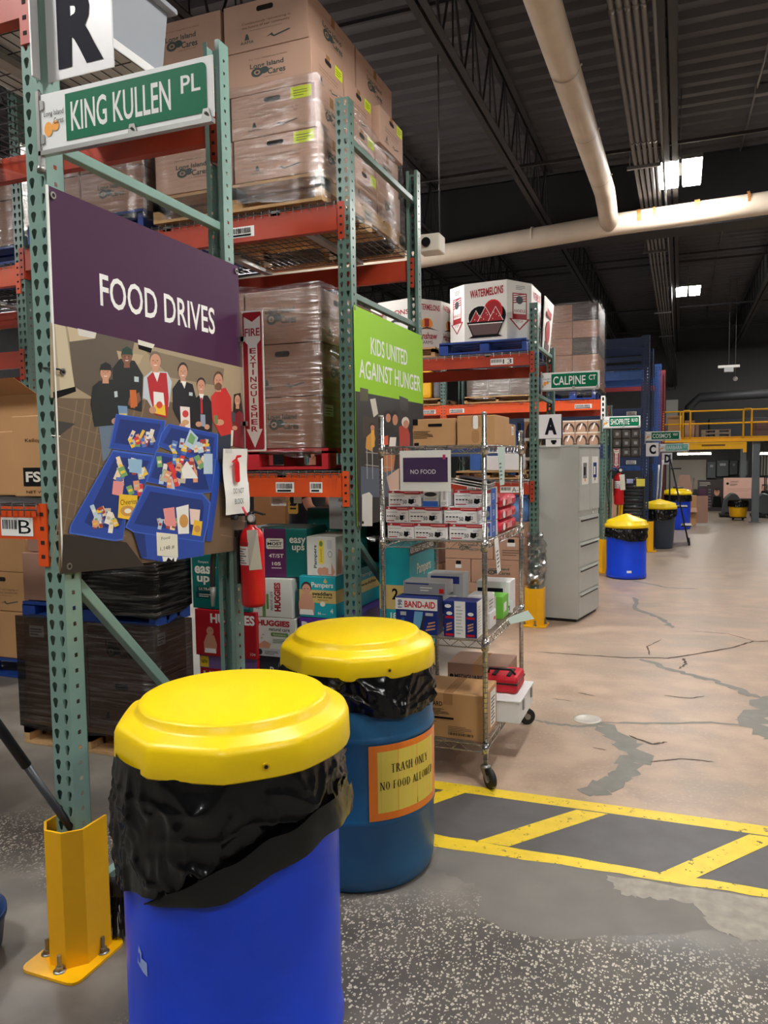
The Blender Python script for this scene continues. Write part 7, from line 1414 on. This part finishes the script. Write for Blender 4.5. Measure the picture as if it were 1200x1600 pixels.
# ------------------------------------------------------------------ papers hanging under the middle beam
for x0_, x1_, z0_, z1_, lb in ((-2.262, -2.162, 1.345, 1.398, 'small white paper with faint print hanging under the orange beam'), (-2.112, -2.06, 1.36, 1.398, 'blank white slip hanging under the orange beam')):
    b = B((x0_, 4.0, z0_)); b.box(x0_, x1_, 3.999, 4.001, z0_, z1_, WHITE); o = b.build('paper_notice'); tag(o, lb, 'paper')
    if x1_-x0_ > .06: p = Pr(Plane((x0_, 3.998, z0_), (1, 0, 0), (0, 0, 1)), .0004); p.lines(.012, .008, .08, .044, 4, FINK); p.build('printing', o)
b = B((-1.95, 4.2, 1.2)); b.box(-2.0, -1.79, 4.245, 4.247, 1.19, 1.402, LGREY); o = b.build('paper_notice'); tag(o, 'grey sheet with faint reversed lettering under the orange beam', 'paper'); p = Pr(Plane((-2.0, 4.2445, 1.19), (1, 0, 0), (0, 0, 1)), .0004); p.text('led lliw bnA', .19, .165, .06, .185, FINK); p.text('ron llits', .17, .13, .08, .15, FINK); p.rect(.12, .09, .15, .10, FINK); p.build('printing', o)

# ------------------------------------------------------------------ person behind the racks
def skin_mesh(name, par, verts, edges, radii, mt, root=0, sub=2):
    me = bpy.data.meshes.new(name); me.from_pydata([tuple(v) for v in verts], edges, []); o = bpy.data.objects.new(name, me); COL.objects.link(o)
    o.modifiers.new('s', 'SKIN'); sm = o.modifiers.new('u', 'SUBSURF'); sm.levels = sub; sm.render_levels = sub; sv = me.skin_vertices[0].data
    for i, r in enumerate(radii): sv[i].radius = (r, r) if not isinstance(r, tuple) else r; sv[i].use_root = (i == root)
    dg = bpy.context.evaluated_depsgraph_get(); m2 = bpy.data.meshes.new_from_object(o.evaluated_get(dg)); bpy.data.objects.remove(o)
    m2.materials.clear(); m2.materials.append(mt)
    for pl_ in m2.polygons: pl_.use_smooth = True
    iv = par.matrix_basis.inverted(); m2.transform(iv); c = bpy.data.objects.new(name, m2); COL.objects.link(c); c.parent = par; return c
px_, py_ = -3.12, 6.1
t = thing('person', 'person in a navy t-shirt with a yellow back print, working behind the rack', 'person', (px_, py_, 0))
def W(x, y, z): return Vector((px_+x, py_+y, z))
SHIRT = mat('navy tee cloth', (26, 28, 38), .85); TROU = mat('dark jeans cloth', (44, 50, 66), .85)
vb = [W(0, 0, .95), W(.02, 0, 1.15), W(.05, 0, 1.36), W(.08, 0, 1.47), W(.11, -.0, 1.53), W(.14, 0, 1.62), W(.145, 0, 1.71),
      W(.07, -.17, 1.42), W(.16, -.22, 1.20), W(.33, -.20, 1.10), W(.38, -.195, 1.08), W(.07, .17, 1.42), W(.15, .20, 1.20), W(.34, .14, 1.10), W(.39, .13, 1.08),
      W(0, -.10, .88), W(.02, -.11, .48), W(-.02, -.11, .09), W(.13, -.12, .04), W(0, .10, .88), W(.02, .11, .48), W(-.02, .11, .09), W(.13, .12, .04)]
eb = [(0, 1), (1, 2), (2, 3), (3, 4), (4, 5), (5, 6), (2, 7), (7, 8), (8, 9), (9, 10), (2, 11), (11, 12), (12, 13), (13, 14), (0, 15), (15, 16), (16, 17), (17, 18), (0, 19), (19, 20), (20, 21), (21, 22)]
rb_ = [.095, .09, .10, .055, .048, .078, .07, .05, .042, .030, .036, .05, .042, .030, .036, .07, .055, .04, .035, .07, .055, .04, .035]
n0 = len(vb)
for base, hy in ((10, -.195), (14, .13)):
    for f in range(5):
        oy = (-.030, -.010, .010, .028, .034)[f]; ln = (.06, .075, .072, .058, .045)[f]; dx = .02 if f < 4 else -.005
        vb += [W(.405+dx*.3, hy+oy, 1.07), W(.405+ln*.6+dx, hy+oy*(1.1 if f < 4 else 1.6), 1.058), W(.405+ln+dx*.6, hy+oy*(1.1 if f < 4 else 1.8), 1.035)]; i = len(vb)-3; eb += [(base, i), (i, i+1), (i+1, i+2)]; rb_ += [.010, .0088, .007]
skin_mesh('body', t, vb, eb, rb_, SKIN)
skin_mesh('t_shirt', t, [W(-.01, 0, .86), W(.02, 0, 1.13), W(.05, 0, 1.36), W(.08, 0, 1.46), W(.07, -.17, 1.42), W(.13, -.21, 1.26), W(.07, .17, 1.42), W(.12, .19, 1.26)], [(0, 1), (1, 2), (2, 3), (2, 4), (4, 5), (2, 6), (6, 7)], [.175, .155, .15, .075, .09, .07, .09, .07], SHIRT)
skin_mesh('trousers', t, [W(0, 0, 1.0), W(0, 0, .90), W(0, -.09, .80), W(.02, -.11, .48), W(-.02, -.11, .10), W(0, .09, .80), W(.02, .11, .48), W(-.02, .11, .10)], [(0, 1), (1, 2), (2, 3), (3, 4), (1, 5), (5, 6), (6, 7)], [.13, .135, .095, .075, .065, .095, .075, .065], TROU, root=1)
for s in (-1, 1): b = B(); b.box(px_-.08, px_+.19, py_+s*.115-.05, py_+s*.115+.05, .002, .075, BLACK); b.build('shoe', t, bevel=.025)
b = B(); b.sphere((px_+.125, py_, 1.70), .098, HR, 16, 10, (1.05, .92, 1.0)); b.build('hair', t)
b = B()
for sy in (-1, 1): b.sphere((px_+.224, py_+sy*.03, 1.665), .011, WHITE, 8, 6); b.sphere((px_+.233, py_+sy*.03, 1.665), .006, INK, 8, 6); b.sphere((px_+.14, py_+sy*.088, 1.65), .022, SKIN, 8, 6, (.8, .5, 1.2))
b.prism([(px_+.222, py_-.014, 1.63), (px_+.222, py_+.014, 1.63), (px_+.225, py_, 1.668)], (.018, 0, -.002), SKIN); b.box(px_+.214, px_+.222, py_-.024, py_+.024, 1.600, 1.606, mat('lip tone', (170, 92, 84), .5)); b.build('face', t)
p = Pr(Plane((px_-.10, py_-.150, 1.12), (1, 0, 0), (0, 0, 1)), .001); p.rr(.02, .02, .12, .14, .02, mat('yellow shirt print', (238, 206, 96), .6)); p.rect(.04, .06, .10, .075, SHIRT); p.rect(.04, .09, .10, .105, SHIRT); p.build('shirt_print', t)
t = thing('work_table', 'table with small cartons behind the racks in front of the person', 'table', (-2.6, 6.0, 0))
b = B(); b.box(-2.95, -2.2, 5.75, 6.4, .98, 1.01, mat('table top grey', (150, 150, 150), .5)); b.build('table_top', t)
for x in (-2.92, -2.24):
    for y in (5.8, 6.35): b = B(); b.box(x, x+.03, y, y+.03, .002, .98, STEELD); b.build('leg', t)
carton('small open tan carton on the work table by the hand', -2.74, -2.58, 5.9, 6.2, 1.012, 1.05, KRAFT, None, tape=None)
for k in range(3): carton('tan carton behind the person, %s of the column of three' % ('bottom', 'middle', 'top')[k], -3.75, -3.42, 6.3, 6.7, .002+k*.46, .455+k*.46, KRAFT, 'tan cartons behind the person')
carton('yellow tan carton behind the extinguisher', -2.80, -2.62, 5.2, 5.4, .9, 1.18, KRAFT, None, tape=None) if False else None
